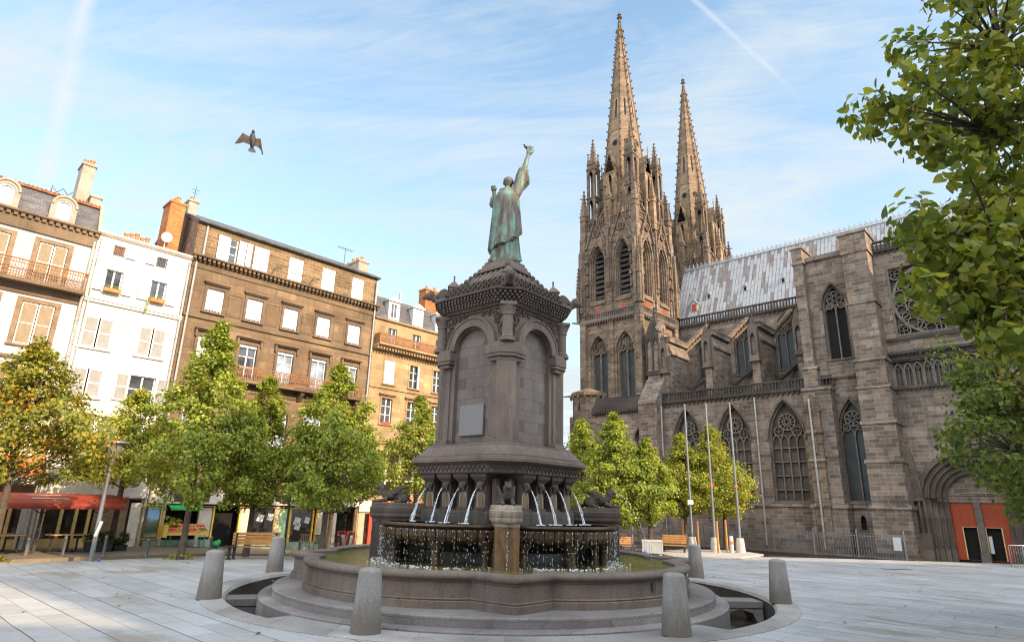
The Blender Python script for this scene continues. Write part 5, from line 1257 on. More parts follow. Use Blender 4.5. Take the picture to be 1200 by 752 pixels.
# second storey of statues and ribs on belfry faces
b = MB()
for T, cs, y, lo, hi in ((ID, SW, Y0, X0, X1), (EAST(X1), EW, 0.0, Y0, Y1)):
    b.T = T
    for c in cs:
        for s_ in (-1, 1):
            for j, q in enumerate((0.80, 0.90)): b.tube([(c + s_ * q, y - 0.05 - 0.03 * j, 17.7), (c + s_ * q, y - 0.05 - 0.03 * j, 21.2)], 0.045, 6)
    for u in (lo + 0.45, hi - 0.45, (lo + hi) / 2):
        for z in (18.4, 20.3): b.box(u - 0.13, u + 0.13, y - 0.30, y, z, z + 0.08); b.tube([(u, y - 0.2, z + 0.08), (u, y - 0.2, z + 0.75)], [0.09, 0.06], 6); b.ball((u, y - 0.2, z + 0.84), 0.07, 6, 5); b.prism([(u - 0.15, z + 1.0), (u + 0.15, z + 1.0), (u, z + 1.45)], y - 0.32, y, 'y')
sub(b, 'niche_figures', M.pin)
# spire
ZB, ZT = 24.2, 47.2; RB = 2.34
def oct_ring(r_, z, off=math.pi / 8): return [(cx + r_ * math.cos(off + math.pi / 4 * i), cy + r_ * math.sin(off + math.pi / 4 * i), z) for i in range(8)]
rs = lambda z: 0.10 + (RB - 0.10) * (1 - (z - ZB) / (ZT - 0.9 - ZB))
b = MB(); b.loft([oct_ring(rs(z), z) for z in (ZB, 28, 32, 36, 40, 44, ZT - 0.9)])
for z in (29.0, 33.9, 38.6, 42.0):
    b.loft([oct_ring(rs(z) + 0.03, z), oct_ring(rs(z) + 0.035, z + 0.04), oct_ring(rs(z) + 0.02, z + 0.10)])
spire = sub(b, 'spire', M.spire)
b = MB()
for i in range(8):
    a = math.pi / 8 + math.pi / 4 * i
    b.tube([(cx + (rs(z) + 0.02) * math.cos(a), cy + (rs(z) + 0.02) * math.sin(a), z) for z in (ZB, ZT - 0.9)], [0.075, 0.05], 5)
    z = ZB + 0.6
    while z < ZT - 1.2:
        r_ = rs(z) + 0.10; b.T = Matrix.Translation((cx + r_ * math.cos(a), cy + r_ * math.sin(a), z)) @ Matrix.Rotation(a, 4, 'Z'); b.box(-0.06, 0.09, -0.05, 0.05, -0.05, 0.05); b.box(0.03, 0.11, -0.06, 0.06, 0.02, 0.10); z += 0.82
    b.T = None
b.tube([(cx, cy, ZT - 1.2), (cx, cy, ZT + 0.3)], [0.11, 0.06], 8)
for z, r_ in ((ZT - 0.75, 0.17), (ZT - 0.28, 0.27), (ZT + 0.08, 0.20)): b.lathe([(0.05, z - 0.1), (r_, z), (0.05, z + 0.12)], 8, (cx, cy))
b.tube([(cx, cy, ZT + 0.3), (cx, cy, ZT + 1.0)], 0.015, 5)
b.build('crockets', M.pin, tw1)
for i in range(8):
    a = math.pi / 4 * i; ap = math.cos(math.pi / 8)
    for z0, z1, w_ in ((35.4, 37.3, 0.075), (27.0, 29.0, 0.09)):
        if z0 < 30 and i % 2: continue
        r0, r1 = rs(z0) * ap + 0.012, rs(z1) * ap + 0.012; tx, ty = -math.sin(a) * w_, math.cos(a) * w_; ux, uy = math.cos(a), math.sin(a)
        b = MB(); b.add([(cx + ux * r0 + tx, cy + uy * r0 + ty, z0), (cx + ux * r0 - tx, cy + uy * r0 - ty, z0), (cx + ux * r1 - tx, cy + uy * r1 - ty, z1), (cx + ux * r1 + tx, cy + uy * r1 + ty, z1)], [(0, 1, 2, 3)]); b.build('slit_opening', M.black, tw1)
    pts = []; n0 = 14
    for q in range(n0):
        t_ = 2 * math.pi * q / n0; z = 32.6 + 0.30 * math.sin(t_); r_ = rs(z) * ap + 0.014; s_ = 0.25 * math.cos(t_); pts.append((cx + math.cos(a) * r_ - math.sin(a) * s_, cy + math.sin(a) * r_ + math.cos(a) * s_, z))
    b = MB(); b.add(pts, [tuple(range(n0))]); b.build('round_opening', M.black, tw1)
# open tabernacles on the corners and gabled lucarnes on the faces
for sx, sy in ((-1, -1), (1, -1), (1, 1), (-1, 1)):
    px, py = cx + sx * (hw - 0.62), cy + sy * (hd - 0.68); w_ = 0.32
    b = MB()
    for z0, z1 in ((24.3, 27.4), (27.6, 30.2)):
        for ax_, ay_ in ((-1, -1), (1, -1), (1, 1), (-1, 1)): b.box(px + ax_ * w_ - 0.10, px + ax_ * w_ + 0.10, py + ay_ * w_ - 0.10, py + ay_ * w_ + 0.10, z0, z1)
        for T in (Matrix.Translation((px, py, 0)), Matrix.Translation((px, py, 0)) @ Matrix.Rotation(math.pi / 2, 4, 'Z')):
            b.T = T
            for s_ in (-1, 1): b.panel(rect(-0.40, 0.40, z1 - 0.75, z1), [parch(0, 0.21, z1 - 0.74, z1 - 0.6, z1 - 0.12, 6)], s_ * 0.39 - 0.02, 0.05)
        b.T = None; b.box(px - 0.47, px + 0.47, py - 0.47, py + 0.47, z1, z1 + 0.16)
    b.tube([(px + sx * 0.5, py + sy * 0.5, 27.4), (px + sx * 0.85, py + sy * 0.85, 27.45)], [0.07, 0.05], 5)
    b.beam((px - sx * 0.3, py - sy * 0.3, 28.6), (px - sx * 1.3, py - sy * 1.3, 30.2), 0.16, 0.2)
    for ax_, ay_ in ((-1, -1), (1, -1), (1, 1), (-1, 1)): pinnacle(b, px + ax_ * 0.31, py + ay_ * 0.31, 30.3, 30.9, 0.16, 31.9, False)
    pinnacle(b, px, py, 30.3, 31.2, 0.44, 33.4)
    sub(b, 'corner_tabernacle', M.pin)
for T in [Matrix.Translation((cx, cy, 0)) @ Matrix.Rotation(math.pi / 2 * i, 4, 'Z') for i in range(4)]:
    b = MB(); b.T = T; d0 = -2.36
    b.panel([(-0.42, 26.6), (0.42, 26.6), (0.42, 29.2), (0.5, 29.2), (0, 31.2), (-0.5, 29.2), (-0.42, 29.2)], [parch(0, 0.20, 26.9, 28.5, 29.1, 6)], d0, 0.12)
    b.box(-0.42, -0.34, d0 + 0.01, d0 + 1.3, 24.3, 29.2); b.box(0.34, 0.42, d0 + 0.01, d0 + 1.3, 24.3, 29.2); b.box(-0.42, 0.42, d0 + 0.05, d0 + 0.9, 24.3, 26.6)
    b.loft([[(-0.48, d0, 29.2), (0, d0, 31.1), (0.48, d0, 29.2)], [(-0.48, d0 + 1.5, 29.2), (0, d0 + 1.5, 31.1), (0.48, d0 + 1.5, 29.2)]])
    b.box(-0.55, 0.55, d0 - 0.12, d0 + 0.1, 26.5, 26.68); b.box(-0.5, 0.5, d0 - 0.05, d0 + 0.1, 29.12, 29.26)
    for s_ in (-1, 1):
        for q in (0.25, 0.5, 0.75): b.box(s_ * 0.52 * (1 - q) - 0.05, s_ * 0.52 * (1 - q) + 0.05, d0 - 0.06, d0 + 0.06, 29.2 + 1.95 * q, 29.3 + 1.95 * q)
        pinnacle(b, s_ * 0.52, d0 + 0.05, 24.4, 28.2, 0.2, 29.9, False)
    b.tube([(0, d0, 31.0), (0, d0, 31.9)], [0.05, 0.03], 5); b.box(-0.14, 0.14, d0 - 0.03, d0 + 0.03, 31.5, 31.6)
    pinnacle(b, 0, d0 - 0.25, 24.0, 26.9, 0.42, 28.6)
    sub(b, 'lucarne', M.spire)
b = MB()     # little flyers from the corner pinnacles towards the spire, ring parapet
for sx, sy in ((-1, -1), (1, -1), (1, 1), (-1, 1)):
    for q in (0.34, 0.72): 
        b.beam((cx + sx * hw * 1.0, cy + sy * hd * q, 25.0), (cx + sx * 1.5, cy + sy * hd * q * 0.75, 27.3), 0.13, 0.2); b.beam((cx + sx * hw * q, cy + sy * hd * 1.0, 25.0), (cx + sx * hw * q * 0.75, cy + sy * 1.5, 27.3), 0.13, 0.2)
balustrade(b, X0, X1, Y0 - 0.05, 24.3, 24.95, 0.2, 0.1); b.T = EAST(X1 + 0.05); balustrade(b, Y0, Y1, 0.0, 24.3, 24.95, 0.2, 0.1); b.T = None
sub(b, 'parapet', M.pin)
# twin tower beyond the nave
t2 = copy_tree(tw1, K); t2.location = (0.1, 12.5, 0)

# ---- foot of the near tower: projecting base with terrace, stair turret, flat-arched window
b = MB()
b.panel(rect(-28.6, -21.15, -0.5, 8.6), [parch(-22.05, 0.85, 4.7, 6.75, 7.35, 8)], -0.5, 0.35); b.box(-28.6, -21.15, -0.14, 0.9, -0.5, 8.6)
b.box(-28.6, -28.2, 0.9, 6.5, -0.5, 9.0); b.box(-28.2, -22.9, 0.85, 6.2, -0.5, 8.6); b.box(-23.05, -21.15, 0.9, 7.0, -0.5, 9.0)
b.prism([(-0.7, 2.3), (-0.7, 2.4), (-0.5, 2.56), (-0.5, 2.3)], -28.6, -21.15, 'x'); b.box(-28.6, -21.15, -0.62, -0.5, -0.5, 2.3)
b.box(-21.95, -21.2, -0.75, -0.5, -0.5, 8.2)
tb = b.build('tower_base', M.cath, K)
b = MB()
for i in range(2): b.bar2d(parch(-22.42 + 0.74 * i, 0.32, 4.7, 6.4, 6.8, 7), 0.08, -0.35, -0.2); b.bar2d(circ(-22.42 + 0.74 * i, 6.85, 0.2, 10), 0.06, -0.35, -0.2, True)
b.bar2d(parch(-22.05, 0.92, None, 6.7, 7.5, 8), 0.14, -0.6, -0.45); fl = b.build('flat_window', M.trim, K)
b = MB(); b.poly(rect(-22.95, -21.2, 4.7, 7.4), -0.19); b.build('glazing', M.glassg, fl)
b = MB(); b.prism([(-0.72, 8.6), (-0.72, 8.75), (-0.45, 9.75), (0.85, 9.75), (0.85, 8.6)], -27.0, -21.6, 'x')
for i in range(28): x = -26.95 + i * 0.19; b.beam((x, -0.74, 8.72), (x, -0.44, 9.72), 0.06, 0.06)
corbels(b, -27.0, -21.6, -0.55, 8.6, 0.22, 0.1, 0.12, 0.12)
b.build('sloped_parapet', M.trimdark, tb)
b = MB(); tc_ = (-27.25, 0.1)
b.lathe([(1.30, -0.5), (1.30, 7.9), (1.36, 7.95), (1.36, 8.05), (1.24, 8.1), (1.24, 9.95), (1.42, 10.05), (1.42, 10.3), (1.3, 10.34), (0.9, 10.5), (0.1, 10.75)], 8, tc_, rot=math.pi / 8)
for i in range(16):
    a = 2 * math.pi * i / 16; b.box(tc_[0] + 1.36 * math.cos(a) - 0.06, tc_[0] + 1.36 * math.cos(a) + 0.06, tc_[1] + 1.36 * math.sin(a) - 0.06, tc_[1] + 1.36 * math.sin(a) + 0.06, 9.85, 10.05)
b.tube([(tc_[0] - 1.3, tc_[1] - 0.6, 10.2), (tc_[0] - 1.9, tc_[1] - 0.9, 10.15)], [0.1, 0.06], 6)
stt = b.build('stair_turret', M.cathfine, K)
b = MB(); b.box(-27.32, -27.22, -1.08, -1.0, 8.9, 9.5); b.build('slit_window', M.black, stt)
# big buttress with sloped offsets where the tower meets the aisle
b = MB()
b.box(-22.35, -20.9, -0.9, 1.0, -0.5, 8.9); b.prism([(-0.95, 8.9), (-0.95, 9.1), (0.4, 10.9), (1.4, 10.9), (1.4, 8.9)], -22.35, -20.9, 'x'); b.box(-22.3, -21.3, 0.5, 1.9, 9.0, 14.4)
b.prism([(0.4, 14.4), (1.15, 15.3), (1.95, 14.4)], -22.35, -21.25, 'x')
for z in (2.4, 5.2): b.prism([(-1.0, z), (-1.0, z + 0.1), (-0.9, z + 0.22), (0.9, z + 0.22), (0.9, z)], -22.42, -20.83, 'x')
cb = b.build('corner_buttress', M.cath, K)
b = MB(); b.panel([(-22.34, 11.2), (-21.26, 11.2), (-21.26, 14.2), (-21.8, 15.4), (-22.34, 14.2)], [parch(-22.05, 0.2, 11.5, 13.2, 13.9, 6), parch(-21.55, 0.2, 11.5, 13.2, 13.9, 6)], 0.38, 0.12); pinnacle(b, -21.8, 0.9, 14.6, 15.3, 0.3, 16.4); b.build('pierced_gablet', M.trimdark, cb)

# ---- iron railing before the aisle
RLp = (-20.5, -1.9)
t = empty('iron_railing', 'long dark iron railing along the foot of the cathedral wall', 'railing', CO + CX * -14.3 + CY * -1.7 + Vector((0, 0, -0.125)), CROT)
b = MB(); L0, L1 = -7.6, 7.0
for z in (0.14, 1.12): b.box(L0, L1, -0.015, 0.015, z - 0.02, z + 0.02)
x = L0 + 0.05
while x < L1:
    b.box(x - 0.011, x + 0.011, -0.011, 0.011, 0.0, 1.24); x += 0.12
b.build('bars', M.steel, t)
for i in range(8): b = MB(); x = L0 + i * (L1 - L0) / 7; b.box(x - 0.03, x + 0.03, -0.03, 0.03, 0, 1.36); b.ball((x, 0, 1.38), 0.045, 8, 6); b.build('post', M.galv, t)
b = MB(); b.box(L0, L1, -0.07, 0.07, -0.1, 0.08); b.build('plinth', M.trimdark, t)
b = MB(); b.box(6.52, 6.86, -0.05, -0.03, 0.5, 1.12); sgn = tag(b.build('white_notice', M.signwhite, None), 'small white notice hung on the railing beside the cathedral portal', 'sign'); sgn.location = t.location; sgn.rotation_euler = t.rotation_euler
# ------------------------------------------------------------------ houses on the left (local: x along the street, y into the house)
class House:
    def __init__(s, name, label, x0, x1):
        p = LO + LX * x0; s.x0 = x0; s.x1 = x1
        s.o = empty(name, label, 'house', (p.x, p.y, 0), LROT); s.T = Matrix.Translation((-x0, 0, 0)); s.holes = []
    def mb(s): b = MB(); b.T = s.T; return b
    def part(s, name, b, m, par=None, **k): return b.build(name, m, par or s.o, **k)
    def each(s, name, boxes, m, par=None, **k):      # one part per box
        for q in boxes:
            b = s.mb(); b.box(*q); s.part(name, b, m, par, **k)

def surround(b, x0, x1, z0, z1, w_=0.12, d=0.05, sill=True):
    b.box(x0 - w_, x0, -d, 0.02, z0, z1 + w_); b.box(x1, x1 + w_, -d, 0.02, z0, z1 + w_); b.box(x0, x1, -d, 0.02, z1, z1 + w_)
    if sill: b.box(x0 - w_ - 0.03, x1 + w_ + 0.03, -d - 0.06, 0.02, z0 - 0.08, z0)
def lintel(b, x0, x1, z, d=0.16):
    b.box(x0 - 0.22, x1 + 0.22, -d, 0.02, z, z + 0.07); b.box(x0 - 0.17, x1 + 0.17, -d * 0.6, 0.02, z - 0.06, z)
def shutter(H, par, x0, x1, z0, z1, m, y=-0.05, frame_m=None):
    b = H.mb(); b.box(x0, x1, y - 0.02, y + 0.02, z0, z1); sh = H.part('shutter', b, m, par)
    b = H.mb(); f = 0.045
    for a, c in ((x0, x0 + f), (x1 - f, x1)): b.box(a, c, y - 0.035, y - 0.0, z0, z1)
    for z in (z0, (z0 + z1) / 2 - 0.02, z1 - f): b.box(x0 + f, x1 - f, y - 0.034, y, z, z + f)
    H.part('shutter_frame', b, frame_m or m, par); return sh
def casement(H, x0, x1, z0, z1, glass=None, bars=1, arched=False, dep=0.16, name='window', transom=True, frame_m=None):
    f = 0.055; y = dep - 0.06
    b = H.mb()
    if arched:
        sp = z1 - (x1 - x0) / 2; c = (x0 + x1) / 2; b.bar2d(parch(c, (x1 - x0) / 2 - f / 2, z0, sp, z1 - f / 2, 8), f, y, y + 0.06)
    else:
        b.bar2d([(x0 + f / 2, z0 + f / 2), (x1 - f / 2, z0 + f / 2), (x1 - f / 2, z1 - f / 2), (x0 + f / 2, z1 - f / 2)], f, y, y + 0.06, True)
    for i in range(1, bars + 1):
        u = x0 + (x1 - x0) * i / (bars + 1); b.box(u - f * 0.6, u + f * 0.6, y - 0.01, y + 0.06, z0, z1 - 0.02)
    if transom:
        for q in ((0.36, 0.70) if z1 - z0 > 1.2 else (0.5,)): zz = z0 + (z1 - z0) * q; b.box(x0, x1, y + 0.005, y + 0.06, zz - 0.02, zz + 0.02)
    w_ = H.part(name, b, frame_m or M.paintwhite)
    b = H.mb(); b.box(x0 + 0.01, x1 - 0.01, dep - 0.02, dep, z0, z1 - (0.0 if not arched else (x1 - x0) * 0.12)); H.part('pane', b, glass or M.glass, w_)
    return w_
def blind(H, x0, x1, z0, z1, scallop=True):
    b = H.mb(); b.box(x0, x1, 0.06, 0.09, z0 + 0.15, z1)
    w_ = H.part('window_blind', b, M.blindw)
    b = H.mb(); b.box(x0, x1, 0.12, 0.15, z0, z1); H.part('pane', b, M.glass, w_)
    if scallop:
        b = H.mb(); n = 6
        for i in range(n): u = x0 + (i + 0.5) * (x1 - x0) / n; b.prism(circ(u, z0 + 0.15, (x1 - x0) / n * 0.42, 10), 0.058, 0.092, 'y')
        b.box(x0, x1, 0.05, 0.1, z0 + 0.0, z0 + 0.05); b.box(x0, x1, 0.04, 0.1, z1 - 0.1, z1); b.box(x0, x0 + 0.025, 0.052, 0.1, z0, z1); b.box(x1 - 0.025, x1, 0.052, 0.1, z0, z1); H.part('scalloped_edge', b, M.blindw, w_)
    return w_
def railing(H, x0, x1, z0, z1, y, m, pitch=0.09, name='balcony'):
    b = H.mb(); b.box(x0, x1, y, 0.0, z0 - 0.16, z0); sl = H.part(name, b, M.browntrim, bevel=0.01)
    b = H.mb(); b.box(x0, x1, y + 0.0, y + 0.05, z1 - 0.05, z1); b.box(x0, x1, y + 0.01, y + 0.04, z0 + 0.05, z0 + 0.09); b.box(x0, x1, y + 0.01, y + 0.04, z1 - 0.18, z1 - 0.15)
    for xe in (x0 + 0.02, x1 - 0.02): b.box(xe - 0.02, xe + 0.02, y, 0, z1 - 0.05, z1); b.box(xe - 0.02, xe + 0.02, y + 0.0, y + 0.04, z0, z1)
    n = int((x1 - x0) / pitch)
    for i in range(n + 1):
        u = x0 + i * (x1 - x0) / n; b.box(u - 0.012, u + 0.012, y + 0.015, y + 0.04, z0, z1)
        if i % 2: b.bar2d(circ(u, (z0 + z1) / 2 - 0.02, pitch * 0.75, 9), 0.016, y + 0.015, y + 0.035, True)
    H.part('balcony_rail', b, m, sl); return sl
def chimney(H, x0, x1, y0, y1, z0, z1, m, pots=2, potm=None, along='x'):
    b = H.mb(); b.box(x0, x1, y0, y1, z0, z1); b.box(x0 - 0.05, x1 + 0.05, y0 - 0.05, y1 + 0.05, z1 - 0.14, z1 - 0.02)
    c = H.part('chimney', b, m, bevel=0.01)
    for i in range(pots):
        f = (i + 0.5) / pots; px, py = (x0 + (x1 - x0) * f, (y0 + y1) / 2) if along == 'x' else ((x0 + x1) / 2, y0 + (y1 - y0) * f)
        b = H.mb(); h = 0.30 + 0.07 * ((i * 7) % 3); b.lathe([(0.10, z1 - 0.02), (0.085, z1 + h * 0.8), (0.11, z1 + h * 0.82), (0.11, z1 + h), (0.07, z1 + h)], 10, (px, py)); H.part('chimney_pot', b, potm or M.pot, c, smooth=True)
    return c
def cornice(b, x0, x1, z, e=0.22, dent=0.14):
    b.prism([(-0.06, z - 0.22), (-0.06, z - 0.08), (-e + 0.04, z - 0.02), (-e, z), (-e, z + 0.08), (0.05, z + 0.10), (0.05, z - 0.22)], x0, x1, 'x')
    n = int((x1 - x0) / (dent * 1.7))
    for i in range(n): u = x0 + (i + 0.5) * (x1 - x0) / n; b.box(u - dent / 2, u + dent / 2, -e + 0.07, 0.0, z - 0.17, z - 0.02)
def pipe(H, x, z0, z1, y=-0.10):
    b = H.mb(); b.tube([(x, y, z0), (x, y, z1)], 0.05, 8)
    for q in range(int((z1 - z0) / 1.5)): b.tube([(x, y, z0 + 0.5 + q * 1.5), (x, y, z0 + 0.57 + q * 1.5)], 0.065, 8)
    H.part('downpipe', b, M.zinc, smooth=True)
DEEP = 8.0

# ---- A: white house with slate mansard
A = House('town_house', 'white house with a slate mansard, round topped dormers and tan shutters at the left edge', -4.0, 5.24)
wins1 = [(xc - 0.50, xc + 0.50, 10.32, 12.02) for xc in (-2.05, -0.1, 1.88, 3.83)]; wins2 = [(xc - 0.56, xc + 0.56, 7.68, 9.42) for xc in (-2.05, -0.1, 1.88, 3.83)]
wins3 = [(xc - 0.5, xc + 0.5, 4.9, 6.6) for xc in (-2.05, -0.1, 1.88, 3.83)]
b = A.mb(); b.panel(rect(-4, 5.24, -0.6, 13.0), [rect(*q) for q in wins1 + wins2 + wins3] + [rect(-3.6, 4.9, -0.05, 1.95)], 0, 0.16)
b.box(5.22, 5.24, 0.01, DEEP, -0.6, 13.0); b.box(-4, 5.2, DEEP - 0.1, DEEP, -0.6, 13); b.box(-3.9, 5.1, 0.9, 1.0, -0.6, 13)
A.part('wall', b, M.white)
b = A.mb(); cornice(b, -4, 5.3, 13.0, 0.24); b.box(-4, 5.24, -0.09, 0.02, 12.35, 12.78); b.box(-4, 5.24, -0.10, 0.02, 9.86, 10.0); b.box(-4, 5.24, -0.06, 0.02, 9.7, 9.86); b.box(-4, 5.24, -0.1, 0.02, 7.1, 7.22)
A.part('cornice', b, M.browntrim)
for q in wins1 + wins2:
    b = A.mb(); surround(b, *q, w_=0.17, d=0.05); fr = A.part('window', b, M.stonetrim)
    b = A.mb(); b.box(q[0], q[1], 0.1, 0.13, q[2], q[3]); A.part('pane', b, M.glass, fr)
    mid = (q[0] + q[1]) / 2
    shutter(A, fr, q[0] + 0.02, mid - 0.015, q[2] + 0.02, q[3] - 0.02, M.louvtan, 0.03, M.whitetrim); shutter(A, fr, mid + 0.015, q[1] - 0.02, q[2] + 0.02, q[3] - 0.02, M.louvtan, 0.03, M.whitetrim)
for q in wins3:
    b = A.mb(); surround(b, *q, w_=0.17, d=0.05); A.part('window_surround', b, M.stonetrim); casement(A, *q)
railing(A, -3.9, 5.15, 10.22, 10.98, -0.55, M.rust)
b = A.mb(); b.prism([(0.05, 13.08), (0.62, 14.42), (DEEP, 15.3), (DEEP, 13.08)], -4, 5.18, 'x'); mr = A.part('mansard_roof', b, M.slate)
b = A.mb(); b.box(-4, 5.2, 0.52, 0.72, 14.40, 14.50); 
for i in range(60): b.ball((-3.9 + i * 0.153, 0.58, 14.53), 0.045, 6, 4)
A.part('roof_edge', b, M.tile, mr)
b = A.mb(); b.prism([(-0.1, 13.05), (0.7, 13.05), (0.95, 14.45), (0.62, 14.6), (-0.02, 13.25)], 5.18, 5.30, 'x'); A.part('parapet_end', b, M.plaster)
for xc in (-2.1, -0.1, 1.86, 3.84):
    b = A.mb(); hw_ = 0.47
    outl = parch(xc, hw_, 13.10, 13.85, 14.30, 10); hole = parch(xc, 0.27, 13.24, 13.85, 14.09, 10)
    b.panel(outl, [hole], 0.02, 0.2)
    n = len(outl); b.add([(p[0], 0.02, p[1]) for p in outl] + [(p[0], 1.1, p[1]) for p in outl], [(i, (i + 1) % n, n + (i + 1) % n, n + i) for i in range(n)])
    b.bar2d(parch(xc, hw_ - 0.04, None, 13.85, 14.28, 10), 0.09, -0.03, 0.02)
    d = A.part('dormer', b, M.plaster, mr)
    b = A.mb(); b.bar2d(parch(xc, 0.24, 13.26, 13.85, 14.06, 10), 0.05, 0.06, 0.12, True); A.part('dormer_window', b, M.paintwhite, d)
    b = A.mb(); b.poly(hole, 0.14); A.part('dormer_pane', b, M.blindw, d)
chimney(A, 4.28, 4.78, 1.3, 2.2, 13.6, 16.75, M.plaster, 2); chimney(A, 4.80, 5.20, 0.9, 2.0, 13.4, 15.15, M.plaster, 0)
b = A.mb(); b.tube([(3.35, 1.0, 14.6), (3.35, 1.0, 15.0), (3.55, 1.0, 14.75), (3.75, 1.0, 15.0), (3.95, 1.0, 14.75), (4.1, 1.0, 14.95)], 0.02, 5); A.part('roof_antenna', b, M.iron)
pipe(A, 5.16, -0.5, 12.6)
# ground floor of A: dark cafe front
b = A.mb(); b.box(-3.6, 4.9, 0.12, 0.15, -0.1, 1.95); A.part('shop_glass', b, M.glassdark)
b = A.mb()
for x in (-2.4, -1.2, 0.0, 1.2, 2.2, 3.2, 3.9, 4.55): b.box(x - 0.05, x + 0.05, 0.02, 0.11, -0.1, 1.95)
b.box(-3.6, 4.9, 0.03, 0.1, 0.0, 0.35); A.part('shop_frame', b, M.woodpale)
b = A.mb(); b.box(-4, 5.24, -0.12, -0.01, 1.98, 2.5); A.part('shop_fascia', b, M.browntrim)

# ---- B: white narrow house
Bh = House('town_house', 'narrow white house with white shutters and orange flower boxes', 5.26, 9.18)
at1 = [(5.92, 6.37, 12.27, 12.75), (7.68, 8.14, 12.27, 12.75)]; f1 = [(5.84, 6.50, 10.55, 11.57), (7.65, 8.31, 10.55, 11.57)]; f2 = [(5.46, 6.56, 8.02, 9.34), (7.58, 8.68, 8.02, 9.34)]; f3 = [(5.46, 6.56, 5.95, 7.12), (7.58, 8.62, 5.95, 7.12)]; f4 = [(5.6, 6.5, 3.9, 5.0), (7.6, 8.5, 3.9, 5.0)]
b = Bh.mb(); b.panel(rect(5.26, 9.18, -0.6, 13.1), [rect(*q) for q in at1 + f1 + f2 + f3 + f4] + [rect(5.5, 9.0, -0.1, 1.9)], 0.0, 0.16); b.box(5.3, 9.1, 0.9, 1.0, -0.6, 13); b.box(5.26, 9.18, DEEP - 0.1, DEEP, -0.6, 13)
Bh.part('wall', b, M.white)
b = Bh.mb(); b.prism([(-0.05, 13.02), (-0.16, 13.12), (-0.16, 13.2), (0.1, 13.24), (0.1, 13.02)], 5.26, 9.2, 'x'); Bh.part('eaves_cornice', b, M.whitetrim)
b = Bh.mb(); b.box(5.26, 9.18, -0.08, 0.02, 9.98, 10.1); b.box(5.26, 9.18, -0.12, 0.02, 10.1, 10.16); Bh.part('string_course', b, M.whitetrim)
b = Bh.mb(); b.box(5.26, 9.18, -0.08, 0.02, 5.2, 5.3); Bh.part('string_course', b, M.whitetrim)
b = Bh.mb(); b.prism([(-0.1, 13.2), (3.5, 14.0), (DEEP, 13.0), (DEEP, 12.9), (-0.1, 13.1)], 5.26, 9.18, 'x'); Bh.part('roof', b, M.tile)
for i, q in enumerate(at1):
    w_ = casement(Bh, *q, bars=0, transom=False)
    b = Bh.mb()
    for j in range(7): u = q[0] + 0.04 + j * (q[1] - q[0] - 0.08) / 6; b.box(u - 0.012, u + 0.012, -0.02, 0.01, q[2], q[3])
    Bh.part('window_bars', b, M.iron if i else M.rust, w_)
    sx = (6.42, 6.84) if i == 0 else (7.22, 7.64); shutter(Bh, w_, sx[0], sx[1], q[2], q[3], M.paintwhite)
for i, q in enumerate(f1):
    w_ = casement(Bh, *q, transom=False); shutter(Bh, w_, q[0] - 0.47, q[0] - 0.03, q[2], q[3], M.paintwhite); shutter(Bh, w_, q[1] + 0.03, q[1] + 0.45, q[2], q[3], M.paintwhite)
    b = Bh.mb(); b.box(q[0] - 0.03, q[1] + 0.03, -0.07, 0.02, q[2] - 0.07, q[2]); Bh.part('sill', b, M.whitetrim, w_)
    b = Bh.mb(); b.box(q[0] + 0.02, q[1] - 0.02, -0.26, -0.05, q[2] - 0.02, q[2] + 0.14); fb = Bh.part('flower_box', b, M.pot, w_)
    b = Bh.mb(); rr = random.Random(i)
    for j in range(60):
        p = Vector((rr.uniform(q[0], q[1]), rr.uniform(-0.28, -0.03), q[2] + rr.uniform(0.1, 0.3))); b.obox(p, (0.03, 0, 0.01), (0, 0.03, 0.01), (0, 0, 0.004))
    for j in range(16 if i else 0): p = Vector((q[0] - 0.05 + rr.gauss(0, 0.04), -0.2, q[2] - rr.uniform(0.0, 0.55))); b.obox(p, (0.03, 0, 0.01), (0, 0.01, 0.0), (0, 0, 0.03))
    Bh.part('flowers', b, M.leaflime, w_)
for q in f2 + f3[:1] + f4:
    b = Bh.mb(); surround(b, *q, w_=0.07, d=0.025); w_ = Bh.part('window', b, M.whitetrim)
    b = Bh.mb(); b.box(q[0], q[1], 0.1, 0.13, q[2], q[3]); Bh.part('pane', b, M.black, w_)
    mid = (q[0] + q[1]) / 2; shutter(Bh, w_, q[0] + 0.01, mid - 0.03, q[2], q[3], M.louvwhite, 0.02, M.paintwhite); shutter(Bh, w_, mid + 0.03, q[1] - 0.01, q[2], q[3], M.louvwhite, 0.02, M.paintwhite)
q = f3[1]; w_ = casement(Bh, *q, bars=1); shutter(Bh, w_, 7.05, 7.54, q[2], q[3], M.louvwhite, -0.04, M.paintwhite); shutter(Bh, w_, 8.66, 9.1, q[2], q[3], M.louvwhite, -0.04, M.paintwhite)
pipe(Bh, 9.10, -0.4, 12.9)
b = Bh.mb(); b.tube([(5.40, -0.08, 12.9), (5.42, -0.08, 8.0), (5.36, -0.08, 2.0)], 0.035, 6); Bh.part('downpipe', b, M.zinc)
chimney(Bh, 6.55, 7.7, 1.6, 2.2, 13.3, 13.82, M.plaster, 5)
b = Bh.mb(); b.lathe([(0.01, 0), (0.12, 0.015), (0.24, 0.06), (0.25, 0.075), (0.23, 0.07), (0.01, 0.02)], 20); dm = Matrix.Translation((8.12, 0.9, 14.15)) @ Matrix.Rotation(R(-75), 4, 'X') @ Matrix.Rotation(R(180), 4, 'X')
b.v = [Bh.T @ dm @ (Bh.T.inverted() @ v) for v in b.v]; b.tube([(8.12, 1.0, 13.5), (8.12, 1.0, 14.15)], 0.025, 6); Bh.part('satellite_dish', b, M.signwhite, smooth=True)
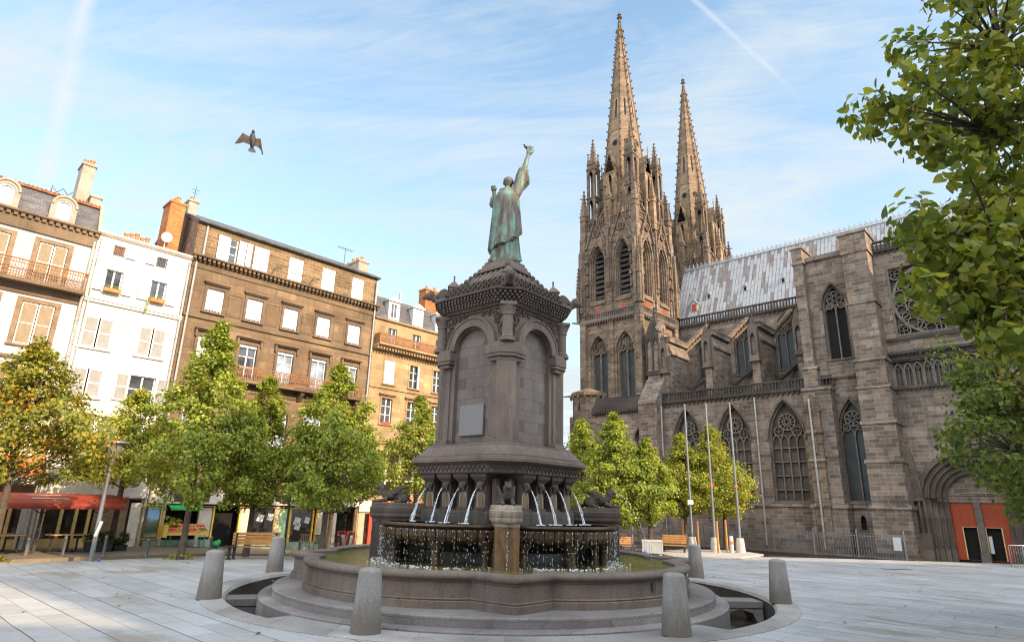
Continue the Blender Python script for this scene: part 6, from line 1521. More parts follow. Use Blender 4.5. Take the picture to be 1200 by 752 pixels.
# shop of B
b = Bh.mb(); b.box(5.5, 9.0, 0.14, 0.16, -0.1, 1.9); Bh.part('shop_glass', b, M.glassdark)
b = Bh.mb(); b.box(5.5, 7.9, 0.02, 0.12, -0.1, 0.35)
for x in (5.6, 6.2, 6.7, 7.15, 7.9): b.box(x - 0.05, x + 0.05, 0.0, 0.13, -0.1, 1.9)
Bh.part('shop_frame', b, M.woodpale)
b = Bh.mb(); b.box(7.3, 8.5, -0.02, 0.1, -0.3, 1.9); Bh.part('shop_pillar', b, M.stonetrim)
b = Bh.mb(); b.box(5.3, 9.15, -0.14, -0.01, 1.95, 2.5); Bh.part('shop_fascia', b, M.whitetrim)

# ---- C: tall brown house
C = House('town_house', 'tall brown stone house with white blinds, dentilled cornice and attic of small blocks', 9.2, 19.74)
AXS = (10.52, 12.51, 14.50, 16.45, 18.42)
c4 = [(x - 0.41, x + 0.41, 10.70, 11.87) for x in AXS]; c3 = [(x - 0.45, x + 0.45, 7.78, 9.46) for x in AXS]; c2 = [(x - 0.55, x + 0.55, 4.3, 6.6) for x in AXS]
b = C.mb(); b.panel(rect(9.2, 19.74, -1.2, 13.2), [rect(*q) for q in c4 + c3] + [parch((q[0] + q[1]) / 2, 0.55, 4.3, 6.05, 6.6, 8) for q in c2] + [rect(9.3, 19.6, -0.55, 1.72)], 0, 0.16); b.box(9.2, 19.74, 0.9, 1.0, -1.2, 13.2); b.box(9.2, 19.74, DEEP - 0.1, DEEP, -1, 15)
wl = C.part('wall', b, M.brown)
att = [(10.80, 11.22, 13.45, 14.74), (12.10, 12.84, 13.43, 14.74), (14.05, 14.80, 13.50, 14.74), (16.06, 16.80, 13.43, 14.74), (18.02, 18.72, 13.43, 14.72)]
b = C.mb(); b.panel(rect(9.2, 19.74, 13.2, 15.1), [rect(*q) for q in att], 0.06, 0.12); b.box(9.3, 19.6, 0.8, 0.9, 13.2, 15.0); b.box(19.72, 19.74, 0.06, DEEP, 9, 15.0); C.part('attic_wall', b, M.brownattic)
b = C.mb(); b.prism([(0.06, 13.0), (0.06, 15.15), (4.0, 17.0), (DEEP, 15.2), (DEEP, 13.0)], 9.19, 9.24, 'x'); C.part('gable_wall', b, M.rubble)
b = C.mb(); b.prism([(-0.14, 15.10), (-0.14, 15.2), (4.0, 17.15), (DEEP + 0.2, 15.2), (DEEP + 0.2, 15.1), (4, 17.0), (0.05, 15.08)], 9.12, 19.8, 'x'); b.tube([(9.12, -0.12, 15.14), (19.82, -0.12, 15.14)], 0.065, 8); C.part('roof', b, M.slate)
b = C.mb(); cornice(b, 9.1, 19.85, 13.28, 0.34, 0.13); b.box(9.2, 19.74, -0.05, 0.02, 12.75, 12.98); b.box(9.2, 19.74, -0.09, 0.02, 10.28, 10.42); b.box(9.2, 19.74, -0.06, 0.02, 7.05, 7.2)
for q in c4: surround(b, *q, w_=0.13, d=0.05); lintel(b, q[0], q[1], 12.12)
for q in c3: surround(b, *q, w_=0.14, d=0.06, sill=False); lintel(b, q[0], q[1], 9.76, 0.22); b.box(q[0] - 0.2, q[0] - 0.1, -0.14, 0.02, 9.4, 9.76); b.box(q[1] + 0.1, q[1] + 0.2, -0.14, 0.02, 9.4, 9.76)
for x in AXS: b.bar2d(parch(x, 0.62, 4.3, 6.05, 6.67, 8), 0.13, -0.06, 0.02)
for i in range(4): x0_ = AXS[i] + 0.66; x1_ = AXS[i + 1] - 0.66; b.bar2d(rect(x0_, x1_, 10.7, 11.8), 0.04, -0.025, 0.01, True)
C.part('cornice', b, M.browntrim)
for q in c4: blind(C, *q)
for i, q in enumerate(c3):
    if i == 0: blind(C, *q)
    else:
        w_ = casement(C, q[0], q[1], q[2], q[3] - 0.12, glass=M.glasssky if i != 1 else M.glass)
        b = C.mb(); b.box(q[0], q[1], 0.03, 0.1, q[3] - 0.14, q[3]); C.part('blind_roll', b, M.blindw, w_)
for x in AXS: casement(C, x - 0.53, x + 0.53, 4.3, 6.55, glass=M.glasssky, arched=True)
for i, q in enumerate(att):
    if i == 0:
        w_ = casement(C, *q, bars=0, dep=0.15); shutter(C, w_, 10.22, 10.76, 13.44, 14.75, M.blindw, 0.0); shutter(C, w_, 11.26, 11.62, 13.44, 14.75, M.blindw, 0.0); shutter(C, w_, 11.64, 11.9, 13.46, 14.72, M.blindw, -0.1)
    else:
        b = C.mb(); b.box(q[0], q[1], 0.12, 0.15, q[2], q[3]); w_ = C.part('window', b, M.glass); mid = (q[0] + q[1]) / 2
        shutter(C, w_, q[0] - 0.02, mid - 0.005, q[2], q[3], M.blindw, 0.04); shutter(C, w_, mid + 0.005, q[1] + 0.02, q[2], q[3], M.blindw, 0.04)
for pts_ in ([(14.0, -0.1, 13.85), (14.85, -0.1, 13.85)], [(13.1, -0.02, 13.45), (13.3, -0.1, 13.95), (13.65, -0.02, 14.0)], [(15.3, -0.02, 13.45), (15.5, -0.1, 13.95), (15.9, -0.02, 14.0)]):
    b = C.mb(); b.tube(pts_, 0.02, 6); C.part('iron_stay', b, M.iron)
railing(C, 11.8, 19.0, 7.62, 8.26, -0.6, M.rust)
for x in (11.95, 13.5, 15.5, 17.45, 18.85): b = C.mb(); b.prism([(0, 7.46), (-0.5, 7.46), (-0.42, 7.3), (-0.1, 7.0), (0, 6.95)], x - 0.1, x + 0.1, 'x'); C.part('balcony_bracket', b, M.browntrim)
pipe(C, 9.36, 1.9, 13.0); pipe(C, 19.62, 1.9, 14.9); pipe(C, 9.62, 13.4, 15.0, 0.0)
chimney(C, 8.1, 8.8, 1.2, 2.3, 12.9, 16.3, M.brick, 3, None, 'y'); chimney(C, 9.22, 9.66, 2.3, 3.2, 15.5, 17.2, M.plaster, 1)
chimney(C, 19.0, 19.7, 1.2, 4.8, 15.0, 16.55, M.plaster, 7, None, 'y')
b = C.mb(); b.tube([(18.43, 2, 15.9), (18.43, 2, 17.3)], 0.02, 5); b.tube([(17.9, 2, 17.25), (18.95, 2, 17.25)], 0.015, 5)
for j in range(6): u = 17.95 + j * 0.19; b.tube([(u, 1.8, 17.25), (u, 2.2, 17.25)], 0.01, 4)
C.part('roof_antenna', b, M.iron)
b = C.mb(); b.tube([(9.55, 2.8, 17.2), (9.55, 2.8, 18.2)], 0.015, 5); b.tube([(9.35, 2.8, 18.0), (9.75, 2.8, 18.0)], 0.012, 5); b.tube([(9.4, 2.8, 17.8), (9.7, 2.8, 17.8)], 0.012, 5); C.part('roof_antenna', b, M.iron)
# shops of C: ochre frames, plinth, display windows and posters; ground falls to the right
gq = lambda x: LW(x, 0).z
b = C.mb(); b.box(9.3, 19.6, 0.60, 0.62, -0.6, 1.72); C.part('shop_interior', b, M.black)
def frameopen(x0, x1, z0, z1, w_=0.07, y=0.0): b.bar2d(rect(x0, x1, z0, z1), w_, y - 0.02, y + 0.12, True)
for x0_, x1_ in ((9.05, 9.85), (11.5, 12.08), (13.3, 13.85), (13.87, 15.05), (15.25, 15.85), (15.9, 17.15), (17.35, 18.1)):
    b = C.mb(); frameopen(x0_, x1_, gq((x0_ + x1_) / 2) + 0.28, 1.66); C.part('shop_frame', b, M.yellow)
C.each('shop_pillar', [(x0_, x1_, -0.03, 0.14, -0.7, 1.75) for x0_, x1_ in ((8.6, 9.0), (9.9, 10.0), (11.42, 11.5), (15.07, 15.24), (18.15, 18.5))], M.whitetrim)
C.each('shop_plinth', [(9.3, 12.08, -0.02, 0.10, -0.7, 0.22), (13.3, 18.1, -0.02, 0.10, -0.9, 0.02)], M.green)
C.each('shop_glass', [(x0_, x1_, 0.08, 0.10, gq(x0_) + 0.3, 1.64) for x0_, x1_ in ((13.9, 15.02), (15.93, 17.12), (9.1, 9.82))], M.glassdark)
C.each('shop_panel', [(11.55, 12.03, 0.06, 0.09, 0.32, 1.6), (13.34, 13.8, 0.06, 0.09, 0.1, 1.6), (17.4, 18.05, 0.06, 0.09, -0.1, 1.6)], M.whitetrim)
b = C.mb(); b.box(15.3, 15.8, 0.06, 0.09, 0.05, 1.6); C.part('shop_panel', b, plain('pale green poster', (0.42, 0.60, 0.36), 0.7, 0.35, 2.5))
m, t = mat('landscape poster'); o = t.n('ShaderNodeTexCoord').outputs['Object']; z = t.n('ShaderNodeSeparateXYZ', Vector=o).outputs[2]
zz = t.math('ADD', z, t.math('MULTIPLY', t.noise(o, 2.2, 3), 0.5))
m = finish(m, t, t.ramp(t.math('DIVIDE', zz, 2.0), [(0.30, (0.36, 0.34, 0.28)), (0.42, (0.07, 0.10, 0.05)), (0.62, (0.16, 0.20, 0.14)), (0.72, (0.30, 0.50, 0.70)), (0.9, (0.20, 0.42, 0.68))]), 0.4)
b = C.mb(); b.box(9.12, 9.80, 0.05, 0.07, 0.35, 1.62); C.part('poster', b, m)
for (x, z, s_) in ((14.35, 1.15, 0.16), (14.85, 1.2, 0.15), (16.3, 1.0, 0.17), (16.35, 0.75, 0.15), (16.85, 1.05, 0.14)): b = MB(); b.T = C.T @ Matrix.Translation((x, 0.06, z)) @ Matrix.Rotation(R(14), 4, 'Y'); b.box(-s_, s_, -0.005, 0.005, -s_ * 1.1, s_ * 1.1); C.part('window_notice', b, M.signwhite)
b = C.mb(); rr = random.Random(3)
for i in range(70): b.T = None; p = C.T @ Vector((rr.uniform(13.95, 15.0), rr.uniform(0.2, 0.5), 0.35 + rr.uniform(0, 0.14))); b.ball(p, rr.uniform(0.04, 0.07), 6, 5)
C.part('fruit_display', b, M.pot)
C.each('display_crate', [(x0_, x0_ + 0.42, 0.2, 0.5, -0.1, 0.33) for x0_ in (13.95, 16.0, 16.55)], M.woodpale)
b = C.mb(); b.box(9.2, 19.7, -0.20, -0.01, 1.76, 2.3); b.box(9.2, 19.7, -0.26, -0.01, 2.3, 2.38); C.part('shop_fascia', b, M.whitetrim)
C.each('dark_sign_band', [(x0_, x1_, -0.215, -0.20, 1.84, 2.22) for x0_, x1_ in ((10.2, 11.7), (12.3, 13.3), (15.2, 17.6))], M.blackboard)
b = C.mb(); b.prism([(-0.02, 1.74), (-0.5, 1.56), (-0.5, 1.48), (-0.02, 1.66)], 10.05, 11.4, 'x'); C.part('shop_awning', b, M.greenp)

# ---- D: golden house with dormers
D = House('town_house', 'golden beige house with grey dormers and a long balcony, partly behind the fountain', 19.76, 32.0)
dx = [21.1 + 1.87 * i for i in range(6)]
d1 = [(x - 0.32, x + 0.32, 11.25, 12.25) for x in dx]; d2 = [(x - 0.36, x + 0.36, 8.82, 10.24) for x in dx]; d3 = [(x - 0.38, x + 0.38, 6.45, 7.95) for x in dx]
b = D.mb(); b.panel(rect(19.76, 32, -1.6, 12.6), [rect(*q) for q in d1 + d2 + d3] + [rect(20.3, 31.5, 2.4, 4.9), rect(20.0, 31.5, -0.8, 1.4)], 0, 0.16); b.box(19.8, 31.9, 0.9, 1.0, -1.6, 12.6); b.box(31.98, 32, 0.01, DEEP, -1.6, 12.6); b.box(19.8, 32, DEEP - 0.1, DEEP, -1.6, 12.6)
D.part('wall', b, M.beige)
b = D.mb(); b.prism([(-0.02, 12.6), (-0.14, 12.66), (-0.14, 12.74), (0.1, 12.78), (0.1, 12.55)], 19.76, 32.1, 'x'); b.box(19.76, 32, -0.07, 0.02, 8.5, 8.6); b.box(19.76, 32, -0.10, 0.02, 5.3, 5.45); b.box(19.76, 32, -0.16, 0.02, 5.45, 5.55)
for q in d2 + d3: surround(b, *q, w_=0.10, d=0.03)
for q in d3: lintel(b, q[0], q[1], 8.15, 0.18)
D.part('cornice', b, M.beige)
for q in d1: casement(D, *q)
for i, q in enumerate(d2):
    if i == 0:
        b = D.mb(); b.box(q[0], q[1], 0.1, 0.13, q[2], q[3]); w_ = D.part('window', b, M.glass); mid = (q[0] + q[1]) / 2; shutter(D, w_, q[0], mid - 0.01, q[2], q[3], M.paintwhite, 0.03); shutter(D, w_, mid + 0.01, q[1], q[2], q[3], M.paintwhite, 0.03)
    else: w_ = casement(D, *q); shutter(D, w_, q[1] - 0.12, q[1] + 0.0, q[2], q[3], M.paintwhite, -0.02)
for q in d3:
    w_ = casement(D, *q, bars=1); b = D.mb(); b.box(q[0] + 0.1, q[1] - 0.1, -0.12, 0.0, q[2] - 0.02, q[2] + 0.12); D.part('flower_box', b, M.redpaint, w_)
b = D.mb(); cornice(b, 19.8, 32, 10.92, 0.5, 0.12); b.box(19.85, 31.9, -0.62, 0.0, 10.98, 11.08); bl = D.part('balcony', b, M.beige)
b = D.mb(); b.box(19.85, 31.9, -0.58, -0.54, 11.62, 11.68); b.box(19.85, 19.9, -0.58, 0, 11.1, 11.68); b.box(19.85, 31.9, -0.565, -0.55, 11.12, 11.18); b.box(19.85, 31.9, -0.565, -0.55, 11.4, 11.43)
x = 19.9
while x < 31.9: b.box(x - 0.022, x + 0.022, -0.57, -0.55, 11.08, 11.64); x += 0.075
D.part('balcony_rail', b, M.rust, bl)
b = D.mb(); b.prism([(-0.02, 12.76), (0.75, 14.35), (4.0, 15.0), (DEEP, 12.7)], 19.76, 32, 'x'); rf = D.part('mansard_roof', b, M.slate)
for i, x in enumerate(dx):
    b = D.mb(); b.panel([(x - 0.42, 12.78), (x + 0.42, 12.78), (x + 0.42, 14.02), (x, 14.22), (x - 0.42, 14.02)], [rect(x - 0.24, x + 0.24, 12.95, 13.85)], 0.02, 0.1)
    b.box(x - 0.42, x - 0.40, 0.03, 1.2, 12.78, 14.0); b.box(x + 0.40, x + 0.42, 0.03, 1.2, 12.78, 14.0)
    b.prism([(x - 0.5, 14.0), (x + 0.5, 14.0), (x + 0.5, 14.08), (x, 14.34), (x - 0.5, 14.08)], -0.06, 1.4, 'y')
    d = D.part('dormer', b, M.greyjoin, rf); b = D.mb(); b.bar2d(rect(x - 0.22, x + 0.22, 12.97, 13.83), 0.05, 0.05, 0.1, True); b.box(x - 0.02, x + 0.02, 0.05, 0.1, 12.97, 13.83); D.part('dormer_window', b, M.paintwhite, d)
    b = D.mb(); b.box(x - 0.24, x + 0.24, 0.1, 0.12, 12.95, 13.85); D.part('dormer_pane', b, M.glass if i == 0 else M.blindw, d)
chimney(D, 26.2, 28.4, 3.6, 4.4, 14.2, 17.2, M.brick, 3); b = D.mb(); b.tube([(22.3, 1.2, 14.3), (22.3, 1.2, 15.2)], 0.08, 8); D.part('flue', b, M.zinc)
D.each('shop_glass', [(20.3, 31.5, 0.12, 0.15, 2.4, 4.9), (20.0, 31.5, 0.12, 0.15, -0.8, 1.4)], M.glassdark)
b = D.mb()
for x in (20.4, 21.4, 22.4, 23.4, 24.4, 25.4, 26.4): b.box(x - 0.06, x + 0.06, -0.02, 0.1, 2.4, 4.9)
b.box(20.3, 31.5, -0.02, 0.1, 3.2, 3.3); D.part('mezzanine_frame', b, M.whitetrim)
b = D.mb(); b.prism([(-0.05, 2.3), (-0.9, 1.9), (-0.9, 1.6), (-0.85, 1.6), (-0.02, 2.1)], 21.4, 27.5, 'x'); D.part('shop_awning', b, M.orange)
D.each('shop_door', [(20.55, 20.95, -0.04, 0.1, -0.9, 1.5), (21.5, 21.9, -0.04, 0.1, -0.9, 1.5)], M.redpaint)
D.each('shop_pillar', [(19.85, 20.25, -0.03, 0.1, -0.9, 1.5), (21.0, 21.4, -0.03, 0.1, -0.9, 1.5)], M.sandstone)
b = D.mb(); b.box(19.8, 32, -0.12, -0.01, 1.5, 2.1); D.part('shop_fascia', b, M.whitetrim)

# ---- a row of plain pale houses behind the viewer: its uneven roofline shades the square in the morning
for (xa, xb, hh, lab) in ((-14.0, 23.5, 15.4, 'lowest'), (23.52, 29.5, 24.5, 'middle'), (29.52, 85.0, 30.3, 'tallest')):
    E_ = House('apartment_house', lab + ' plain pale apartment house of the row behind the viewer, outside the picture', 0, 1)
    E_.o.location = (xa, -8.0, 0); E_.o.rotation_euler = (0, 0, 0); E_.T = Matrix.Identity(4); L = xb - xa
    b = MB(); ww = [(u, u + 1.1, z, z + 1.7) for u in [1.2 + 3.2 * i for i in range(30)] for z in (1.5, 5, 8.5, 12, 15.5, 19, 22.5, 26)]
    ww = [q for q in ww if q[1] < L - 0.6 and q[3] < hh - 0.5]
    b.panel(rect(0, L, -0.5, hh), [rect(*q) for q in ww], 0, 0.2); b.v = [Vector((v.x, -v.y, v.z)) for v in b.v]
    b.box(0, L, -4, -0.25, -0.5, hh); E_.part('wall', b, M.white)
    b = MB(); b.box(-0.02, L + 0.02, -4.1, 0.15, hh, hh + 0.06); E_.part('roof', b, M.slate)
    b = MB(); b.box(0.05, L - 0.05, -0.215, -0.19, 0.5, hh - 0.4); E_.part('window_glass', b, M.glass)
# ------------------------------------------------------------------ trees
NEAR_UP = [(6.4, 6.67, 6.19), (4.35, 5.99, 6.54), (6.23, 6.72, 6.19), (5.85, 6.8, 6.48), (6.66, 6.45, 8.6), (5.27, 5.85, 6.56), (6.0, 6.91, 9.02), (5.84, 6.02, 6.57), (5.46, 6.44, 7.33), (5.76, 6.35, 7.75), (5.88, 7.0, 8.07), (4.26, 5.99, 6.23), (5.23, 6.87, 7.13), (6.03, 6.94, 6.01), (5.11, 6.01, 5.7), (5.8, 5.61, 6.94), (5.76, 6.01, 7.16), (6.0, 7.0, 8.45), (6.08, 5.94, 6.74), (5.25, 6.19, 8.49), (7.1, 6.86, 7.76), (5.33, 5.73, 6.51), (5.71, 6.07, 5.43), (5.45, 6.56, 6.58), (7.41, 6.96, 9.18), (5.61, 5.66, 5.94), (5.85, 6.65, 6.95), (5.79, 5.6, 7.3), (7.23, 6.83, 9.3), (5.75, 6.37, 5.74), (6.3, 6.85, 8.0), (5.06, 5.65, 7.96), (5.94, 6.81, 7.36), (5.6, 6.11, 8.04), (4.65, 6.84, 6.87), (6.54, 6.72, 7.56), (5.88, 6.04, 8.47), (6.85, 6.88, 7.52), (5.8, 6.22, 6.5), (4.45, 5.79, 6.01), (6.81, 6.86, 8.64), (5.71, 6.91, 7.12), (5.42, 6.86, 6.98), (4.28, 5.62, 6.64), (5.48, 6.11, 6.41), (6.61, 6.89, 5.69), (5.05, 5.74, 7.6), (6.36, 6.62, 6.49), (6.1, 6.14, 7.41), (6.14, 5.82, 7.73), (4.72, 5.86, 5.89), (5.9, 6.07, 6.36), (6.65, 6.97, 8.99), (6.71, 6.81, 6.44), (5.73, 6.21, 6.19), (5.26, 6.88, 8.17), (5.44, 6.99, 7.61), (5.47, 6.98, 8.1), (6.22, 6.99, 7.99), (5.4, 5.8, 6.88), (5.11, 6.94, 6.7), (5.65, 6.48, 6.49), (5.65, 5.68, 7.77), (5.52, 6.78, 7.59), (5.52, 5.8, 7.25), (5.82, 6.03, 5.57), (5.84, 6.59, 6.04), (5.58, 6.97, 7.44), (4.17, 6.02, 6.52), (7.0, 6.94, 7.1), (5.3, 5.61, 7.82), (4.72, 5.69, 5.59), (4.55, 5.87, 5.88), (5.87, 5.76, 8.17), (5.98, 6.58, 7.34), (5.07, 6.02, 6.76), (4.22, 6.39, 6.67), (5.72, 6.31, 8.44)]
NEAR_LOW = [(5.37, 6.44, 4.69), (5.54, 6.54, 4.43), (4.27, 5.8, 4.9), (5.19, 5.95, 3.64), (5.44, 6.36, 3.84), (4.62, 6.19, 4.38), (6.32, 6.77, 5.23), (5.41, 6.21, 5.4), (4.8, 5.53, 4.63), (4.36, 5.96, 4.13), (5.63, 6.76, 5.02), (5.11, 6.07, 5.11), (5.1, 5.59, 5.02), (4.46, 6.19, 4.5), (5.67, 6.21, 4.25), (4.76, 5.84, 4.01), (5.82, 6.41, 4.13), (5.02, 5.58, 3.44), (5.68, 6.25, 4.43), (6.07, 6.78, 4.99), (5.66, 5.98, 4.71), (5.58, 6.23, 5.14), (4.97, 5.71, 3.99), (4.59, 5.85, 4.2), (4.26, 5.76, 4.63), (4.93, 6.07, 4.97), (4.57, 5.87, 4.44), (4.66, 6.08, 4.68), (5.41, 5.97, 4.49), (4.79, 5.85, 3.81), (4.69, 5.43, 4.4), (5.1, 6.55, 5.26), (5.34, 5.76, 4.99), (4.85, 5.5, 4.17), (4.32, 5.61, 3.99), (4.66, 6.54, 5.17), (5.22, 5.82, 3.72), (4.61, 5.46, 3.71), (5.82, 6.05, 5.09), (5.72, 6.51, 4.09), (4.66, 5.91, 3.97), (4.83, 5.85, 3.68), (5.11, 6.35, 5.27), (4.67, 5.75, 4.14), (5.52, 5.88, 4.41), (4.49, 5.55, 4.34), (4.51, 5.67, 4.54), (5.27, 5.84, 4.79), (5.2, 6.1, 4.48), (5.46, 6.48, 5.51), (5.16, 6.12, 4.08), (4.1, 5.76, 4.95), (4.82, 5.77, 4.74), (5.55, 6.38, 5.23), (3.95, 5.51, 4.06), (5.1, 6.77, 4.8), (4.88, 6.21, 4.93), (5.44, 5.98, 3.68), (5.47, 6.16, 4.29), (4.77, 6.26, 4.96), (6.29, 6.62, 5.55), (5.52, 6.0, 4.71)]
FAR_CL = [(10.79, 12.68, 4.21), (9.93, 12.21, 3.24), (10.9, 12.56, 3.65), (10.47, 11.71, 4.44), (9.85, 11.36, 2.89), (9.38, 12.35, 2.98), (9.72, 11.85, 4.53), (10.9, 13.29, 3.79), (10.19, 12.01, 4.33), (8.86, 11.84, 4.88), (10.08, 13.0, 4.89), (9.76, 11.97, 2.07), (10.99, 13.42, 5.14), (11.36, 12.9, 4.29), (8.78, 11.2, 3.61), (10.38, 13.18, 3.51), (11.35, 13.46, 4.97), (10.85, 12.26, 5.01), (10.17, 12.86, 2.65), (11.85, 13.4, 3.49), (9.78, 12.52, 4.01), (10.06, 11.29, 5.07), (9.21, 11.35, 2.69), (11.14, 13.17, 1.99), (9.87, 11.33, 2.35), (10.26, 13.22, 4.4), (9.55, 11.21, 2.59), (9.83, 12.3, 4.15), (9.69, 11.42, 2.32), (8.12, 11.01, 3.6), (10.0, 13.47, 4.96), (11.78, 13.28, 3.0), (10.58, 12.32, 1.83), (9.48, 11.18, 3.17), (10.56, 12.75, 2.52), (9.43, 13.08, 3.19), (11.24, 12.38, 4.37), (10.09, 11.89, 4.86), (9.81, 13.04, 3.79), (8.08, 11.22, 3.27), (10.42, 12.57, 5.26), (10.13, 11.74, 4.5), (11.71, 12.71, 5.02), (11.77, 12.76, 5.44), (9.58, 12.61, 4.07), (8.93, 11.19, 4.22), (11.34, 13.47, 3.02), (11.18, 12.92, 4.99), (10.66, 13.33, 4.07), (10.43, 11.72, 3.51), (9.97, 13.15, 3.4), (9.89, 12.99, 4.47), (9.35, 12.57, 4.26), (10.18, 12.28, 4.06), (8.72, 11.18, 2.91), (10.37, 12.17, 5.28), (9.17, 11.95, 4.9), (10.44, 11.51, 3.79), (9.74, 12.2, 5.0), (9.43, 11.7, 2.97), (10.0, 11.82, 3.6), (8.38, 11.62, 3.53), (11.3, 12.56, 4.96), (9.75, 12.22, 2.24), (10.77, 13.42, 4.92), (8.8, 11.39, 2.7), (11.23, 13.29, 4.07), (10.26, 12.26, 1.76), (11.06, 11.99, 4.53), (9.39, 11.63, 2.49), (10.38, 11.99, 2.08), (9.8, 11.99, 4.33), (10.03, 13.23, 4.78), (9.8, 11.11, 4.48), (11.2, 13.48, 3.22)]
import numpy as np
def leaf_object(name, centers, radii, per, size, m, parent, seed, up=0.5, near=False, flat=0.75, out_from=None, droop=0.0):
    """one mesh of many separate leaves scattered round clump centres"""
    rg = np.random.default_rng(seed)
    C_ = np.repeat(np.array(centers, float), per, 0); Rr = np.repeat(np.array(radii, float), per)
    n = len(C_)
    d = rg.normal(size=(n, 3)); d /= np.linalg.norm(d, axis=1)[:, None]
    rr = Rr * rg.random(n) ** 0.45
    P = C_ + d * rr[:, None] * np.array([1, 1, flat])
    if out_from is not None:
        o = P - np.array(out_from); o /= np.linalg.norm(o, axis=1)[:, None] + 1e-9
    else: o = d
    nrm = 0.55 * o + 0.45 * d + np.array([0, 0, up]) + rg.normal(size=(n, 3)) * 0.45
    nrm /= np.linalg.norm(nrm, axis=1)[:, None]
    t_ = rg.normal(size=(n, 3)) + np.array([0, 0, -0.8]) + 0.4 * d; t_ -= nrm * (t_ * nrm).sum(1)[:, None]; t_ /= np.linalg.norm(t_, axis=1)[:, None]
    s_ = np.cross(nrm, t_); sz = size * (0.65 + 0.7 * rg.random(n))
    if near:   # heart shaped, folded along the midrib, 8 points
        prof = [(0.0, 0.0, 0), (0.40, -0.10, .10), (0.52, 0.22, .12), (0.36, 0.62, .08), (0.0, 1.02, -.08), (-0.36, 0.62, .08), (-0.52, 0.22, .12), (-0.40, -0.10, .10)]
        faces_l = [(0, 1, 2, 3), (0, 3, 4), (0, 4, 5), (0, 5, 6, 7)]
    else:
        prof = [(0.0, -0.5, 0), (0.46, 0.0, .12), (0.0, 0.55, -.05), (-0.46, 0.0, .12)]
        faces_l = [(0, 1, 2), (0, 2, 3)]
    k = len(prof); V = np.empty((n, k, 3))
    for i, (a, b_, c) in enumerate(prof): V[:, i] = P + (s_ * a + t_ * b_ + nrm * c) * sz[:, None]
    me = bpy.data.meshes.new(name)
    base = np.arange(n) * k
    loops = []; starts = []; tot = []; pos = 0
    L_ = np.concatenate([np.concatenate([(base + i)[:, None] for i in f], 1) for f in faces_l], 1)   # n x sum
    ln = [len(f) for f in faces_l]
    me.vertices.add(n * k); me.vertices.foreach_set('co', V.reshape(-1))
    me.loops.add(L_.size); me.loops.foreach_set('vertex_index', L_.reshape(-1).astype(np.int32))
    off = np.cumsum([0] + ln[:-1]); st = (np.arange(n)[:, None] * sum(ln) + off[None, :]).reshape(-1)
    me.polygons.add(len(st)); me.polygons.foreach_set('loop_start', st.astype(np.int32))
    try: me.polygons.foreach_set('loop_total', np.tile(ln, n).astype(np.int32))
    except Exception: pass
    me.materials.append(m); me.update(calc_edges=True); me.validate()
    o_ = bpy.data.objects.new(name, me); COL.objects.link(o_); o_.parent = parent
    return o_

def tree(label, base, h, zb, rad, m, seed, nclump=150, per=46, leaf=0.105, lean=(0, 0), taper=1.0, group='lime trees on the square', trunk_r=0.105):
    x, y = base; z0 = gz(x, y) - 0.05
    t = empty('tree', label, 'tree', (x, y, z0), 0, group)
    rr = random.Random(seed); H = h - z0; zb = zb - z0
    def prof(f):       # crown radius at height fraction
        if f < 0.28: return 0.62 + 0.38 * math.sin(f / 0.28 * math.pi / 2)
        return max(0.03, (1 - ((f - 0.28) / 0.74) ** (1.25 * taper)))
    nclump = int(nclump * 1.35); rad *= 1.10
    cs = []; rs_ = []; ph = [rr.uniform(0, 6.28) for _ in range(5)]
    tries = 0
    while len(cs) < nclump and tries < 20000:
        tries += 1
        f = rr.random() ** 0.92; a = rr.uniform(0, 6.283)
        lump = 1 + 0.17 * math.sin(3 * a + ph[0] + 4 * f) + 0.14 * math.sin(5 * a + ph[1] - 7 * f) + 0.12 * math.sin(11 * f + ph[2] + 2 * a) + rr.gauss(0, 0.06)
        R_ = rad * prof(f) * lump; q = rr.random()
        r_ = R_ * (1 - 0.42 * q * q) if rr.random() < 0.78 else R_ * rr.uniform(0.1, 0.7)
        if rr.random() > 0.25 + 0.75 * prof(f): continue
        if math.sin(4 * a + ph[3] + 6 * f) + math.sin(7 * a - ph[4] + 13 * f) > 1.25: continue
        cs.append((r_ * math.cos(a) + lean[0] * f, r_ * math.sin(a) + lean[1] * f, zb + f * (H - zb - 0.15)))
        rs_.append((0.26 + 0.26 * rr.random()) * (0.55 + 0.45 * prof(f)) * min(1.15, rad / 1.35))
    b = MB(); top = zb + (H - zb) * 0.8
    pts = [Vector((0, 0, 0)), Vector((0.02, 0.01, zb * 0.5)), Vector((0.03, -0.02, zb)), Vector((lean[0] * 0.3, lean[1] * 0.3, zb + (H - zb) * 0.4)), Vector((lean[0] * 0.8, lean[1] * 0.8, top))]
    b.tube(pts, [trunk_r * 1.35, trunk_r, trunk_r * 0.9, trunk_r * 0.6, 0.02], 9)
    tr = b.build('trunk', M.bark, t, smooth=True)
    b = MB()
    for i in range(0, len(cs), 5):
        c = Vector(cs[i]); zs = max(zb * 0.92, c.z - 0.25 - 0.45 * Vector((c.x, c.y)).length); f = (zs - zb) / max(0.1, top - zb); f = max(0, min(1, f))
        st = Vector((0.03 + lean[0] * f * 0.8, lean[1] * f * 0.8, zs)); mid = st.lerp(c, 0.55) + Vector((0, 0, 0.08))
        b.tube([st, mid, c], [0.026, 0.016, 0.006], 5, False)
    b.build('branches', M.bark, tr)
    leaf_object('crown', cs, rs_, int(per * 1.55), min(leaf, 0.105), m, t, seed, out_from=(0, 0, zb + (H - zb) * 0.35))
    return t
LT = 'lime trees in front of the houses'; RT_ = 'lime trees at the foot of the cathedral'
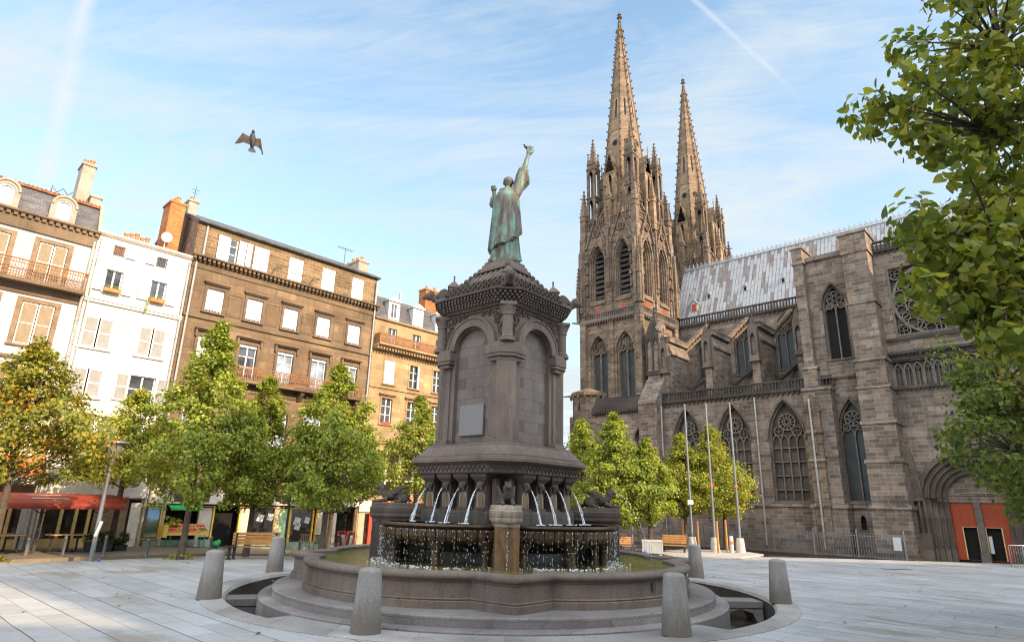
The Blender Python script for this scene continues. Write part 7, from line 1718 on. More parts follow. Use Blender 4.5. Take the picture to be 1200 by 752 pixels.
tree('lime tree turning yellow at the left edge, beside the red canopy', (-15.35, 19.6), 6.95, 2.4, 2.05, M.leafyel, 1, 190, 46, 0.125, group=LT)
tree('small yellow green lime tree behind the lamp post', (-15.18, 25.07), 6.35, 2.5, 1.6, M.leaflime, 2, 130, 44, group=LT)
tree('tall pointed green lime tree beside the fruit stall', (-11.08, 22.39), 8.5, 1.75, 1.62, M.leaf, 3, 210, 52, lean=(0.15, 0), group=LT)
tree('darker green lime tree behind the wooden bench', (-9.75, 24.6), 6.9, 1.75, 1.35, M.leaf, 4, 150, 46, group=LT)
tree('broad green lime tree in front of the arched window, left of the fountain', (-6.80, 24.06), 7.3, 1.85, 1.85, M.leaf, 5, 210, 50, group=LT)
tree('dark lime tree hidden behind the broad green one, its thin trunk beside the red board', (-8.3, 30.4), 6.4, 1.6, 1.5, M.leafdark, 6, 110, 40, group=LT)
tree('green lime tree showing just left of the fountain shaft', (-4.35, 30.0), 7.2, 2.0, 1.55, M.leaf, 7, 150, 46, group=LT)
tree('lime tree just right of the fountain shaft, half hidden by its base', (3.75, 32.0), 6.6, 1.6, 1.35, M.leaf, 8, 130, 42, group=RT_)
tree('tall green lime tree left of the pale planter', (5.05, 30.0), 6.55, 1.35, 1.55, M.leaf, 9, 190, 46, group=RT_)
tree('small lime tree behind the pale planter', (6.55, 29.6), 5.35, 1.6, 1.1, M.leaf, 10, 110, 44, group=RT_)
tree('bright yellow green lime tree behind the first flag pole', (9.35, 33.9), 6.1, 1.75, 1.3, M.leaflime, 11, 150, 44, group=RT_)
tree('bright lime tree between the second and third flag poles, the rightmost of its row', (11.4, 33.8), 6.55, 1.8, 1.5, M.leaflime, 12, 170, 44, lean=(-0.5, 0), group=RT_)

# near lime tree leaning in from the right, and a second one behind it
def limbs(t, trunk, cl, origin, spread, r0):
    b = MB(); o = Vector(origin); tips = [Vector(c) - o for c in cl]
    hub = [Vector(p) - o for p in trunk]
    mains = []
    for sp in spread: mains.append(Vector(sp) - o)
    segs = [(hub[-1], mp, r0 * 0.42, 0.045) for mp in mains]
    for a_, c_, ra, rb in segs: b.tube([a_, a_.lerp(c_, 0.5) + Vector((0, 0, 0.15)), c_], [ra, (ra + rb) / 2, rb], 8)
    for tp in tips:
        mp = min(mains + [hub[-1].lerp(q, f) for q in mains for f in (0.4, 0.7)], key=lambda q: (q - tp).length)
        b.tube([mp, mp.lerp(tp, 0.5) + Vector((0, 0, 0.05)), tp], [0.026, 0.014, 0.006], 5)
    b.build('branches', M.bark, t)
    b = MB(); b.tube(hub, [r0 * 1.4, r0, r0 * 0.85, r0 * 0.7], 12); b.build('trunk', M.bark, t, smooth=True)
t = empty('tree', 'near lime tree with large heart shaped leaves hanging in from the upper right', 'tree', (9.6, 5.6, 0), 0, 'lime trees at the right')
cl = NEAR_UP + NEAR_LOW; rr = random.Random(21)
extra = [(9.4 + rr.gauss(0, 1.3), 5.7 + rr.gauss(0, 1.3), rr.uniform(4.2, 9.5)) for _ in range(40)] + [(rr.uniform(6.8, 8.6), rr.uniform(5.2, 7.2), rr.uniform(4.4, 8.6)) for _ in range(20)]
limbs(t, [(9.6, 5.6, 0), (9.55, 5.6, 1.5), (9.4, 5.65, 2.9), (9.0, 5.75, 4.0)], cl + extra[::2], (9.6, 5.6, 0), [(5.6, 6.3, 6.4), (5.9, 6.2, 7.5), (5.3, 6.1, 4.7), (7.2, 6.4, 5.4), (9.4, 5.6, 7.8), (7.8, 6.0, 7.4)], 0.24)
loc = lambda cs, o: [tuple(Vector(c) - Vector(o)) for c in cs]
leaf_object('crown', loc(cl, (9.6, 5.6, 0)) + loc(extra, (9.6, 5.6, 0)), [0.22 + 0.11 * rr.random() for _ in cl] + [0.45] * len(extra), 40, 0.096, M.leafnear, t, 31, up=0.35, near=True, flat=0.9)
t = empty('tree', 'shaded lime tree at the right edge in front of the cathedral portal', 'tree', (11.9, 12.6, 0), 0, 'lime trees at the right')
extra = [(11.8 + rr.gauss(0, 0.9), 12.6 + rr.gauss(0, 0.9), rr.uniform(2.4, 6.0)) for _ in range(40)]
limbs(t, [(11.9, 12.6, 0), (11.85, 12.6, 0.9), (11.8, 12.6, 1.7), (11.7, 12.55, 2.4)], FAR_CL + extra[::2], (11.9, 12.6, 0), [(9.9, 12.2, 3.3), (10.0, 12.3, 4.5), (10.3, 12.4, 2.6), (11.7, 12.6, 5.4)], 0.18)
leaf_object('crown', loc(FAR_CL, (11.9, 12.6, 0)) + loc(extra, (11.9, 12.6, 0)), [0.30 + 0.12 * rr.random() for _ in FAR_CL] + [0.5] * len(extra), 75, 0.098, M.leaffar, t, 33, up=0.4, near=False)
# ------------------------------------------------------------------ street furniture and small things
def at(x, y, dz=0.0): return (x, y, gz(x, y) + dz)
# lamp post
t = empty('street_lamp', 'slim grey lamp post with a flat lantern at the left edge of the paving', 'street lamp', at(-13.26, 21.07))
b = MB(); b.tube([(0, 0, 0), (0, 0, 3.12)], [0.075, 0.055], 14); b.lathe([(0.10, 0), (0.10, 0.05), (0.07, 0.08)], 14); b.lathe([(0.055, 3.05), (0.10, 3.12), (0.10, 3.2), (0.04, 3.22)], 14); b.build('post', M.steel, t, smooth=True)
b = MB()
for i in range(4):
    a = math.pi / 4 + math.pi / 2 * i; b.tube([(0.08 * math.cos(a), 0.08 * math.sin(a), 3.18), (0.27 * math.cos(a), 0.27 * math.sin(a), 3.5), (0.38 * math.cos(a), 0.38 * math.sin(a), 3.72)], 0.014, 6)
b.lathe([(0.0, 3.80), (0.40, 3.77), (0.43, 3.73), (0.43, 3.70), (0.36, 3.70), (0.0, 3.71)], 20); lt = b.build('lantern', M.steel, t, smooth=True)
b = MB(); b.lathe([(0.02, 3.20), (0.10, 3.24), (0.30, 3.69), (0.02, 3.695)], 16); b.build('lantern_glass', glassm('lantern glass', (0.22, 0.21, 0.19), 0.3), lt, smooth=True)
b = MB(); b.T = Matrix.Translation((0.10, -0.07, 0.98)) @ Matrix.Rotation(R(14), 4, 'Y'); b.box(-0.04, 0.04, -0.05, 0.0, -0.24, 0.24); b.build('notice_box', M.signwhite, t)
o = tag(MB().tube([(0, 0, 0), (0.02, 0, 0.05), (0.0, 0.02, 0.09)], [0.05, 0.05, 0.02], 8).build('can', M.blue), 'small blue can lying at the foot of the lamp post', 'can'); o.location = at(-12.98, 21.0)

# thin street posts
POSTS = [(-16.43, 22.52, 0.58, 'thin grey bollard nearest the left edge, before the café tables'), (-15.41, 22.86, 0.64, 'thin grey bollard before the right group of café tables'), (-14.03, 22.93, 0.70, 'thin grey bollard just right of the lamp post'),
         (-12.77, 23.34, 0.60, 'thin dark bollard before the landscape poster'), (-10.99, 24.32, 0.68, 'thin grey bollard between the fruit stall and the bench'), (-8.7, 27.54, 0.62, 'thin dark bollard before the ochre shop windows, right of the bench')]
b = MB(); b.lathe([(0.062, 0), (0.062, 0.02), (0.05, 0.03), (0.05, 0.56), (0.055, 0.57), (0.055, 0.6), (0.03, 0.64), (0.005, 0.65)], 14); pb = b.build('street_bollard', M.steel, None, smooth=True)
for i, (x, y, h, lab) in enumerate(POSTS):
    o = pb if i == 0 else pb.copy()
    if i: COL.objects.link(o)
    o.location = at(x, y, -0.01); o.scale = (1, 1, h / 0.65); tag(o, lab, 'bollard', 'thin metal bollards along the street')
b = MB(); b.tube([(0, 0, -0.1), (0, 0, 2.25)], [0.06, 0.05], 10); b.box(-0.02, 0.02, -0.05, 0.05, 2.2, 2.4); o = tag(b.build('street_post', M.iron, None, smooth=True), 'dark slender post in front of the ochre shops, above the bench end', 'post'); o.location = at(-9.5, 28.0)

# benches
def bench(label, loc, rz, L=1.5, s=1.0):
    t = empty('bench', label, 'bench', loc, rz, 'wooden benches on the square')
    b = MB()
    for i in range(4): b.box(-L / 2, L / 2, -0.22 + i * 0.115, -0.125 + i * 0.115, 0.40, 0.435)
    b.build('seat', M.wood, t, bevel=0.006)
    b = MB()
    for i in range(4): b.T = Matrix.Translation((0, 0.25 + 0.025 * i, 0.50 + i * 0.105)) @ Matrix.Rotation(R(-10), 4, 'X'); b.box(-L / 2, L / 2, -0.014, 0.014, 0, 0.092)
    b.build('backrest', M.wood, t, bevel=0.005)
    for s_ in (-1, 1):
        b = MB(); x = s_ * L * 0.42; b.box(x - 0.03, x + 0.03, -0.24, 0.28, 0.36, 0.40); b.box(x - 0.03, x + 0.03, -0.22, -0.15, 0, 0.36); b.box(x - 0.03, x + 0.03, 0.18, 0.25, 0, 0.38); b.beam((x, 0.24, 0.38), (x, 0.35, 0.9), 0.05, 0.04); b.build('leg', M.iron, t)
    t.scale = (s, s, s); return t
bench('slatted wooden bench on the left, seen from behind next to the tree trunk', at(-8.98, 23.35), R(27) + math.pi, 1.55)
b = MB(); b.lathe([(0.10, 0), (0.10, 0.02), (0.05, 0.05), (0.05, 0.36), (0.24, 0.40), (0.24, 0.43), (0.02, 0.44)], 14); o = tag(b.build('bollard_seat', M.iron, None, smooth=True), 'small dark round stool at the left end of the bench', 'stool'); o.location = at(-9.62, 22.78)
bench('orange brown wooden bench right of the pale planter', (8.0, 31.1, 0.0), R(-20), 1.2, 0.95)
bench('low wooden bench end left of the pale planter, behind the basin', (5.75, 30.9, 0.0), R(10), 0.8, 0.8)

# cafe terrace: red canopy on curved brackets
t = empty('terrace_canopy', 'weathered red canopy roof over the café terrace, with a worn patch', 'canopy', LO + LX * 5.0 + LY * -2.0, LROT)
b = MB(); prof = [(-1.35, 1.58), (-1.28, 1.70), (-1.0, 1.84), (-0.6, 1.95), (0.0, 2.02), (0.9, 2.05)]
for i in range(len(prof) - 1):
    (y0, z0), (y1, z1) = prof[i], prof[i + 1]; b.add([(-3.5, y0, z0), (2.5, y0, z0), (2.5, y1, z1), (-3.5, y1, z1), (-3.5, y0, z0 - 0.03), (2.5, y0, z0 - 0.03), (2.5, y1, z1 - 0.03), (-3.5, y1, z1 - 0.03)], [(0, 1, 2, 3), (4, 7, 6, 5), (0, 4, 5, 1), (2, 6, 7, 3), (0, 3, 7, 4), (1, 5, 6, 2)])
b.build('canopy_roof', M.canopy, t)
b = MB(); b.box(-3.5, 2.52, -1.37, -1.33, 1.52, 1.60); b.box(2.48, 2.52, -1.35, 0.9, 1.9, 1.98); b.build('canopy_edge', M.canopy, t)
b = MB(); b.add([(-0.35, -1.0, 1.852), (0.75, -1.0, 1.852), (0.55, -0.35, 1.99), (-0.45, -0.35, 1.99)], [(0, 1, 2, 3)]); b.build('worn_patch', M.plaster, t)
for x in (-2.6, 0.1, 1.9):
    b = MB(); b.box(x - 0.045, x + 0.045, -0.5, -0.41, 0.0, 1.95)
    for s_ in (-1, 1): b.tube([(x, -0.45, 1.35), (x + s_ * 0.18, -0.45, 1.42), (x + s_ * 0.36, -0.45, 1.62), (x + s_ * 0.45, -0.45, 1.92)], 0.022, 6)
    b.build('canopy_post', M.iron, t)
b = MB(); b.beam((-3.4, -0.45, 1.93), (2.4, -0.45, 1.93), 0.06, 0.06); b.build('canopy_beam', M.iron, t)
o = tag(MB().prism([(-0.02, 3.45), (-1.25, 2.72), (-1.25, 2.60), (-0.02, 3.38)], -3.0, 1.45, 'x').build('awning', M.orange), 'bright orange awning with a white edge above the red canopy', 'awning'); o.location = LO + LX * 3.8; o.rotation_euler = (0, 0, LROT)
b = MB(); b.box(-3.0, 1.45, -1.27, -1.24, 2.36, 2.62); b.build('valance', M.signwhite, o)
b = MB(); b.tube([(1.35, -1.2, 0.0), (1.35, -1.2, 3.1)], 0.05, 8); p_ = tag(b.build('awning_post', M.zinc, None, smooth=True), 'pale thin post rising through the red canopy beside the orange awning', 'post'); p_.location = LO + LX * 3.8; p_.rotation_euler = (0, 0, LROT)
def table(label, X, Y, L=0.9, group='pale topped café tables under the red canopy'):
    t = empty('cafe_table', label, 'table', LW(X, Y), LROT, group)
    b = MB(); b.box(-L / 2, L / 2, -0.3, 0.3, 0.57, 0.61); b.build('table_top', M.woodpale, t, bevel=0.006)
    for s_ in (-1, 1):
        b = MB(); x = s_ * L * 0.3; b.box(x - 0.03, x + 0.03, -0.03, 0.03, 0.04, 0.57); b.beam((x - 0.22, -0.2, 0.02), (x + 0.22, 0.2, 0.02), 0.05, 0.04); b.beam((x - 0.22, 0.2, 0.02), (x + 0.22, -0.2, 0.02), 0.05, 0.04); b.build('leg', M.iron, t)
    return t
for X, Y, lab in ((3.4, -1.9, 'café table farthest left, cut by the picture edge'), (4.45, -1.75, 'café table at the left edge under the canopy, left of the dark post'), (5.95, -1.9, 'café table just right of the pale post under the canopy'), (6.75, -1.95, 'rightmost café table under the canopy, next to the planter'), (4.2, -1.0, 'café table close to the window, behind the leftmost ones')): table(lab, X, Y)
def chair(label, x, y, rz, m=None):
    m = m or M.iron; t = empty('chair', label, 'chair', at(x, y), rz, 'dark café chairs')
    b = MB(); b.box(-0.2, 0.2, -0.2, 0.2, 0.40, 0.43); b.build('seat', m, t)
    b = MB()
    for i in range(5): b.box(-0.19 + i * 0.085, -0.15 + i * 0.085, 0.18, 0.20, 0.45, 0.76)
    b.box(-0.22, 0.22, 0.17, 0.21, 0.74, 0.79); b.build('backrest', m, t)
    for sx in (-1, 1):
        for sy in (-1, 1): b = MB(); b.tube([(sx * 0.19, sy * 0.19, 0.42), (sx * 0.22, sy * 0.22, 0)], 0.014, 6); b.build('leg', m, t)
for i, (x, y, rz, lab) in enumerate(((-9.3, 30.2, 0.4, 'dark wire chair left of the tree trunk, before the ochre shop'), (-8.75, 30.7, 1.2, 'dark wire chair half behind the tree trunk'), (-8.25, 31.3, -0.5, 'dark wire chair between the tree trunk and the red board'))): chair(lab, x, y, rz)
# bushes in boxes
def planter_box(label, X, Y, w_, d, h, m, bush_h, seed):
    t = empty('planter', label, 'planter', LW(X, Y), LROT, None)
    b = MB(); b.loft([[(-w_ / 2 * k_, -d / 2 * k_, z), (w_ / 2 * k_, -d / 2 * k_, z), (w_ / 2 * k_, d / 2 * k_, z), (-w_ / 2 * k_, d / 2 * k_, z)] for k_, z in ((0.9, 0), (1.0, h), (0.9, h), (0.88, h - 0.06))]); b.build('box', m, t)
    rr = random.Random(seed); cs = [(rr.uniform(-w_ / 2, w_ / 2) * 0.9, rr.uniform(-d / 2, d / 2), h + rr.uniform(0, bush_h)) for _ in range(22)]
    leaf_object('bush', cs, [0.14] * len(cs), 40, 0.055, M.leafdark, t, seed)
planter_box('dark planter box with a clipped bush at the end of the café terrace', 7.05, -2.5, 0.9, 0.35, 0.36, M.iron, 0.32, 3)
planter_box('low dark planter with a bushy green plant right of the café terrace', 7.85, -2.2, 0.45, 0.4, 0.22, M.iron, 0.42, 4)
# fruit stall
t = empty('fruit_stall', 'fruit and vegetable stall on green trestles in front of the grocer', 'stall', LW(10.72, -0.75), LROT)
b = MB(); b.prism([(-0.35, 0.52), (0.35, 0.80), (0.35, 0.84), (-0.35, 0.56)], -0.85, 0.85, 'x'); b.box(-0.86, 0.86, -0.38, -0.34, 0.50, 0.60); b.build('stall_table', M.yellow, t)
for sx in (-0.7, 0.7):
    b = MB(); 
    for sy in (-0.25, 0.25): b.tube([(sx, sy, 0.55), (sx + 0.05, sy, 0.07)], 0.022, 6); b.lathe([(0.02, 0.0), (0.05, 0.01), (0.05, 0.08), (0.02, 0.09)], 8, (sx + 0.05, sy))
    b.beam((sx, -0.25, 0.3), (sx, 0.25, 0.3), 0.03, 0.03); b.build('trestle', M.greenp, t)
b = MB(); b.box(-1.02, -0.86, -0.36, 0.36, 0.42, 0.92); b.build('side_panel', M.yellow, t)
FR = [M.redpaint, M.pot, M.redpaint, M.leaflime, M.redpaint, M.orange, M.pot, M.redpaint]
for i in range(8):
    cxx = -0.64 + (i % 4) * 0.42; cyy = -0.16 + (i // 4) * 0.33; cz = 0.635 + (i // 4) * 0.14
    lab = ['first', 'second', 'third', 'fourth'][i % 4] + ' fruit crate from the left in the ' + ('front' if i < 4 else 'back') + ' row of the market stall'
    c = empty('fruit_crate', lab, 'crate', LW(10.72, -0.75) + LX * cxx + LY * cyy + Vector((0, 0, cz)), LROT, 'fruit crates on the stall'); c.rotation_euler = (R(22), 0, LROT)
    b = MB(); b.box(-0.19, 0.19, -0.14, 0.14, 0, 0.02); b.box(-0.19, 0.19, -0.15, -0.13, 0, 0.09); b.box(-0.19, 0.19, 0.13, 0.15, 0, 0.12); b.box(-0.2, -0.18, -0.15, 0.15, 0, 0.1); b.box(0.18, 0.2, -0.15, 0.15, 0, 0.1); b.build('crate', M.woodpale, c)
    rr = random.Random(i); b = MB()
    for q in range(26): b.ball((rr.uniform(-0.15, 0.15), rr.uniform(-0.1, 0.1), 0.06 + rr.uniform(0, 0.05)), rr.uniform(0.028, 0.045), 6, 5)
    b.build('fruit', FR[i], c, smooth=True)
t2_ = empty('greengrocer_plants', 'leafy vegetables and pumpkins piled on the left end of the stall', 'vegetables', LW(10.1, -0.7) + Vector((0, 0, 0.72)), LROT)
rr = random.Random(8); cs = [(rr.uniform(-0.25, 0.3), rr.uniform(-0.1, 0.25), rr.uniform(0.05, 0.45)) for _ in range(14)]; leaf_object('leaves', cs, [0.12] * 14, 26, 0.08, M.leaf, t2_, 9)
b = MB()
for q in range(7): b.ball((rr.uniform(-0.25, 0.35), rr.uniform(-0.1, 0.2), 0.08 + rr.uniform(0, 0.12)), (0.09, 0.09, 0.075), 8, 6)
b.build('pumpkins', M.pot, t2_, smooth=True)
b = MB()
for q in range(9): b.ball((rr.gauss(0, 0.1), rr.gauss(0, 0.1), 0.14 + rr.gauss(0, 0.07)), (0.12, 0.12, 0.13), 8, 6)
o = tag(b.build('green_sack', M.greenp, None, smooth=True), 'shiny green plastic sack standing right of the fruit stall', 'sack'); o.location = LW(12.0, -0.9)
# red framed pavement board
t = empty('pavement_board', 'red framed chalkboard sign standing on the pavement', 'sign board', LW(17.75, -2.3), LROT + R(20))
for s_ in (-1, 1):
    b = MB(); b.T = Matrix.Rotation(R(9 * s_), 4, 'X') @ Matrix.Translation((0, s_ * -0.14, 0)); b.bar2d(rect(-0.28, 0.28, 0.06, 1.02), 0.075, -0.02, 0.02, True); b.box(-0.31, -0.24, -0.02, 0.02, 0, 0.1); b.box(0.24, 0.31, -0.02, 0.02, 0, 0.1); fr = b.build('frame', M.redpaint, t)
    b = MB(); b.T = Matrix.Rotation(R(9 * s_), 4, 'X') @ Matrix.Translation((0, s_ * -0.14, 0)); b.box(-0.25, 0.25, -0.008, 0.008, 0.09, 0.99); b.build('chalkboard', M.blackboard, fr)
    b = MB(); b.T = Matrix.Rotation(R(9 * s_), 4, 'X') @ Matrix.Translation((0, s_ * -0.14, 0)); b.box(-0.02, 0.22, -0.014, 0.014, 0.2, 0.85); b.build('menu_sheet', M.signwhite, fr)
b = MB(); b.prism(circ(0, 0.33, 0.36, 24), -0.02, 0.02, 'y'); b.tube([(0, 0.03, 0.0), (0, 0.03, 0.62)], 0.03, 8); o = tag(b.build('round_table', M.whitetrim), 'cream round table top tipped on its edge behind the basin', 'table top'); o.location = LW(18.9, -3.2); o.rotation_euler = (0, 0, LROT + R(35))

# flag poles with concrete feet
POLES = [((9.17, 32.07), 7.25, False, 'left flag pole, with a small white plate'), ((10.2, 31.8), 7.3, True, 'middle flag pole with an orange band'), ((11.42, 31.75), 7.35, True, 'right flag pole with an orange band and a bare concrete foot')]
for (x, y), h, band, lab in POLES:
    t = empty('flag_pole', 'bare grey ' + lab, 'flag pole', (x, y, 0.0), 0, 'flag poles before the cathedral')
    b = MB(); b.tube([(0, 0, 0.5), (0, 0, h)], [0.07, 0.042], 12); b.ball((0, 0, h + 0.03), 0.06, 8, 6); b.build('pole', M.galv, t, smooth=True)
    b = MB(); b.lathe([(0.24, 0.0), (0.18, 0.75), (0.16, 0.77), (0.02, 0.77)], 14); b.build('concrete_foot', M.concrete, t, smooth=True)
    b = MB()
    if band: b.lathe([(0.075, 3.15), (0.082, 3.17), (0.082, 3.27), (0.075, 3.29)], 12); b.build('orange_band', M.orange, t)
    else: b.box(-0.14, 0.14, -0.09, -0.06, 2.3, 2.52); b.build('plate', M.signwhite, t)
# pale planter, thin pole, striped post, blue bag, tree stakes
t = empty('planter', 'pale boxy planter on feet below the small lime tree', 'planter', (6.55, 29.3, 0), R(-12))
b = MB(); b.box(-0.42, 0.42, -0.38, 0.38, 0.14, 0.66)
for i in range(9): u = -0.42 + i * 0.105; b.box(u - 0.006, u + 0.05, -0.40, -0.37, 0.16, 0.64)
b.box(-0.45, 0.45, -0.41, 0.41, 0.64, 0.70); b.build('box', M.concrete, t)
for sx in (-0.36, 0.36): b = MB(); b.prism([(sx - 0.05, 0), (sx + 0.05, 0), (sx + 0.08, 0.14), (sx - 0.08, 0.14)], -0.35, 0.35, 'y'); b.build('foot', M.concrete, t)
b = MB(); b.tube([(0, 0, 0), (0, 0, 1.5)], 0.045, 8); b.box(-0.05, 0.05, -0.06, -0.04, 0.25, 0.5); o = tag(b.build('street_post', M.steel, None, smooth=True), 'thin grey post right of the fountain, before the railing', 'post'); o.location = (5.75, 29.7, 0)
b = MB(); b.lathe([(0.10, 0), (0.10, 0.72), (0.07, 0.76), (0.01, 0.77)], 12); o = tag(b.build('marker_post', M.concrete, None, smooth=True), 'pale round post with an orange band on the terrace', 'bollard'); o.location = (10.95, 31.65, 0.1)
b = MB(); b.lathe([(0.104, 0.40), (0.106, 0.41), (0.106, 0.50), (0.104, 0.51)], 12); b.build('band', M.orange, o)
b = MB(); b.ball((0, 0, 0.12), (0.14, 0.12, 0.13), 8, 6); b.tube([(-0.05, 0, 0.22), (0, 0, 0.32), (0.05, 0, 0.22)], 0.012, 5); o = tag(b.build('bag', M.blue, None, smooth=True), 'small blue bag on the ground left of the pale planter', 'bag'); o.location = (6.1, 28.7, 0)
for (x, y, h, lab) in ((9.75, 33.0, 1.5, 'pale wooden stake beside the tree behind the left flag pole'), (10.15, 31.2, 1.55, 'wooden stake between the left and middle flag poles'), (11.05, 32.6, 1.6, 'wooden stake close to the middle flag pole'), (8.95, 32.85, 1.55, 'wooden stake just left of the left flag pole')):
    b = MB(); b.tube([(0, 0, 0), (0, 0, h)], [0.06, 0.055], 8); o = tag(b.build('tree_stake', M.wood, None, smooth=True), lab, 'stake', 'wooden tree stakes'); o.location = (x, y, 0)
# crowd barriers by the portal
for i, (X, Y, rz, lab) in enumerate(((-2.75, -1.3, 8, 'steel crowd barrier at the right edge, nearest the portal door'), (-2.3, -1.75, 15, 'steel crowd barrier at the right edge, in front of the other one'), (-1.9, -2.2, 10, 'steel crowd barrier farthest right'))):
    p = CO + CX * X + CY * Y; t = empty('crowd_barrier', lab, 'barrier', (p.x, p.y, -0.12), CROT + R(rz + 35), 'steel crowd barriers')
    b = MB(); b.tube([(-0.75, 0, 0.12), (-0.75, 0, 0.95), (-0.70, 0, 1.0), (0.70, 0, 1.0), (0.75, 0, 0.95), (0.75, 0, 0.12)], 0.022, 8); b.tube([(-0.75, 0, 0.18), (0.75, 0, 0.18)], 0.02, 8); b.build('frame', M.galv, t, smooth=True)
    b = MB()
    for j in range(13): u = -0.66 + j * 0.11; b.tube([(u, 0, 0.18), (u, 0, 1.0)], 0.009, 6)
    b.build('bars', M.galv, t)
    for s_ in (-0.6, 0.6): b = MB(); b.box(s_ - 0.03, s_ + 0.03, -0.3, 0.3, 0, 0.03); b.box(s_ - 0.02, s_ + 0.02, -0.02, 0.02, 0.03, 0.18); b.build('foot', M.galv, t)
# utility cover and a gutter cover in the paving
b = MB(); b.box(-0.55, 0.55, -0.13, 0.13, 0, 0.006); o = tag(b.build('drain_cover', M.iron), 'dark oblong drain cover set in the paving on the right', 'drain cover'); o.location = (15.3, 25.7, 0.001); o.rotation_euler = (0, 0, R(-10))
# tree pits with fallen leaves
for (x, y, m_, lab) in ((-11.08, 22.39, M.leaflime, 'weeds and fallen leaves round the trunk beside the fruit stall'), (-15.5, 20.0, M.leafyel, 'yellow fallen leaves at the foot of the leftmost tree')):
    o = leaf_object('weeds', [(math.cos(a) * r_, math.sin(a) * r_, 0.04 + (0.10 if r_ < 0.3 else 0)) for a, r_ in [(random.uniform(0, 6.28), random.uniform(0.12, 0.5)) for _ in range(16)]], [0.10] * 16, 12, 0.07, m_, None, 5, flat=0.5); o.location = at(x, y); tag(o, lab, 'weeds', kind='stuff')
o = leaf_object('fallen_leaves', [(random.uniform(-13, 14), random.uniform(9.5, 30), 0.015) for _ in range(110)], [0.02] * 110, 1, 0.075, M.leafyel, None, 6, up=4.0); tag(o, 'scattered yellow leaves lying on the paving', 'leaves', kind='stuff')

# pigeons
m, t_ = mat('pigeon feathers'); o_ = t_.n('ShaderNodeTexCoord').outputs['Object']
M.pigeon = finish(m, t_, t_.ramp(t_.noise(o_, 16, 3), [(0.35, (0.012, 0.012, 0.015)), (0.6, (0.035, 0.035, 0.042)), (0.8, (0.09, 0.08, 0.075))]), 0.6)
M.wing = plain('tawny wing feathers', (0.042, 0.028, 0.020), 0.7, 0.75, 14)
def bird_body(b):
    b.tube([(0, -0.13, 0), (0, -0.06, 0.005), (0, 0.03, 0.0), (0, 0.09, 0.012), (0, 0.125, 0.03)], [0.022, 0.05, 0.058, 0.042, 0.028], 12); b.ball((0, 0.148, 0.04), (0.026, 0.032, 0.026), 10, 7); b.tube([(0, 0.172, 0.037), (0, 0.195, 0.03)], [0.008, 0.003], 6)
cam_dir = Vector((-3.49, 7.0, 4.47)).normalized()
t = empty('pigeon', 'grey pigeon flying high against the sky with spread wings', 'pigeon', (-3.44, 7.0, 6.47)); t.scale = (0.78, 0.78, 0.78)
hd_ = (Vector((-0.22, 0.25, 1.0)) - 0.3 * cam_dir).normalized(); xd = Vector((1, 0.75, -0.05)); xd = (xd - hd_ * xd.dot(hd_)).normalized(); zd = xd.cross(hd_)
t.rotation_euler = Matrix((xd, hd_, zd)).transposed().to_euler()
b = MB(); bird_body(b); b.build('body', M.pigeon, t, smooth=True)
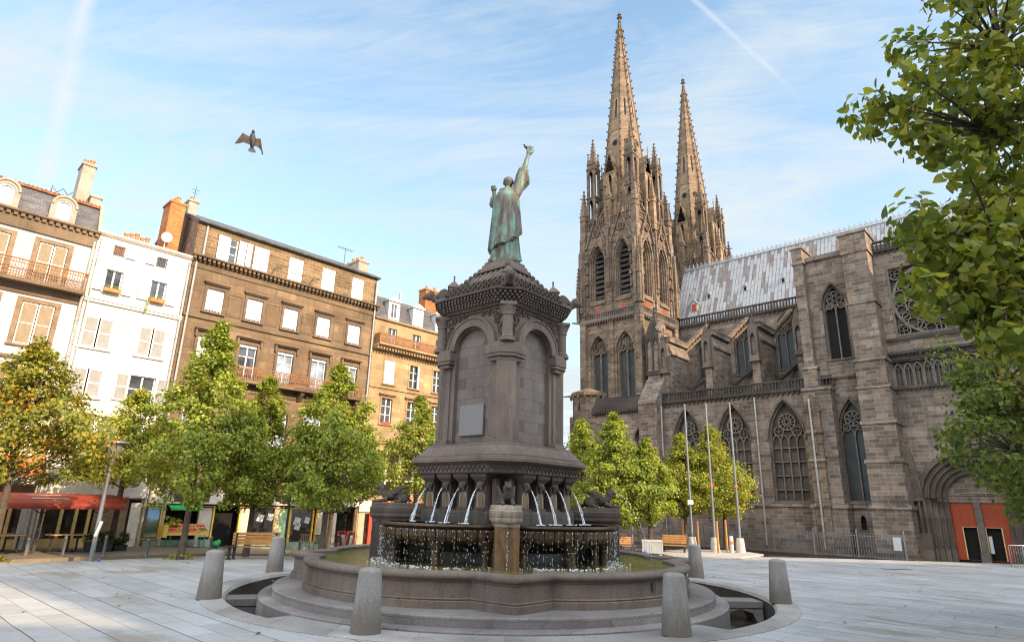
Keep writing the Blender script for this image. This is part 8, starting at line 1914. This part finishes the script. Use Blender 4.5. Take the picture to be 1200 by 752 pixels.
def wing(sd, L, drop, fold):
    b = MB()
    root = Vector((sd * 0.045, 0.045, 0.015)); wr = root + Vector((sd * L * 0.48, 0.035, 0.02 - drop * 0.4)); tip = root + Vector((sd * L, -0.075 - fold, 0.0 - drop))
    back = [root + Vector((0, -0.115, 0)), wr + Vector((-sd * 0.02, -0.135, -0.01))]
    up_ = Vector((0, 0, 0.005))
    def slab(pts): n = len(pts); b.add([p + up_ for p in pts] + [p - up_ for p in pts], [tuple(range(n)), tuple(range(2 * n - 1, n - 1, -1))] + [(i, (i + 1) % n, n + (i + 1) % n, n + i) for i in range(n)])
    slab([root, wr, back[1], back[0]])
    for i in range(6):
        f = i / 5.0; a_ = wr.lerp(back[1], f); e_ = tip.lerp(wr + Vector((sd * 0.07, -0.18, -0.02 - drop * 0.5)), f) ; sd_ = (e_ - a_).cross(Vector((0, 0, 1))).normalized() * 0.015
        slab([a_ - sd_, e_ - sd_ * 0.6, e_ + sd_ * 0.6, a_ + sd_])
    for i in range(5):
        f = (i + 0.5) / 5; a_ = back[0].lerp(back[1], f) + Vector((0, 0.03, 0)); e_ = a_ + Vector((0, -0.055, 0)); sd_ = Vector((0.016, 0, 0)); slab([a_ - sd_, e_ - sd_ * 0.7, e_ + sd_ * 0.7, a_ + sd_])
    b.build('wing', M.wing, t)
wing(-1, 0.21, 0.05, 0.09); wing(1, 0.15, 0.10, 0.13)
b = MB(); n = 7
for i in range(n):
    a = R(-24 + 48 * i / (n - 1)) ; d = Vector((math.sin(a), -math.cos(a), 0)); sdv = Vector((d.y, -d.x, 0)) * 0.017; p0 = Vector((0, -0.10, -0.002 + 0.0008 * i)); p1 = p0 + d * 0.12
    b.add([p0 - sdv * 0.6, p1 - sdv, p1 + d * 0.012, p1 + sdv, p0 + sdv * 0.6], [(0, 1, 2, 3, 4)])
b.build('tail', M.pigeon, t)
def perched(label, loc, rz, s=1.0):
    t = empty('pigeon', label, 'pigeon', loc, rz); t.scale = (s, s, s)
    b = MB(); b.tube([(0, -0.15, 0.05), (0, -0.08, 0.075), (0, 0.0, 0.085), (0, 0.06, 0.12), (0, 0.08, 0.16)], [0.018, 0.045, 0.052, 0.038, 0.022], 10); b.ball((0, 0.092, 0.18), (0.022, 0.028, 0.022), 8, 6); b.tube([(0, 0.115, 0.178), (0, 0.138, 0.172)], [0.006, 0.002], 5); b.build('body', M.pigeon, t, smooth=True)
    for s_ in (-1, 1): b = MB(); b.tube([(s_ * 0.018, 0.0, 0.05), (s_ * 0.018, 0.01, 0.0)], 0.005, 5); b.build('leg', M.redpaint, t)
perched('grey pigeon perched on the left edge of the fountain moulding', (-2.36, 16.1, 3.10), R(60), 1.0)
perched('brown pigeon sitting on the raised hand of the statue', (AX.x + 0.575, AX.y + 0.13, 12.40), R(100), 1.0)
